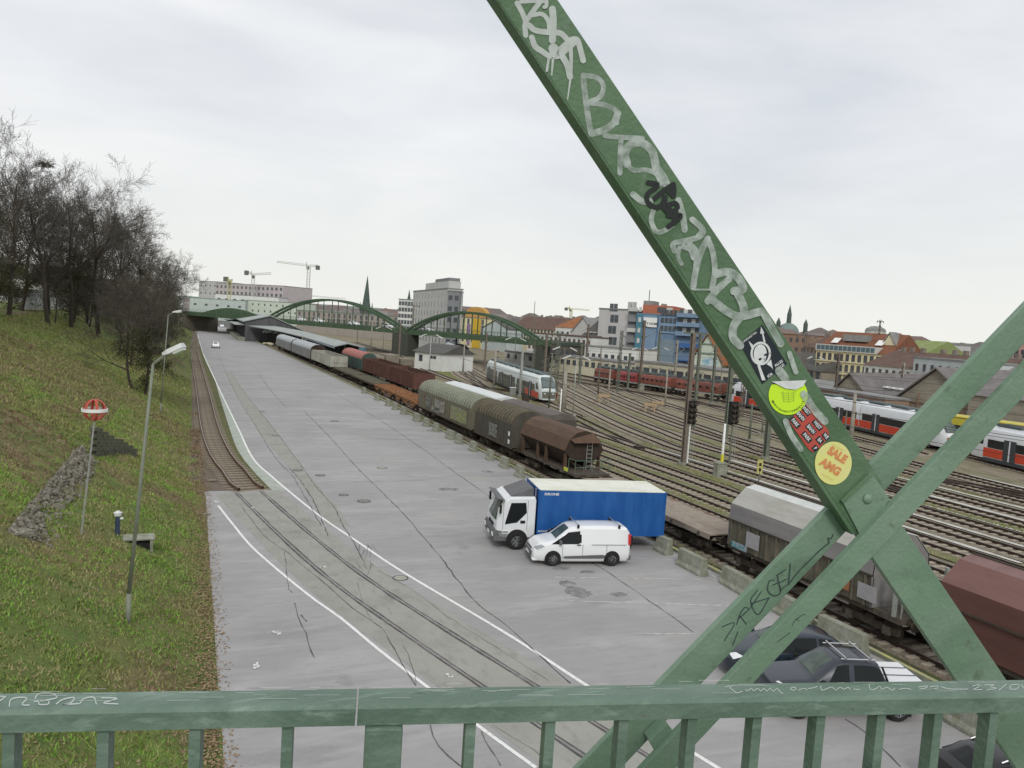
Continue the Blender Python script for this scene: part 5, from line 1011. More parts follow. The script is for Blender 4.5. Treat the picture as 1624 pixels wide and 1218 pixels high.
# ------------------------------------------------------------------ passenger trains
m_tw = M('train_white', (.74, .76, .78), (.68, .70, .72), scale=1, rough=.3, coat=.3); m_tr = M('train_red', (.66, .075, .03), (.56, .06, .03), scale=1, rough=.3, coat=.3); m_td = M('train_window_band', (.02, .022, .025), rough=.12, spec=.8); m_trg = M('train_windshield', (.10, .13, .13), (.16, .19, .19), scale=2, rough=.1)
m_tg = M('train_skirt', (.05, .055, .06), rough=.6)
m_ts = M('silver_train_side', (.16, .165, .13), (.11, .11, .09), scale=2, rough=.5); m_roofeq = M('roof_equipment', (.09, .12, .12), (.13, .15, .15), scale=2, rough=.7)
def railcar(parent_label, pts, L_, nose=0, low=None, up=None, side=None, doors=(.3, .7), group=None, wave=False, hgt=3.55):
    """one train = one thing; pts: list of (centre x, y, rot) of its cars, nose=+1 front at +x of last car"""
def train(label, cars, scheme, group):
    low, up, roofm, bandm = scheme; c0 = cars[0]
    t = thing('passenger_train', label, 'train', (c0[0], c0[1], .1), 0, group)
    for (x, y, a, Lc, nf, nb) in cars:
        R = Matrix.Translation((x-c0[0], y-c0[1], 0))@Matrix.Rotation(a, 4, 'Z')
        def P_(name, mb, mat, par=None, **k):
            o = obj(name, mb, mat, par or t, **k); 
            if not par: o.matrix_local = R
            return o
        hw = 1.4; x0, x1 = -Lc/2+(2.2 if nb else .15), Lc/2-(2.2 if nf else .15)
        sec = [(hw*.93, .35), (hw, .75), (hw, 2.0), (hw*.99, 2.75), (hw*.88, 3.35), (hw*.6, 3.68), (0, 3.78)]; sec = sec+[(-a_, b_) for a_, b_ in sec[-2::-1]]
        rings = []
        if nb: rings += [[(-Lc/2+dx, y_*w_, .35+(z-.35)*h_) for y_, z in sec] for dx, w_, h_ in ((0, .62, .42), (.35, .80, .56), (1.1, .93, .80), (1.9, .99, .97))]
        rings += [[(xx, y_, z) for y_, z in sec] for xx in (x0, x1)]
        if nf: rings += [[(Lc/2-dx, y_*w_, .35+(z-.35)*h_) for y_, z in sec] for dx, w_, h_ in ((1.9, .99, .97), (1.1, .93, .80), (.35, .80, .56), (0, .62, .42))]
        body = P_('car_body', MB().loft(rings), up, smooth=True); m_ = body.modifiers.new('weld_edges', 'EDGE_SPLIT'); m_.split_angle = math.radians(35)
        for s in (1, -1):
            P_('lower_panel', MB().b(x0, x1, s*hw, s*(hw+.012), .55, 1.45), low)
            P_('window_band', MB().b(x0+.5, x1-.5, s*(hw+.012), s*(hw+.024), 1.5, 2.35), bandm)
            P_('skirt', MB().b(x0, x1, s*(hw-.1), s*(hw-.02), .12, .45), m_tg)
            for f in (.25, .75):
                xd = x0+(x1-x0)*f; d = P_('door', MB().b(xd-.75, xd+.75, s*(hw+.024), s*(hw+.045), .5, 2.55), m_tg); 
                P_('door_leaf', MB().b(xd-.08, xd+.08, s*(hw+.045), s*(hw+.055), .5, 2.5), up)
        for nn, sg in ((nf, 1), (nb, -1)):
            if nn:
                e = sg*Lc/2; V = [(e-sg*.33, -1.02, 1.95), (e-sg*.33, 1.02, 1.95), (e-sg*1.75, 1.12, 3.12), (e-sg*1.75, -1.12, 3.12)]
                V = [(e-sg*.12, -.98, 2.12), (e-sg*.12, .98, 2.12), (e-sg*1.45, .80, 3.50), (e-sg*1.45, -.80, 3.50)]
                P_('windshield_frame', MB().add([(x_, y_*1.10, z_-.03) for x_, y_, z_ in V], [(0, 1, 2, 3)]), m_td, raw=True)
                P_('windshield', MB().add([(x_, y_, z_+.02) for x_, y_, z_ in V], [(0, 1, 2, 3)]), m_trg, raw=True)
                P_('nose_panel', MB().prism([(-.9, .6), (-.98, 1.5), (.98, 1.5), (.9, .6)], (sg*.10, 0, 0), (e-sg*.05, 0, 0), (0, 1, 0), (0, 0, 1)), low)
                for s in (1, -1):
                    P_('cab_window', MB().add([(e-sg*.9, s*1.36, 1.75), (e-sg*2.1, s*1.415, 1.75), (e-sg*2.1, s*1.39, 2.7), (e-sg*1.5, s*1.33, 2.6)], [(0, 1, 2, 3)]), bandm, raw=True)
                    P_('headlight', MB().box((e+sg*.06, s*.62, 1.25), (.06, .26, .14)), m_lamp)
        for k in range(3):
            xe = x0+(x1-x0)*(k+.5)/3; P_('roof_unit', MB().b(xe-1.6, xe+1.6, -.8, .8, 3.74, 4.0), roofm, bevel=.08)
        mb = MB()
        for xx in (x0+1.5, x1-1.5):
            for dx in (-1.1, 1.1):
                for s in (1, -1): mb.lathe([(.42, -.06), (.42, .06), (.001, .06)], (xx+dx, s*.75, .42), 14, 'Y')
            mb.b(xx-1.7, xx+1.7, -1.05, -.95, .3, .6).b(xx-1.7, xx+1.7, .95, 1.05, .3, .6)
        P_('bogies', mb, m_under)
    return t
def cars_on(line, y_start, n, Lc, first_nose, last_nose, down=True):
    """place n cars from y_start towards smaller y"""
    r = []; y = y_start
    for k in range(n):
        x = tpos(y, line); y2 = y-Lc; x2 = tpos(y2, line)
        for _ in range(3): d = math.hypot(x2-x, y2-y); y2 = y-(y-y2)*Lc/d; x2 = tpos(y2, line)
        r.append(((x+x2)/2, (y+y2)/2, math.atan2(y2-y, x2-x), Lc, last_nose and k == n-1, first_nose and k == 0)); y = y2
    return r
sch = (m_tr, m_tw, m_roofeq, m_td)
train('red and white electric multiple unit on the right, left one of two', cars_on(TT, 107, 3, 15.5, 1, 1), sch, 'red and white trains on the right')
train('second red and white multiple unit at the right edge, with rounded cab', cars_on(TT, 57.4, 3, 15.5, 1, 1), sch, 'red and white trains on the right')
TS = [(p[0], p[1]) for p in smooth_line([(45.2, 88), (47.2, 101), (49.2, 115), (51.6, 130), (55.5, 150), (62, 180), (70, 215)], 3)]
train('silver and red regional train with sloping cab parked in the middle of the yard', cars_on(TS, 142, 3, 13.8, 1, 1), ((m_ts), M('pale_green_white', (.62, .68, .66), rough=.35), m_roofeq, M('grimy_window_band', (.07, .075, .06), (.13, .13, .10), scale=6, rough=.4)), 'trains in the yard')
mb = MB(); c = cars_on(TS, 142, 3, 13.8, 1, 1)[-1]; tt = bpy.data.objects
o = obj('red_flank', MB().b(-1.0, 6.2, 1.425, 1.44, .5, 1.35).b(-1.0, 6.2, -1.44, -1.425, .5, 1.35), m_tr, [q for q in bpy.data.objects if q.name.startswith('passenger_train')][-1]); c0 = cars_on(TS, 142, 3, 13.8, 1, 1)[0]
o.matrix_local = Matrix.Translation((c[0]-c0[0], c[1]-c0[1], 0))@Matrix.Rotation(c[2], 4, 'Z')
TB = [(p[0], p[1]) for p in smooth_line([(62, 150), (66, 180), (70.5, 210), (76, 240), (84, 285)], 3)]
train('long red and white train standing under the right arch of the far bridge', cars_on(TB, 268, 4, 16, 1, 1), (m_tr, m_tw, m_roofeq, m_td), 'trains in the yard')
# blue and yellow rail vehicles beyond the red trains
m_ry = M('yellow_vehicle', (.52, .44, .05), rough=.5); m_rbl = M('blue_vehicle', (.03, .07, .25), rough=.5)
p = G(1475, 672, 0); t = thing('track_machine', 'yellow track machine half hidden behind the second red train', 'work train', (80.2, 58, .1), math.radians(97)); obj('body', MB().b(-6, 6, -1.4, 1.4, 1.1, 3.9), m_ry, t, bevel=.1); obj('window_band', MB().b(-5, 5, 1.4, 1.42, 2.3, 2.9), m_td, t); bogie(t, -4); bogie(t, 4)
t = thing('track_machine', 'blue maintenance vehicle at the right edge behind the red train cab', 'work train', (81.5, 44, .1), math.radians(97)); obj('body', MB().b(-5, 5, -1.4, 1.4, 1.1, 4.3), m_rbl, t, bevel=.1); obj('window_band', MB().b(-4, 4, 1.4, 1.42, 2.3, 2.9), m_td, t); bogie(t, -3.5); bogie(t, 3.5)
# red locomotives
LT = [(92, 85), (86.5, 107), (83, 118), (78.5, 142), (76, 170)]
m_lr = M('loco_red', (.36, .05, .06), (.22, .05, .045), scale=1.2, rough=.5); m_lr2 = M('faded_loco_red', (.25, .075, .052), (.15, .06, .045), scale=1.2, rough=.6)
def loco(label, y0, y1, mat):
    t, Lw = on_track('locomotive', label, y0, y1, LT, z=.2, cat='locomotive', group='red locomotives lined up before the sheds')
    obj('body', MB().loft([[(x*Lw/2, y, z) for y, z in ((-1.4, 1.1), (-1.45, 2.2), (-1.25, 2.75), (-.6, 2.95), (.6, 2.95), (1.25, 2.75), (1.45, 2.2), (1.4, 1.1))] for x in (-.92, .92)]), mat, t, bevel=.1)
    obj('chassis', MB().b(-Lw/2*.95, Lw/2*.95, -1.35, 1.35, .85, 1.1), m_galv, t)
    for k in range(6): x = -Lw/2*.75+k*Lw*.75/5; obj('side_window', MB().box((x, 1.43, 2.0), (.5, .06, .4)), m_td, t); obj('side_window', MB().box((x, -1.43, 2.0), (.5, .06, .4)), m_td, t)
    for x in (-Lw*.3, 0, Lw*.3): obj('roof_equipment', MB().box((x, 0, 3.12), (random.uniform(1.2, 2.6), 1.5, random.uniform(.25, .7))).tube((x-.8, 0, 3.2), (x+.6, 0, 4.3), .05).tube((x+.6, 0, 4.3), (x-.3, 0, 4.4), .05), m_roofeq, t)
    bogie(t, -Lw*.3, wb=2.4); bogie(t, Lw*.3, wb=2.4); buffers(t, Lw*.95)
ys_ = [(104.5, 110), (88, 103), (111, 121), (121.8, 130), (130.8, 137), (137.8, 144)]
for (a, b_), lab, mt in zip(ys_[:], ['short red shunting locomotive behind the paired masts', 'bright red locomotive right of the paired masts, nearest of the row', 'faded red locomotive just left of the paired masts', 'red locomotive in the middle of the row before the sheds', 'red locomotive with open bonnet before the blue building', 'farthest red locomotive, below the grey apartment block'], [m_lr2, m_lr, m_lr2, m_lr2, m_lr, m_lr2]): loco(lab, a, b_, mt)
# ================================================================== BUILDINGS AND FAR STRUCTURES
def gp_(u, D, z=0.0):
    X = (u-CX)/FPX*D; Y_ = (z-H-cf.z*D-cr.z*X)/cu.z; return EYE+cf*D+cr*X+cu*Y_
def wallmat(n, c, d=.82, **k):
    c = tuple(min(.8, x*1.22) for x in c)
    return M(n, c, tuple(x*d for x in c), scale=.35, rough=.9, lo=.35, hi=.75, **k)
m_chim = M('chimney_brick', (.20, .16, .13), (.28, .25, .22), scale=1, rough=.9)
m_win = M('window_pane', (.05, .06, .07), (.09, .10, .11), scale=.7, rough=.15, spec=.8); m_winf = M('window_frame', (.55, .55, .52), rough=.7)
m_rtile = M('red_roof_tiles', (.23, .10, .06), (.17, .08, .05), scale=.6, rough=.9, bump=.4, bscale=6); m_otile = M('orange_roof_tiles', (.33, .14, .065), (.25, .11, .05), scale=.6, rough=.9); m_btile = M('brown_roof_tiles', (.16, .105, .085), (.12, .08, .065), scale=.5, rough=.9); m_slate = M('slate_roof', (.09, .09, .085), (.12, .115, .105), scale=.5, rough=.8); m_gslate = M('grey_sheet_roof', (.27, .27, .26), (.20, .20, .19), scale=.5, rough=.7); m_copper = M('copper_green', (.20, .28, .24), (.15, .22, .18), scale=.6, rough=.7)
def building(name, label, u0, D0, u1, D1, vt, depth, wall, roof=None, kind='flat', rows=0, cols=0, win=(1.0, 1.5), roofh=3, chim=0, zt=None, z0=0, wz0=2.2, group=None, frames=False, ends=False, winmat=None, skip=(), eav=.3, cat='building', endcols=0):
    A, B = gp_(u0, D0), gp_(u1, D1); A.z = B.z = 0; dv = (B-A); Lg = dv.length; rz = math.atan2(dv.y, dv.x)
    # local x along the front (left to right), local y away from the camera
    zt = zt or htop(A if D0 < D1*1.001 else A, vt)
    t = thing(name, label, cat, (A.x, A.y, z0), rz, group); h = zt-z0; wh = h-(roofh if kind != 'flat' else 0)
    obj('wall', MB().b(0, Lg, 0, depth, -.5, wh), wall, t)
    if kind == 'flat': obj('roof', MB().b(-.15, Lg+.15, -.15, depth+.15, wh+.002, wh+.35), roof or m_gslate, t)
    elif kind == 'hip': obj('roof', MB().add([(-eav, -eav, wh), (Lg+eav, -eav, wh), (Lg+eav, depth+eav, wh), (-eav, depth+eav, wh), (min(depth*.4, Lg*.3), depth/2, h), (Lg-min(depth*.4, Lg*.3), depth/2, h)], [(0, 1, 5, 4), (1, 2, 5), (2, 3, 4, 5), (3, 0, 4), (3, 2, 1, 0)]), roof, t)
    elif kind == 'gable': obj('roof', MB().add([(-eav, -eav, wh-.05), (Lg+eav, -eav, wh-.05), (Lg+eav, depth+eav, wh-.05), (-eav, depth+eav, wh-.05), (-eav, depth/2, h), (Lg+eav, depth/2, h), ], [(0, 1, 5, 4), (2, 3, 4, 5), (3, 2, 1, 0), (3, 0, 4), (1, 2, 5)]), roof, t)
    elif kind == 'front': # gable end faces the camera
        obj('gable_wall', MB().prism([(0, wh), (Lg, wh), (Lg/2, h-.15)], (0, depth, 0), (0, 0, 0), (1, 0, 0), (0, 0, 1)), wall, t)
        for s in (0, 1):
            x0_, x1_ = (-eav, Lg/2) if s == 0 else (Lg+eav, Lg/2); q = wh-.2
            obj('roof_slope', MB().add([(x0_, -eav, q), (x1_, -eav, h), (x1_, depth, h), (x0_, depth, q), (x0_, -eav, q+.25), (x1_, -eav, h+.25), (x1_, depth, h+.25), (x0_, depth, q+.25)], [(0, 1, 2, 3), (4, 5, 6, 7), (0, 1, 5, 4), (1, 2, 6, 5), (2, 3, 7, 6), (3, 0, 4, 7)]), roof, t)
    if rows and cols:
        me = MB().b(-win[0]/2, win[0]/2, -.06, .02, -win[1]/2, win[1]/2).mesh('window'); me.materials.append(winmat or m_win)
        fe = MB().b(-win[0]/2-.12, win[0]/2+.12, -.14, .02, -win[1]/2-.18, -win[1]/2-.02).mesh('sill'); fe.materials.append(m_winf)
        for r in range(rows):
            for c in range(cols):
                if (r, c) in skip: continue
                z = wz0+(wh-wz0-.2)*(r+.5)/rows; o = bpy.data.objects.new('window', me); COL.objects.link(o); o.parent = t; o.location = (Lg*(c+.5)/cols, 0, z)
                if frames: f = bpy.data.objects.new('sill', fe); COL.objects.link(f); f.parent = o
        if endcols:
            for r in range(rows):
                for c in range(endcols):
                    z = wz0+(wh-wz0-.2)*(r+.5)/rows; o = bpy.data.objects.new('window', me); COL.objects.link(o); o.parent = t; o.location = (-.0, depth*(c+.5)/endcols, z); o.rotation_euler = (0, 0, -math.pi/2)
    for k in range(chim): x = Lg*(k+.5)/chim+random.uniform(-1, 1); obj('chimney', MB().b(x-.45, x+.45, depth*.5-.35, depth*.5+.35, h-1, h+.9), m_chim, t)
    return t, Lg, wh, h
w_pink = wallmat('pinkish_grey_render', (.42, .38, .38)); w_white = wallmat('white_render', (.60, .61, .58)); w_grey = wallmat('light_grey_render', (.44, .44, .42)); w_cream = wallmat('cream_render', (.56, .52, .36)); w_yel = wallmat('yellow_render', (.58, .53, .33)); w_dgrey = wallmat('dark_grey_render', (.20, .205, .21)); w_brown = wallmat('brown_brick', (.24, .165, .12)); w_beige = wallmat('beige_render', (.48, .45, .34)); w_blue = wallmat('blue_facade', (.13, .195, .285), .8); w_bluel = wallmat('pale_blue_facade', (.17, .245, .34)); w_orange = wallmat('orange_render', (.46, .27, .09)); w_rred = wallmat('red_roof_storey', (.36, .13, .08)); w_green = wallmat('pale_green_render', (.47, .52, .44)); w_stone = wallmat('old_stone', (.25, .225, .18), .6); w_rose = wallmat('pink_render', (.55, .33, .28)); w_teal = wallmat('teal_render', (.07, .19, .24))
BG = None
# left skyline, behind the far bridge
building('office_building', 'long pinkish grey office block with rows of square windows under the tower cranes', 340, 640, 447, 600, 449, 30, w_pink, rows=4, cols=16, win=(2.2, 2.2), wz0=9, endcols=0)
building('apartment_block', 'pale block at the left end of the skyline, next to the bare trees', 314, 720, 343, 700, 446, 25, w_grey, rows=3, cols=4, win=(1.8, 1.8), wz0=10)
building('warehouse', 'low white flat building left of the green hump of the far bridge', 300, 560, 388, 555, 472, 20, wallmat('faint_green_wall', (.40, .45, .42)), m_copper, rows=1, cols=5, win=(2, 1.4), wz0=6)
building('warehouse', 'low pale green building seen above the green bridge hump', 386, 560, 472, 540, 476, 18, w_green, rows=2, cols=9, win=(1.2, 1.4), wz0=6)
building('warehouse', 'bright flat shed with dark sign strip below the pinkish office block', 340, 600, 440, 590, 466, 20, w_white, rows=1, cols=8, win=(2.6, 1), wz0=12)
building('apartment_row', 'long brownish grey row seen through the left arch of the far bridge', 470, 400, 640, 350, 492, 18, wallmat('taupe_render', (.30, .27, .24)), m_copper, rows=3, cols=20, win=(1.4, 2.0), wz0=3)
building('apartment_row', 'pale sheet-roofed row just behind the arches, in front of the taupe row', 520, 520, 650, 480, 503, 14, w_beige, m_gslate, 'gable', rows=1, cols=14, win=(1.2, 1.8), roofh=2, wz0=5)
building('apartment_block', 'white block with slim spire behind it, left of the large grey block', 629, 330, 653, 325, 475, 18, w_white, rows=6, cols=5, win=(1.4, 1.6))
t, Lg, wh, h = building('apartment_block', 'large stepped pale block with tall window strips over the bridge pier', 651, 300, 704, 250, 473, 5, w_grey, rows=6, cols=11, win=(.8, 1.7), chim=0, frames=False, zt=20.5)
obj('roof_storey', MB().b(Lg*.35, Lg*.98, .5, 4.5, wh+.36, wh+2.6), w_grey, t); obj('roof_storey', MB().b(Lg*.62, Lg*.98, .6, 4.2, wh+2.62, wh+3.6), w_dgrey, t)
t, Lg, wh, h = building('apartment_block', 'shaded gable end of the stepped pale block, painted dark grey', 704.5, 249.5, 724, 249.0, 462, 5, w_dgrey, rows=5, cols=2, win=(1.2, 1.5))  # end wall of the pale block, its shade put into dark render
building('apartment_block', 'dark roofed block left of the orange building', 722, 350, 742, 350, 490, 8, w_dgrey, m_slate, 'hip', roofh=3)
t, Lg, wh, h = building('office_building', 'yellow building with rounded orange gable behind the right arch', 722, 330, 767, 320, 503, 8, w_yel, rows=4, cols=6, win=(1.2, 2.2), frames=False)
zg = htop(gp_(750, 325), 488); obj('rounded_gable', MB().prism([(Lg*.66+Lg*.36*math.cos(math.pi*k/12), wh+.36+(zg-wh)*math.sin(math.pi*k/12)**.7) for k in range(13)], (0, 2.5, 0), (0, -.2, 0), (1, 0, 0), (0, 0, 1)), w_orange, t); obj('yellow_panel', MB().b(Lg*.60, Lg*.86, -.35, -.2, 0, wh), M('amber_panel', (.60, .40, .05), rough=.8), t); obj('violet_panel', MB().b(Lg*.42, Lg*.50, -.3, -.18, 1, wh*.8), M('violet_panel', (.28, .18, .34), rough=.8), t)
t, Lg, wh, h = building('hall', 'pale glass hall with rounded dark roof right of the yellow building', 764, 312, 803, 300, 507, 8, M('pale_glass_wall', (.50, .56, .56), (.42, .47, .46), scale=.5, rough=.4), m_slate, 'front', roofh=3, rows=1, cols=6, win=(2.4, 4.5), winmat=M('pale_panes', (.44, .50, .50), rough=.2))
building('apartment_row', 'long cream row with brown roof right of the far bridge', 808, 330, 905, 300, 500, 16, w_cream, m_btile, 'gable', rows=3, cols=18, win=(1.1, 1.8), roofh=5, wz0=5, frames=True, chim=6)
building('apartment_row', 'white row below the cream row, with red trimmed windows', 835, 250, 935, 225, 528, 14, w_white, m_btile, rows=2, cols=14, win=(1.1, 1.5), wz0=3, winmat=M('red_brown_pane', (.22, .09, .07), (.08, .07, .07), scale=3, rough=.4))
building('town_house', 'house with orange tiled roof and white gable left of the slanted black roof', 878, 290, 918, 280, 501, 14, w_white, m_otile, 'hip', rows=2, cols=5, win=(1.1, 1.6), roofh=4)
building('town_house', 'grey white gabled house between the orange roof and the black roof', 903, 262, 938, 255, 503, 14, w_grey, m_gslate, 'front', rows=2, cols=4, win=(1.1, 1.6), roofh=5)
t, Lg, wh, h = building('town_house', 'block with steep slanted black roof beside the grey slab', 915, 236, 948, 230, 500, 14, w_dgrey, m_slate, 'hip', roofh=7, rows=2, cols=4, win=(1.4, 1.8))
for s in range(3): obj('skylight', MB().box((Lg*.25+s*Lg*.2, 1.6, wh+2.2), (1, 1.2, .3)), m_winf, t)
t, Lg, wh, h = building('apartment_block', 'pale grey slab with two columns of dark windows beside the blue block', 944, 232, 993, 224, 490, 18, wallmat('cement_grey', (.46, .45, .44)), rows=0, cols=0)
for r in range(5):
    for c, wv in ((.40, 1.5), (.53, 1.5)): obj('window', MB().b(Lg*c-.65+(r % 2)*.5, Lg*c+.65+(r % 2)*.5, -.08, .02, 3.5+r*3.2, 3.5+r*3.2+2.2), m_win, t)
for r in range(2): obj('chimney', MB().b(Lg*.70+r*1.6, Lg*.70+.8+r*1.6, 3, 4, h, h+2.5), w_grey, t)
t, Lg, wh, h = building('balcony_block', 'narrow dark stack of balconies between the grey slab and the blue block', 990, 223, 1006, 222, 493, 14, w_dgrey)
for r in range(6): obj('balcony', MB().b(.1, Lg-.1, -1.1, 0, 2+r*2.9, 2.2+r*2.9).b(.1, Lg-.1, -1.1, -1.05, 2.2+r*2.9, 3.1+r*2.9), w_grey if r % 2 else w_dgrey, t)
t, Lg, wh, h = building('apartment_block', 'blue faced apartment block with red roof storey and white sign', 1004, 221, 1112, 213, 498, 22, w_blue, M('blue_roof', (.16, .22, .27), rough=.8))
obj('pale_bay', MB().b(Lg*.02, Lg*.30, -.3, 0, .2, wh-.1), w_bluel, t); obj('stair_strip', MB().b(0, Lg*.09, -.5, -.3, .2, wh), w_teal, t)
for r in range(6): obj('window', MB().b(Lg*.03, Lg*.07, -.62, -.5, 2+r*2.9, 3.3+r*2.9), m_winf, t)
obj('garage_panel', MB().b(Lg*.32, Lg*.58, -.25, 0, 1, 9.2), wallmat('slate_blue_panel', (.17, .22, .26)), t); obj('grey_bay', MB().b(Lg*.33, Lg*.60, -.3, 0, 11, wh-.4), w_bluel, t)
for r in range(3):
    for c in range(4): obj('window', MB().b(Lg*(.36+.06*c), Lg*(.36+.06*c)+.9, -.4, -.3, 11.6+r*2.2, 13+r*2.2), m_win, t)
    obj('balcony', MB().b(Lg*.60, Lg*.93, -1.5, 0, 10.6+r*2.5, 10.85+r*2.5).b(Lg*.60, Lg*.93, -1.5, -1.42, 10.85+r*2.5, 11.7+r*2.5), w_bluel, t)
    for c in range(5): obj('window', MB().b(Lg*(.62+.06*c), Lg*(.62+.06*c)+1.1, -.08, .0, 11.0+r*2.5, 12.8+r*2.5), m_winf if c % 2 else m_win, t)
obj('balcony', MB().b(Lg*.66, Lg*.97, -1.6, 0, 7.4, 7.6).b(Lg*.66, Lg*.97, -1.6, -1.5, 7.6, 8.6).b(Lg*.66, Lg*.97, -1.6, 0, 3.8, 4.0), M('deep_blue_balcony', (.05, .13, .32), rough=.7), t)
obj('roof_storey', MB().b(Lg*.06, Lg*.52, 1, 14, h+.05, h+2.7), w_rred, t); obj('roof_storey', MB().b(Lg*.50, Lg*.66, 2, 14, h+.05, h+1.8), w_brown, t)
for c in range(5): obj('window', MB().b(Lg*(.28+.045*c), Lg*(.28+.045*c)+.8, .9, 1.0, h+.8, h+2.2), m_winf if c > 2 else m_win, t)
obj('roof_plant', MB().b(Lg*.05, Lg*.20, 2, 8, h+2.72, h+3.9).b(Lg*.3, Lg*.35, 3, 6, h+2.72, h+3.3), m_gslate, t); obj('antenna', MB().tube((Lg*.10, 4, h+3.8), (Lg*.10, 4, h+7), .12), m_mast, t)
sg = obj('sign_board', MB().b(Lg*.11, Lg*.31, -.75, -.6, wh-3.4, wh-.8), m_white, t)
me = text_mesh('CITY HOME', .02)
for v in me.vertices: v.co = (Lg*.21+v.co.x*.9, -.78, wh-2.5+v.co.y*.9)
me.materials.clear(); obj('lettering', me, m_dark, sg)
building('workshop', 'low white annex with dark doors at the foot of the grey slab', 925, 205, 1006, 196, 549, 12, w_white, rows=1, cols=8, win=(1.0, 2.6), wz0=.6)
building('shed', 'low beige railway shed with grey roof behind the red locomotives, left part', 868, 195, 1010, 172, 563, 7, w_beige, m_gslate, 'flat', rows=1, cols=14, win=(1.2, 1.2), roofh=2, wz0=1.6)
building('shed', 'low pale shed with graffiti behind the bright red locomotive', 1005, 170, 1175, 146, 574, 7, w_beige, m_gslate, 'flat', rows=1, cols=12, win=(1.8, 1.6), roofh=2.2, wz0=1.2)
building('shed', 'white sided low sheds under the right end of the far bridge', 800, 222, 872, 203, 557, 12, w_white, m_gslate, rows=1, cols=6, win=(1.4, 1.2), wz0=1)
t, Lg, wh, h = building('town_house', 'pale green gabled house with orange tiled roof behind the truss bar', 1093, 186, 1142, 182, 528, 22, w_green, m_otile, 'front', roofh=7, rows=0, eav=.6)
obj('graffiti', MB().b(Lg*.38, Lg*.86, -.12, -.02, 2.4, 6.0), M('blue_white_graffiti', (.25, .42, .50), (.55, .62, .62), scale=.9, lo=.45, hi=.55, rough=.8), t); obj('string_course', MB().b(-.1, Lg+.1, -.25, -.02, 6.8, 7.1), m_copper, t); obj('string_course', MB().b(Lg*.1, Lg*.9, -.25, -.02, 9.0, 9.25), m_copper, t)
building('town_house', 'orange roofed long house right behind the pale green gable', 1120, 190, 1185, 180, 533, 16, w_beige, m_otile, 'gable', roofh=5, rows=2, cols=7, win=(1.1, 1.5), wz0=1.5)
# church with pointed spire
p = gp_(579, 620); t = thing('church', 'dark church tower with tall pointed spire in the centre left of the skyline', 'church', (p.x, p.y, 0), .4)
zt_ = htop(Vector((p.x, p.y, 0)), 487); zz = htop(Vector((p.x, p.y, 0)), 437); m_ch = M('sooty_stone', (.15, .155, .14), (.11, .115, .10), scale=.3, rough=.9); m_sp = M('spire_copper', (.10, .13, .115), (.075, .10, .09), scale=.3, rough=.8)
obj('tower', MB().b(-3.4, 3.4, -3.4, 3.4, 0, zt_-3), m_ch, t); obj('spire', MB().loft([[(r*math.cos(math.pi/4*k+.39), r*math.sin(math.pi/4*k+.39), z) for k in range(8)] for r, z in ((4.2, zt_-3), (2.9, zt_+3), (.9, zz-6), (.05, zz))]), m_sp, t)
for sx_ in (-1, 1):
    for sy in (-1, 1): obj('pinnacle', MB().loft([[(sx_*3.3+r*math.cos(math.pi/2*k+.8), sy*3.3+r*math.sin(math.pi/2*k+.8), z) for k in range(4)] for r, z in ((.7, zt_-3), (.7, zt_-1), (.05, zt_+4))]), m_sp, t)
for a in range(4): c, s = math.cos(a*math.pi/2), math.sin(a*math.pi/2); obj('belfry_window', MB().box((c*3.42, s*3.42, zt_-8), (1.2 if s else .1, 1.2 if c else .1, 5)), m_win, t)
p = gp_(646, 700); t = thing('church', 'thin needle spire behind the white block, right of the church tower', 'church', (p.x, p.y, 0)); a_ = htop(Vector((p.x, p.y, 0)), 478); b__ = htop(Vector((p.x, p.y, 0)), 459); obj('tower', MB().b(-2, 2, -2, 2, 0, a_), m_ch, t); obj('spire', MB().tube((0, 0, a_), (0, 0, b__), 1.8, .05, 6), m_sp, t)
# domed church
p = gp_(1246, 560); t = thing('church', 'domed church with lantern spire rising behind the truss bar', 'church', (p.x, p.y, 0)); R_ = 17/FPX*560*1.0; zb_ = htop(Vector((p.x, p.y, 0)), 529); zd = htop(Vector((p.x, p.y, 0)), 512); zl2 = htop(Vector((p.x, p.y, 0)), 500); zs2 = htop(Vector((p.x, p.y, 0)), 483)
m_dome = M('dome_copper', (.21, .27, .25), (.16, .21, .19), scale=.25, rough=.7)
obj('drum', MB().tube((0, 0, 0), (0, 0, zb_), R_, R_, 16), m_ch, t); obj('dome', MB().lathe([(R_*math.cos(a), zb_+(zd-zb_)*math.sin(a)) for a in [k*math.pi/2/8 for k in range(8)]]+[(1.3, zd)], n=24), m_dome, t, smooth=True)
obj('lantern', MB().tube((0, 0, zd-.5), (0, 0, zl2), 1.7, 1.5, 8), m_sp, t); obj('spire', MB().tube((0, 0, zl2), (0, 0, zs2), 1.7, .05, 8), m_sp, t)
for du, v0, v1 in ((-16, 525, 503), (27, 527, 506)):
    q = gp_(1246+du, 560); zz1 = htop(Vector((q.x, q.y, 0)), v0); zz2 = htop(Vector((q.x, q.y, 0)), v1+8); zz3 = htop(Vector((q.x, q.y, 0)), v1); lx, ly = q.x-p.x, q.y-p.y
    obj('side_turret', MB().tube((lx, ly, 0), (lx, ly, zz2), 1.7, 1.7, 6).tube((lx, ly, zz2), (lx, ly, zz3), 1.7, .05, 6), m_sp, t)
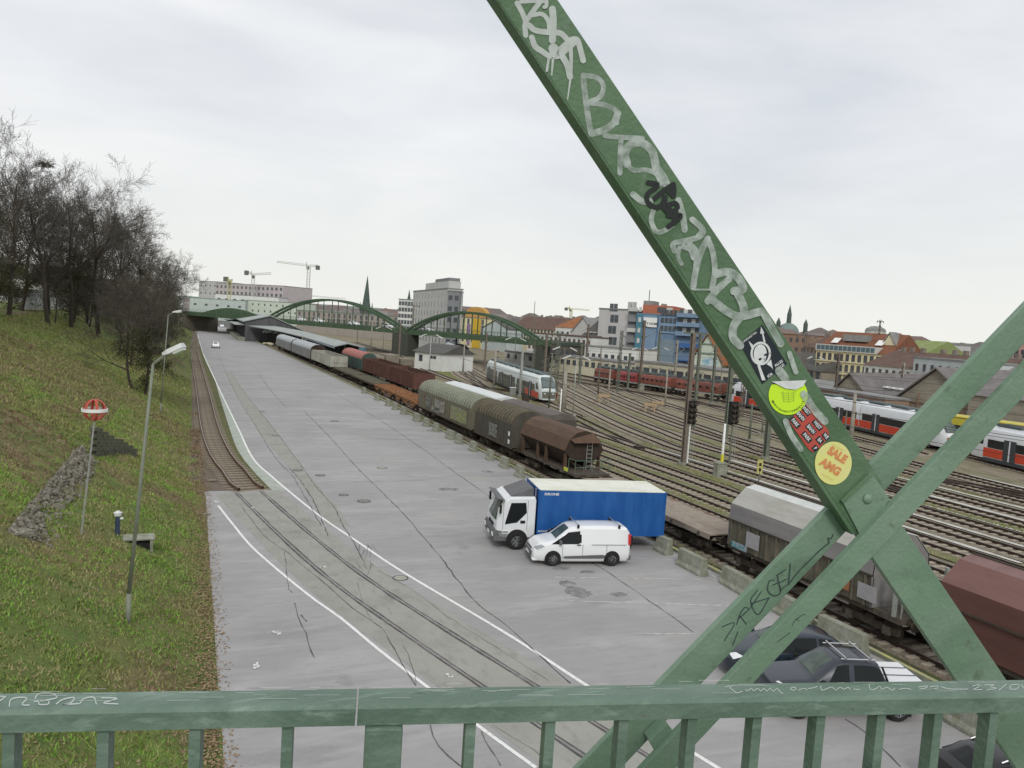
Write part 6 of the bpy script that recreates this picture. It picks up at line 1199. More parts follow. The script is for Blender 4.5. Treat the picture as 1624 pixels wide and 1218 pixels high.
# right hand houses
building('town_house', 'red brown roofed house under the dome', 1236, 330, 1275, 322, 530, 18, w_brown, m_rtile, rows=2, cols=4, win=(1.2, 1.6), wz0=6)
building('apartment_row', 'brown brick row with chimneys between the dome and the yellow house', 1270, 300, 1312, 285, 529, 18, w_brown, m_btile, 'hip', rows=3, cols=7, win=(1, 1.6), roofh=5, chim=6, wz0=3)
building('warehouse', 'old dark stone railway building behind the lattice mast', 1225, 210, 1300, 190, 556, 14, w_stone, m_slate, 'gable', rows=2, cols=8, win=(1.0, 1.8), roofh=4, wz0=1)
t, Lg, wh, h = building('tenement_house', 'tall yellow house with red tiled roof, dormer strip and three rows of windows', 1289, 196, 1402, 182, 523, 18, w_yel, m_rtile, 'gable', rows=3, cols=12, win=(.85, 1.7), roofh=4.9, wz0=1.6, frames=True, ends=True)
for z in (wh*.40, wh*.72): obj('cornice', MB().b(-.1, Lg+.1, -.3, -.0, z, z+.25), w_cream, t)
obj('dormer_strip', MB().b(Lg*.0, Lg*.86, -.4, 2.4, wh-.1, wh+1.5), m_winf, t)
for k in range(13): x = Lg*.02+k*Lg*.82/13; obj('dormer_window', MB().b(x, x+Lg*.052, -.48, -.4, wh+.2, wh+1.3), M('dormer_glass', (.10, .16, .18), rough=.1) if k == 0 else bpy.data.materials['dormer_glass'], t)
obj('roof_terrace', MB().b(Lg*.26, Lg*.60, 3.6, 6, wh+2.6, wh+4.2), m_gslate, t)
for x in (.12, .74): obj('skylight', MB().add([(Lg*x, 2.5, wh+2.0), (Lg*x+1.8, 2.5, wh+2.0), (Lg*x+1.8, 4.4, wh+3.25), (Lg*x, 4.4, wh+3.25)], [(0, 1, 2, 3)]), m_white, t)
building('tenement_house', 'cream firewall gable house adjoining the yellow house on its right', 1384, 188, 1420, 184, 527, 4, w_cream, m_gslate, 'front', rows=0, roofh=5, cols=0)
p = gp_(1380, 230); t = thing('glass_dome', 'small pale round glass roof behind the yellow house', 'dome', (p.x, p.y, 0)); zz1 = htop(Vector((p.x, p.y, 0)), 526); zz2 = htop(Vector((p.x, p.y, 0)), 517); obj('drum', MB().tube((0, 0, 0), (0, 0, zz1), 2.9, 2.9, 14), w_grey, t); obj('glass_shell', MB().lathe([(2.9, zz1), (2.6, zz1+(zz2-zz1)*.5), (1.4, zz2-.15), (.01, zz2)], n=14), m_gslate, t)
building('town_house', 'bright green roofed house with small dormers right of the cream firewall', 1412, 225, 1458, 215, 537, 16, w_cream, M('lime_green_roof', (.20, .25, .08), (.27, .31, .15), scale=.5, rough=.8), 'gable', rows=1, cols=4, roofh=4, wz0=6)
building('town_house', 'grey boxy roof building peeking over the long brown roof', 1471, 260, 1492, 256, 545, 14, w_grey, rows=1, cols=3, win=(1, 1), wz0=8)
building('tenement_house', 'long white house under a brown tiled roof with many chimneys', 1366, 172, 1560, 140, 553, 15, w_white, m_btile, 'gable', rows=2, cols=16, win=(.85, 1.5), roofh=3.4, wz0=2.0, frames=True, chim=9)
building('tenement_house', 'pale blue grey annex in front of the long brown roof', 1442, 156, 1560, 136, 568, 10, wallmat('pale_blue_grey', (.44, .47, .47)), m_gslate, rows=2, cols=9, win=(.8, 1.4), wz0=3, frames=True)
building('town_house', 'pink house at the right edge seen between the truss bars', 1596, 150, 1660, 140, 543, 14, w_rose, m_btile, rows=3, cols=6, win=(1, 1.6), wz0=2, frames=True)
building('town_house', 'faint green roofed house at the far right edge', 1600, 190, 1660, 180, 535, 14, w_cream, m_copper, 'gable', roofh=3)
# masonry station sheds with gables facing the yard
def gshed(label, u0, D0, u1, D1, vt, depth, rh):
    t, Lg, wh, h = building('station_shed', label, u0, D0, u1, D1, vt, depth, w_stone, M('shed_roof', (.21, .195, .19), (.15, .14, .135), scale=.4, rough=.8) if 'shed_roof' not in bpy.data.materials else bpy.data.materials['shed_roof'], 'front', roofh=rh, rows=0, cols=0, eav=.5)
    for f in (.28, .72): obj('pilaster', MB().b(Lg*f-.12, Lg*f+.12, -.2, 0, 0, wh+.8), w_brown, t)
    obj('cornice', MB().b(0, Lg, -.15, 0, wh-.6, wh-.4), w_brown, t)
    for f in (.14, .5, .86): obj('arched_door', MB().prism([(-.9, 0), (.9, 0), (.9, 2.4)]+[(.9*math.cos(math.pi*k/8), 2.4+.7*math.sin(math.pi*k/8)) for k in range(1, 8)]+[(-.9, 2.4)], (0, -.08, 0), (Lg*f, 0, 0), (1, 0, 0), (0, 0, 1)), m_win if f == .5 else w_brown, t)
    return t, Lg, wh, h
gshed('brown masonry shed with pointed gable, left of the two behind the red train', 1316, 135, 1372, 130, 590, 30, 3.6)
gshed('brown masonry shed with tall pointed gable, right of the two behind the red train', 1423, 117, 1535, 108, 580, 34, 4.6)
t, Lg, wh, h = building('station_shed', 'grey roofed hall with skylights joining the two brown gabled sheds', 1368, 128, 1428, 118, 592, 14, w_stone, bpy.data.materials['shed_roof'], 'gable', roofh=4.2, rows=0)
for k in range(6): obj('skylight', MB().box((Lg*(k+.5)/6, 3.2, wh+2.2), (1.0, .8, .25)), m_white, t)
for f in (.35, .75): o = obj('window', MB().b(Lg*f-.9, Lg*f+.9, -.06, 0, .8, 3.0), m_win, t); obj('window_frame', MB().b(Lg*f-1.05, Lg*f-.9, -.1, 0, .7, 3.1).b(Lg*f+.9, Lg*f+1.05, -.1, 0, .7, 3.1).b(Lg*f-1.05, Lg*f+1.05, -.1, 0, 3.0, 3.15), m_winf, o)
building('platform_roof', 'low grey canopy strip between the lattice mast and the brown sheds', 1290, 128, 1400, 112, 616, 4, w_brown, m_gslate, rows=0, zt=3.6)
t, Lg, wh, h = building('warehouse', 'grey roofed brown stone shed at the right, between the truss bars', 1530, 104, 1650, 96, 577, 22, w_stone, bpy.data.materials['shed_roof'], 'gable', roofh=4.0)
building('shed', 'pale sheds and roofs left of the yellow house base', 1180, 160, 1300, 140, 590, 12, w_stone, m_gslate, 'gable', roofh=2.5, rows=1, cols=8, win=(1.4, 1.5), wz0=1)
t, Lg, wh, h = building('white_hut', 'small white railway hut with dark roof beside the bridge pier', 657, 172, 701, 166, 543, 9, w_white, m_slate, 'gable', roofh=1.8, rows=0, eav=.5)
for f, a in ((.22, 1.1), (.60, .9), (.72, .9)): obj('window', MB().b(Lg*f-a/2, Lg*f+a/2, -.06, 0, 1.6 if f < .5 else 2.4, 3.0), m_win, t)
m_city2 = M('distant_houses', (.34, .33, .31), (.26, .25, .25), (.40, .35, .30), scale=.02, rough=.9, lo=.35, hi=.65); m_city3 = M('distant_roofs', (.20, .14, .12), (.15, .145, .14), scale=.02, rough=.9)
hb, rb = MB(), MB()
for k in range(420):
    u = random.uniform(290, 1720); D = random.uniform(380 if u > 640 else 720, 1300); p = gp_(u, D); w_, d_, h_ = random.uniform(12, 30), random.uniform(10, 16), random.uniform(9, 15)+D*.004
    if u < 700: h_ *= .85
    a = random.uniform(0, 1.6); hb.box((p.x, p.y, h_/2), (w_, d_, h_), rz=a); R = Matrix.Rotation(a, 3, 'Z')
    rb.add([R@Vector(q)+Vector((p.x, p.y, 0)) for q in ((-w_/2, -d_/2, h_), (w_/2, -d_/2, h_), (w_/2, d_/2, h_), (-w_/2, d_/2, h_), (-w_/2+3, 0, h_+3.2), (w_/2-3, 0, h_+3.2))], [(0, 1, 5, 4), (1, 2, 5), (2, 3, 4, 5), (3, 0, 4)])
obj('distant_rooftops', rb, m_city3, kind='stuff'); obj('distant_houses', hb, m_city2, kind='stuff')
hl = MB(); n_ = 60; hl.v = []
for k in range(n_+1):
    u = -200+2200*k/n_; p0, p1 = gp_(u, 2200), gp_(u, 3000); hh = 10+6*noise.noise(Vector((k*.17, 0, 0)))+(12 if u > 1100 else 0)*min(1, (u-1100)/400 if u > 1100 else 0); hl.v += [(p0.x, p0.y, -1), (p1.x, p1.y, hh+24)]
hl.f = [(2*k, 2*k+1, 2*k+3, 2*k+2) for k in range(n_)]; struct('distant_hills', hl, M('hazy_hill', (.20, .23, .22), (.16, .19, .17), scale=.004, rough=1), smooth=True)

# tower cranes
def crane(label, u, D, v_base, v_top, uj0, vj0, uj1, vj1, mat):
    p = gp_(u, D); zj = htop(Vector((p.x, p.y, 0)), v_top); t = thing('tower_crane', label, 'crane', (p.x, p.y, 0)); mb = MB(); wd_ = 1.1
    for sx_ in (-1, 1):
        for sy in (-1, 1): mb.tube((sx_*wd_, sy*wd_, 0), (sx_*wd_, sy*wd_, zj), .22, .22, 4)
    z = 0
    while z < zj-2.5:
        mb.tube((-wd_, -wd_, z), (wd_, -wd_, z+2.5), .12, .12, 4).tube((wd_, wd_, z), (-wd_, wd_, z+2.5), .12, .12, 4).tube((wd_, -wd_, z), (wd_, wd_, z+2.5), .12, .12, 4).tube((-wd_, wd_, z), (-wd_, -wd_, z+2.5), .12, .12, 4); z += 2.5
    obj('mast', mb, mat, t)
    def rel(u_, v_): q = atD(u_, v_, D); return Vector((q.x-p.x, q.y-p.y, q.z))
    a, b_ = rel(uj0, vj0), rel(uj1, vj1); j = MB(); 
    for q0, q1 in ((a, rel(u, v_top)), (rel(u, v_top), b_)):
        j.tube(q0, q1, .28, .28, 4).tube(q0+Vector((0, 0, 1.0)), q1+Vector((0, 0, 1.4)), .22, .22, 4); n = 12
        for k in range(n): s0, s1 = q0+(q1-q0)*(k/n), q0+(q1-q0)*((k+1)/n); j.tube(s0, s1+Vector((0, 0, 1.2)), .13, .13, 4)
    obj('jib', j, mat, t); sh = b_ if (b_-rel(u, v_top)).length < (a-rel(u, v_top)).length else a
    obj('counterweight', MB().box(sh-Vector((0, 0, .8)), (3.2, 2, 3.4)), m_mast, t); obj('cab', MB().box(rel(u, v_top)+Vector((1.2, 0, -1.4)), (2, 2, 2.4)), m_mast, t); obj('tower_head', MB().tube(rel(u, v_top), rel(u, v_top)+Vector((0, 0, 3.5)), .8, .2, 4), mat, t)
m_cr = M('crane_pale', (.52, .53, .46), (.45, .46, .42), rough=.7); m_cry = M('crane_yellow', (.42, .40, .16), rough=.7)
crane('tallest tower crane of the skyline with long jib to the left', 486, 640, 475, 422, 439, 416, 504, 423, m_cr); crane('shorter pale tower crane above the pinkish office block', 399, 600, 460, 436, 391, 431, 430, 435, m_cr)
crane('small yellow crane head at the left, over the office block', 362, 560, 460, 446, 358, 441, 369, 446, m_cry); crane('faint low tower crane below the tallest one', 484, 900, 480, 469, 450, 463, 548, 475, m_cr)
crane('tiny distant crane left of the grey slab', 903, 900, 508, 490, 898, 489, 935, 493, m_cry)

# ------------------------------------------------------------------ far arched road bridge
bA = gp_(627, 225); bB = gp_(848, 190); bA.z = bB.z = 0; bd = (bB-bA); bd.normalize(); bn = Vector((-bd.y, bd.x, 0))
if bn.dot(cf) < 0: bn = -bn
def bs(u):                                   # distance along the bridge line of image column u
    lo, hi = -400, 100
    for _ in range(50):
        m = (lo+hi)/2
        if proj(bA+bd*m)[0] < u: lo = m
        else: hi = m
    return lo
br = thing('arch_bridge', 'green steel road bridge with two bowstring arches spanning the yard', 'bridge', (bA.x, bA.y, 0))
def BQ(s, n, z): q = bA+bd*s+bn*n; return (q.x, q.y, z)
s0, s1 = bs(292), bs(870)
def bbox(sa, sb_, n0, n1, z0_, z1_): return MB().add([BQ(s, n, z) for z in (z0_, z1_) for s, n in ((sa, n0), (sb_, n0), (sb_, n1), (sa, n1))], [(3, 2, 1, 0), (4, 5, 6, 7), (0, 1, 5, 4), (1, 2, 6, 5), (2, 3, 7, 6), (3, 0, 4, 7)])
m_deckb = M('bridge_deck_dark', (.05, .07, .05), (.07, .08, .06), rough=.8)
obj('deck', bbox(s0-60, s1, .4, 12.6, 6.3, 7.1), m_deckb, br, world=True); 
for n in (0, 12.7): obj('edge_girder', bbox(s0-60, s1, n, n+.35, 6.0, 7.3), m_bridge, br, world=True)
for n in (-.1, 12.6):
    mb = MB(); s = s0
    while s < s1: mb.tube(BQ(s, n, 7.3), BQ(s, n, 8.3), .035, .035, 4); s += 1.2
    mb.tube(BQ(s0, n, 8.3), BQ(s1, n, 8.3), .05, .05, 4); obj('parapet', mb, m_bridge, br, world=True)
def arch(sa, sb_, crest):
    for n in (.0, 2.2):
        pts = [(sa+(sb_-sa)*k/28, 7.0+(crest-7.0)*(1-((2*k/28-1)**2))) for k in range(29)]; rings = []
        for s, z in pts: rings.append([BQ(s, n-.1, z-.3), BQ(s, n+.55, z-.3), BQ(s, n+.55, z+.3), BQ(s, n-.1, z+.3)])
        obj('arch_rib', MB().loft(rings), m_bridge, br, world=True)
        for k in range(3, 26, 3): s, z = pts[k]; obj('hanger', MB().tube(BQ(s, n+.2, 7.2), BQ(s, n+.2, z), .16, .16, 4), m_bridge, br, world=True)
    for k in range(9, 21, 3): s = sa+(sb_-sa)*k/28; z = 7.0+(crest-7)*(1-((2*k/28-1)**2)); obj('cross_brace', MB().tube(BQ(s, .2, z), BQ(s, 2.5, z), .16, .16, 4), m_bridge, br, world=True)
arch(bs(419), bs(633), 14.6); arch(bs(641), bs(848), 13.0)
sa, sb_ = bs(318), bs(418); obj('plate_arch', MB().loft([[BQ(sa+(sb_-sa)*k/14, n, 7.0) for n in (-.1, .4)]+[BQ(sa+(sb_-sa)*k/14, n, 7.3+2.6*math.sin(math.pi*k/14)) for n in (.4, -.1)] for k in range(15)]), m_bridge, br, world=True)
obj('pier', bbox(bs(625), bs(650), -1.0, 3.0, -.2, 6.2), M('dark_pier', (.055, .06, .05), (.09, .095, .08), rough=.9), br, world=True); obj('pier', bbox(bs(846), bs(858), 0, 3, -.2, 6.2), bpy.data.materials['dark_pier'], br, world=True)
obj('pier', bbox(bs(415), bs(420), -1, 4, -.2, 6.2), w_stone, br, world=True); obj('pier', bbox(s0-60, s0, -1, 14, -.2, 6.2), w_stone, br, world=True)
t, Lg, wh, h = building('brick_building', 'dark brick arcade building joining the right end of the far bridge', 846, 226, 915, 214, 543, 10, M('dark_brick', (.13, .11, .09), (.095, .08, .07), rough=.9), m_slate, rows=1, cols=6, win=(1.6, 2.2), wz0=1)
cols_ = [m_white_car, m_pick, m_blackcar, m_white_car, M('blue_car', (.08, .16, .3), rough=.3)]
for i, (u, lab) in enumerate([(461, 'tiny blue grey car on the far bridge below the left part of the arch'), (490, 'tiny white car on the far bridge left of the crane mast'), (545, 'tiny pale car on the far bridge near the arch middle'), (600, 'tiny car on the far bridge near the end of the left arch'), (659, 'white car on the far bridge above the pier')]):
    q = dup(far_car, BQ(bs(u), 3.5, 7.1), math.atan2(bd.y, bd.x), lab, 'cars crossing the far bridge')
# shed at the dock with gable, and long canopy
shx = G(390, 541); m_sh = M('dark_corrugated', (.125, .125, .13), (.09, .09, .095), scale=.4, rough=.8, stretch=(3, 3, .2)); m_shr = M('pale_sheet_roof', (.34, .37, .35), (.28, .31, .29), scale=.4, rough=.6)
y0s = 262.0; t = thing('freight_shed', 'grey gabled freight shed with white graffiti at the end of the lot', 'shed', (15.7, y0s, 0)); wS = 17.5
obj('end_wall', MB().prism([(0, 0), (wS, 0), (wS, 4.2), (wS*.42, 8.2), (0, 6.2)], (0, .3, 0), (0, 0, 0), (1, 0, 0), (0, 0, 1)), m_sh, t)
obj('side_wall', MB().b(0, .3, .3, 110, 0, 6.2), m_sh, t); obj('side_wall', MB().b(wS-.3, wS, .3, 110, 0, 4.2), m_sh, t)
obj('roof_slope', MB().add([(-.8, -.5, 6.0), (wS*.42, -.5, 8.3), (wS*.42, 110, 8.3), (-.8, 110, 6.0), (-.8, -.5, 6.25), (wS*.42, -.5, 8.55), (wS*.42, 110, 8.55), (-.8, 110, 6.25)], [(0, 1, 2, 3), (4, 5, 6, 7), (0, 1, 5, 4), (1, 2, 6, 5), (3, 0, 4, 7)]), m_shr, t)
obj('roof_slope', MB().add([(wS+.5, -.5, 4.1), (wS*.42, -.5, 8.3), (wS*.42, 110, 8.3), (wS+.5, 110, 4.1), (wS+.5, -.5, 4.35), (wS*.42, -.5, 8.55), (wS*.42, 110, 8.55), (wS+.5, 110, 4.35)], [(0, 1, 2, 3), (4, 5, 6, 7), (0, 1, 5, 4), (1, 2, 6, 5), (3, 0, 4, 7)]), m_shr, t)
gf = MB()
for k in range(9): gf.add([(5.2+k*.65+random.uniform(-.1, .1), -.04-k*.004, 3.2+random.uniform(-.3, .3)) if j == 0 else (5.2+k*.65+random.uniform(.2, .9), -.04-k*.004, 3.2+random.uniform(-.1, 1.9)) if j == 1 else (5.6+k*.65, -.04-k*.004, 2.8) for j in range(3)], [(0, 1, 2)])
obj('graffiti', gf, m_white, t, raw=True)
for k in range(8): obj('loading_door', MB().b(-.12, -.02, 4+k*9, 8+k*9, 1.1, 4.6), m_dark, t)
obj('dock_canopy', MB().b(-3.2, -.02, 2, 90, 4.9, 5.15), m_shr, t); obj('loading_dock', MB().b(-2.2, -.02, -1, 90, 0, 1.1), m_conc, t)
cn = thing('platform_canopy', 'long grey-green platform canopy running beside the freight track', 'canopy', (28, 150, 0))
CP = [G(417, 527, 4.4), G(463, 536, 4.4), G(524, 557, 4.4), G(571, 559, 4.4)]
xl, xr = 26.6, 32.6
obj('canopy_roof', MB().loft([[(x-28, y-150, z) for x, z in ((xl+dx, 4.2+dz), (xl+2.6+dx*.5, 4.9+dz*.5), (xr, 4.3), (xr, 4.1), (xl+2.6+dx*.5, 4.7+dz*.5), (xl+dx, 4.0+dz))] for y, dx, dz in ((159.5, 0, 0), (205, -.3, 0), (228, -4, .5), (261, -10, .8))]), m_shr, cn)
obj('fascia', MB().b(xl-28-.06, xl-28+.02, 9.5, 55, 3.7, 4.2), M('fascia_blue_grey', (.30, .34, .36), rough=.6), cn)
for k in range(10): y = 12+k*8; obj('column', MB().b(xl-28+2.4, xl-28+2.7, y, y+.3, 0, 4.7), m_mast, cn)
obj('platform', MB().b(xl-28+.8, xr-28-.6, 9, 90, 0, .9), m_pl, cn); obj('back_wall', MB().b(xr-28-.8, xr-28-.6, 12, 90, .9, 4.1), m_sh, cn)
t = thing('platform_hut', 'blue container hut in the yard between canopy and pier', 'container', tuple(gp_(558, 190)), .2); obj('body', MB().b(-3, 3, -1.2, 1.2, 0, 2.6), M('container_blue', (.06, .17, .25), rough=.6), t); obj('door', MB().b(-.6, .6, -1.24, -1.2, .1, 2.2), m_white, t)
for (u, D, w_, d_, h_, mt, lab) in [(500, 215, 9, 3, 2.6, w_white, 'white van-like trailers parked behind the freight shed'), (575, 185, 8, 3, 1.6, w_beige, 'low pale stacks near the canopy end'), (605, 175, 14, 4, 2.2, w_stone, 'dark rubble heap with scrub left of the bridge pier')]:
    p = gp_(u, D); o = thing('storage_stack', lab, 'stack', (p.x, p.y, 0), .2)
    for k in range(4): obj('pile', MB().box((-w_/2+w_*(k+.5)/4, random.uniform(-.4, .4), h_*(.35+.1*(k % 3))), (w_/4*.9, d_*random.uniform(.7, 1), h_*(.7+.2*(k % 3)))), mt, o, bevel=.1)
p = G(433, 547); ds = thing('dock_clutter', 'pale sacks and timber heaped at the foot of the shed by the kerb', 'heap', (p.x-.5, p.y, 0))
for k in range(8): obj('sack', MB().ball((random.uniform(-2.5, 4), random.uniform(-6, 10), .3), random.uniform(.4, .8), 8, (1, 1.6, .6)), w_beige, ds, smooth=True)
# ================================================================== MASTS, SIGNALS, WIRES
def mast(label, ub, vb, ut, vt_, kind, mat, name='catenary_mast', cat='mast', group=None, **k):
    p = G(ub, vb, -.1); z = htop(p, vt_)-p.z; t = thing(name, label, cat, (p.x, p.y, -.1), group=group)
    lean = k.get('lean', 0)
    if kind == 'lattice':
        w0, w1 = k.get('w', .3), k.get('w1', .18); mb = MB()
        for sx_ in (-1, 1):
            for sy in (-1, 1): mb.tube((sx_*w0, sy*w0, 0), (sx_*w1, sy*w1, z), .055, .05, 4)
        obj('leg_angles', mb, mat, t); mb = MB(); n = max(6, int(z/.9))
        for i in range(n):
            z0_, z1_ = z*i/n, z*(i+1)/n; a, b_ = w0+(w1-w0)*i/n, w0+(w1-w0)*(i+1)/n; s = 1 if i % 2 else -1
            mb.tube((-a*s, -a, z0_), (b_*s, -b_, z1_), .03, .03, 4).tube((-a*s, a, z0_), (b_*s, b_, z1_), .03, .03, 4).tube((-a, -a*s, z0_), (-b_, b_*s, z1_), .03, .03, 4).tube((a, -a*s, z0_), (b_, b_*s, z1_), .03, .03, 4)
        obj('lattice', mb, mat, t)
    elif kind == 'conc': obj('pole', MB().tube((0, 0, 0), (0, 0, z), k.get('w', .24), k.get('w', .24)*.62, 10), mat, t, smooth=True)
    elif kind == 'H':
        w_ = k.get('w', .16)*1.25; obj('pole', MB().b(-w_, w_, -w_, -w_+.03, 0, z).b(-w_, w_, w_-.03, w_, 0, z).b(-.015, .015, -w_+.03, w_-.03, 0, z), mat, t)
    else: obj('pole', MB().tube((0, 0, 0), (0, 0, z), k.get('w', .09), k.get('w', .09)*.7, 8), mat, t, smooth=True)
    obj('footing', MB().b(-.35, .35, -.35, .35, -.1, .25), m_conc, t)
    if k.get('tee'): obj('cross_arm', MB().b(-k['tee'], k['tee'], -.06, .06, z-.35, z-.2).tube((-k['tee'], 0, z-.2), (0, 0, z+.15), .03).tube((k['tee'], 0, z-.2), (0, 0, z+.15), .03), mat, t); [obj('insulator', MB().tube((q*k['tee']*.9, 0, z-.35), (q*k['tee']*.9, 0, z-.7), .07), m_under, t) for q in (-1, 1)]
    if k.get('arm'):
        for s in (k['arm'] if isinstance(k['arm'], (list, tuple)) else [k['arm']]):
            a = obj('cantilever', MB().tube((0, 0, z*.93), (s, 0, z*.84), .035, .035, 5).tube((0, 0, z*.74), (s, 0, z*.84), .035, .035, 5).tube((s*.35, 0, z*.79), (s*1.05, 0, z*.72), .025, .025, 5), mat, t); [obj('insulator', MB().tube((s*.08, 0, z*q0), (s*.25, 0, z*q1), .08), m_under, a) for q0, q1 in ((.925, .905), (.75, .77))]
    if k.get('lamps'):
        for s in (-1, 1):
            R = Matrix.Rotation(-YAW, 3, 'Z'); h_ = k.get('ls', 1.0)
            obj('lamp_arm', MB().tube((0, 0, z-.1), R@Vector((s*.7*h_, 0, z-.02)), .03, .03, 5), mat, t); ll = MB(); ll.box(R@Vector((s*1.25*h_, 0, z+.10*s*0-.10)), (1.1*h_, .32, .14), M=R@Matrix.Rotation(s*.42, 3, 'Y')); obj('lamp_head', ll, m_lampw, t)
    return t, z
m_lampw = M('white_lamp_housing', (.66, .68, .66), (.58, .6, .57), rough=.5)
mg = 'masts and poles in the rail yard'
t, z = mast('tall twin steel mast with crossbeam, behind the left signal, brown leg in front', 1083, 738, 1106, 528, 'H', m_mastb, w=.14, group=mg)
obj('cross_arm', MB().b(-.9, 1.6, -.08, .08, z-.1, z+.05), m_mast, t); obj('back_leg', MB().b(.62, .84, -.1, .1, 3.2, z), m_mast, t); obj('brace', MB().tube((.2, 0, 3.4), (.7, 0, 3.4), .05), m_mast, t)
# two signals
def signal(label, ub, vb, vt_, ubx, vbx, white=True, bandy=False):
    p = G(ub, vb, -.1); z = htop(p, vt_)+.1; t = thing('signal', label, 'signal', (p.x, p.y, -.1), group='black light signals by the tracks')
    obj('post', MB().tube((0, 0, 0), (0, 0, z), .085, .075, 10), m_white if white else m_mast, t); zb1 = z+.1
    obj('signal_head', MB().b(-.42, .42, -.18, .18, zb1, zb1+2.0), m_dark, t, bevel=.04)
    for i in range(2):
        for j in range(4): obj('lamp_hood', MB().tube((-.2+.4*i, -.18, zb1+.3+j*.46), (-.2+.4*i, -.45, zb1+.3+j*.46), .13, .14, 10), m_under, t)
    obj('ladder', MB().tube((.25, 0, .2), (.25, 0, z), .02).tube((.5, 0, .2), (.5, 0, z), .02), m_galv, t)
    if bandy: obj('yellow_band', MB().tube((0, 0, 1.6), (0, 0, 2.6), .09, .09, 10), m_yel2, t)
    return t
m_yel2 = M('bright_yellow', (.62, .58, .05), rough=.5)
signal('black multi-lamp signal on white post at the brown mast, left one', 1089, 738, 674, 1094, 660); signal('black multi-lamp signal right of the white and yellow post, right one', 1156, 738, 675, 1165, 660, white=False)
t, z = mast('white post with a yellow band between the two signals', 1143, 755, 1149, 672, 'round', m_white, 'marker_post', 'post', w=.12); obj('yellow_band', MB().tube((0, 0, z*.22), (0, 0, z*.42), .13, .12, 10), m_yel2, t)
mast('greenish steel mast left edge of the truss bar, tall and thick', 1214, 728, 1236, 610, 'H', m_mast, w=.17, group=mg); mast('thin grey pole beside the tall greenish mast', 1208, 690, 1212, 655, 'round', m_mast, w=.1, group=mg)
mast('beige concrete mast standing before the white train side', 1348, 712, 1357, 622, 'conc', m_concl, w=.26, group=mg); mast('short dark mast left of the beige concrete mast', 1338, 705, 1342, 650, 'round', m_mast, w=.09, group=mg)
mast('dark lattice mast with wide crosspiece left of the yellow house', 1270, 640, 1290, 530, 'lattice', m_mastb, w=.45, w1=.3, tee=2.3, group=mg); mast('thin dark lattice mast in front of the white house', 1385, 622, 1391, 508, 'lattice', m_mastb, w=.2, w1=.12, tee=1.1, arm=[1.6, -1.3], group=mg)
mast('lamp mast with two white heads at the foot of the yellow house', 1287, 640, 1289, 567, 'round', m_mast, lamps=1, ls=.9, group=mg)
mast('thick beige concrete mast right of the silver train nose', 893, 652, 903, 590, 'conc', m_concl, w=.36, group=mg); mast('white post in front of the thick beige concrete mast', 887, 671, 891, 617, 'round', m_white, 'marker_post', 'post', w=.10)
mast('thin leaning lamp pole right of the thick beige mast, with two white heads', 908, 662, 914, 566, 'round', m_galv, lamps=1, w=.08, group=mg); mast('green lattice mast just behind the silver train nose', 880, 632, 887, 527, 'lattice', m_mast, w=.28, tee=1.3, group=mg)
mast('lamp mast with two white heads above the dark brick arcade', 890, 640, 895, 552, 'round', m_mast, lamps=1, group=mg); mast('concrete mast before the middle of the silver train', 783, 614, 788, 552, 'conc', m_concl, w=.26, arm=2.2, group=mg)
mast('grey steel mast before the front car of the silver train', 824, 630, 830, 556, 'H', m_galv, w=.13, group=mg); mast('thin mast at the white hut, left one with white top', 734, 592, 737, 545, 'conc', m_concl, w=.18, group=mg)
mast('lamp mast with two white heads beside the small white hut', 680, 602, 684, 532, 'round', m_galv, lamps=1, ls=1.2, group=mg); mast('tall dark T-topped mast at the bridge pier', 652, 560, 655, 484, 'lattice', m_mastb, w=.3, tee=2.0, group=mg)
mast('tall thin mast crossing the left arch, with pale foot', 588, 560, 592, 508, 'conc', m_concl, w=.24, arm=2.6, group=mg); mast('mast with lamp heads below the left arch', 566, 550, 569, 516, 'round', m_mast, lamps=1, ls=1.4, group=mg)
mast('thin mast behind the canopy roof end', 607, 562, 610, 520, 'round', m_mast, lamps=1, ls=1.3, group=mg); mast('dark mast over the long red and white train', 722, 570, 724, 517, 'H', m_mast, w=.16, arm=2.4, group=mg)
mast('lamp mast with two white heads at the end of the right arch', 814, 600, 817, 537, 'round', m_mast, lamps=1, ls=1.2, group=mg); mast('dark steel mast left of the grey slab, bent wire arms', 928, 594, 934, 514, 'H', m_mastb, w=.16, arm=[2.2, -1.8], group=mg)
mast('slim lattice mast in front of the grey slab', 979, 624, 983, 524, 'lattice', m_mast, w=.2, arm=2.2, group=mg); mast('second slim mast near the balconies of the grey slab', 995, 618, 999, 560, 'H', m_mast, w=.14, group=mg)
mast('tall brown mast before the left half of the blue block', 1014, 618, 1022, 508, 'H', m_mastb, w=.17, arm=[2.6, -2.0], group=mg); mast('mast before the middle of the blue block', 1041, 600, 1043, 522, 'H', m_mast, w=.14, arm=2.2, group=mg)
mast('grey concrete post at the bright worn track, with small lamp', 1054, 648, 1058, 588, 'conc', m_concl, w=.16, group=mg); mast('yellow grey post between the tracks below the locomotives', 964, 640, 970, 585, 'conc', m_concl, w=.16, group=mg)
mast('mast with lamp heads in front of the sign of the blue block', 1011, 606, 1016, 553, 'round', m_mast, lamps=1, group=mg); mast('mast with lamp heads before the grey panel of the blue block', 1043, 612, 1047, 552, 'round', m_mast, lamps=1, group=mg)
mast('mast with lamp heads right of the pale green gable', 1140, 640, 1149, 571, 'round', m_mast, lamps=1, group=mg); mast('grey mast between pale green gable and truss bar', 1150, 700, 1160, 555, 'H', m_mast, w=.16, group=mg)
mast('lamp pole standing before the cab of the second red train', 1487, 706, 1493, 683, 'round', m_galv, w=.06, group=mg)
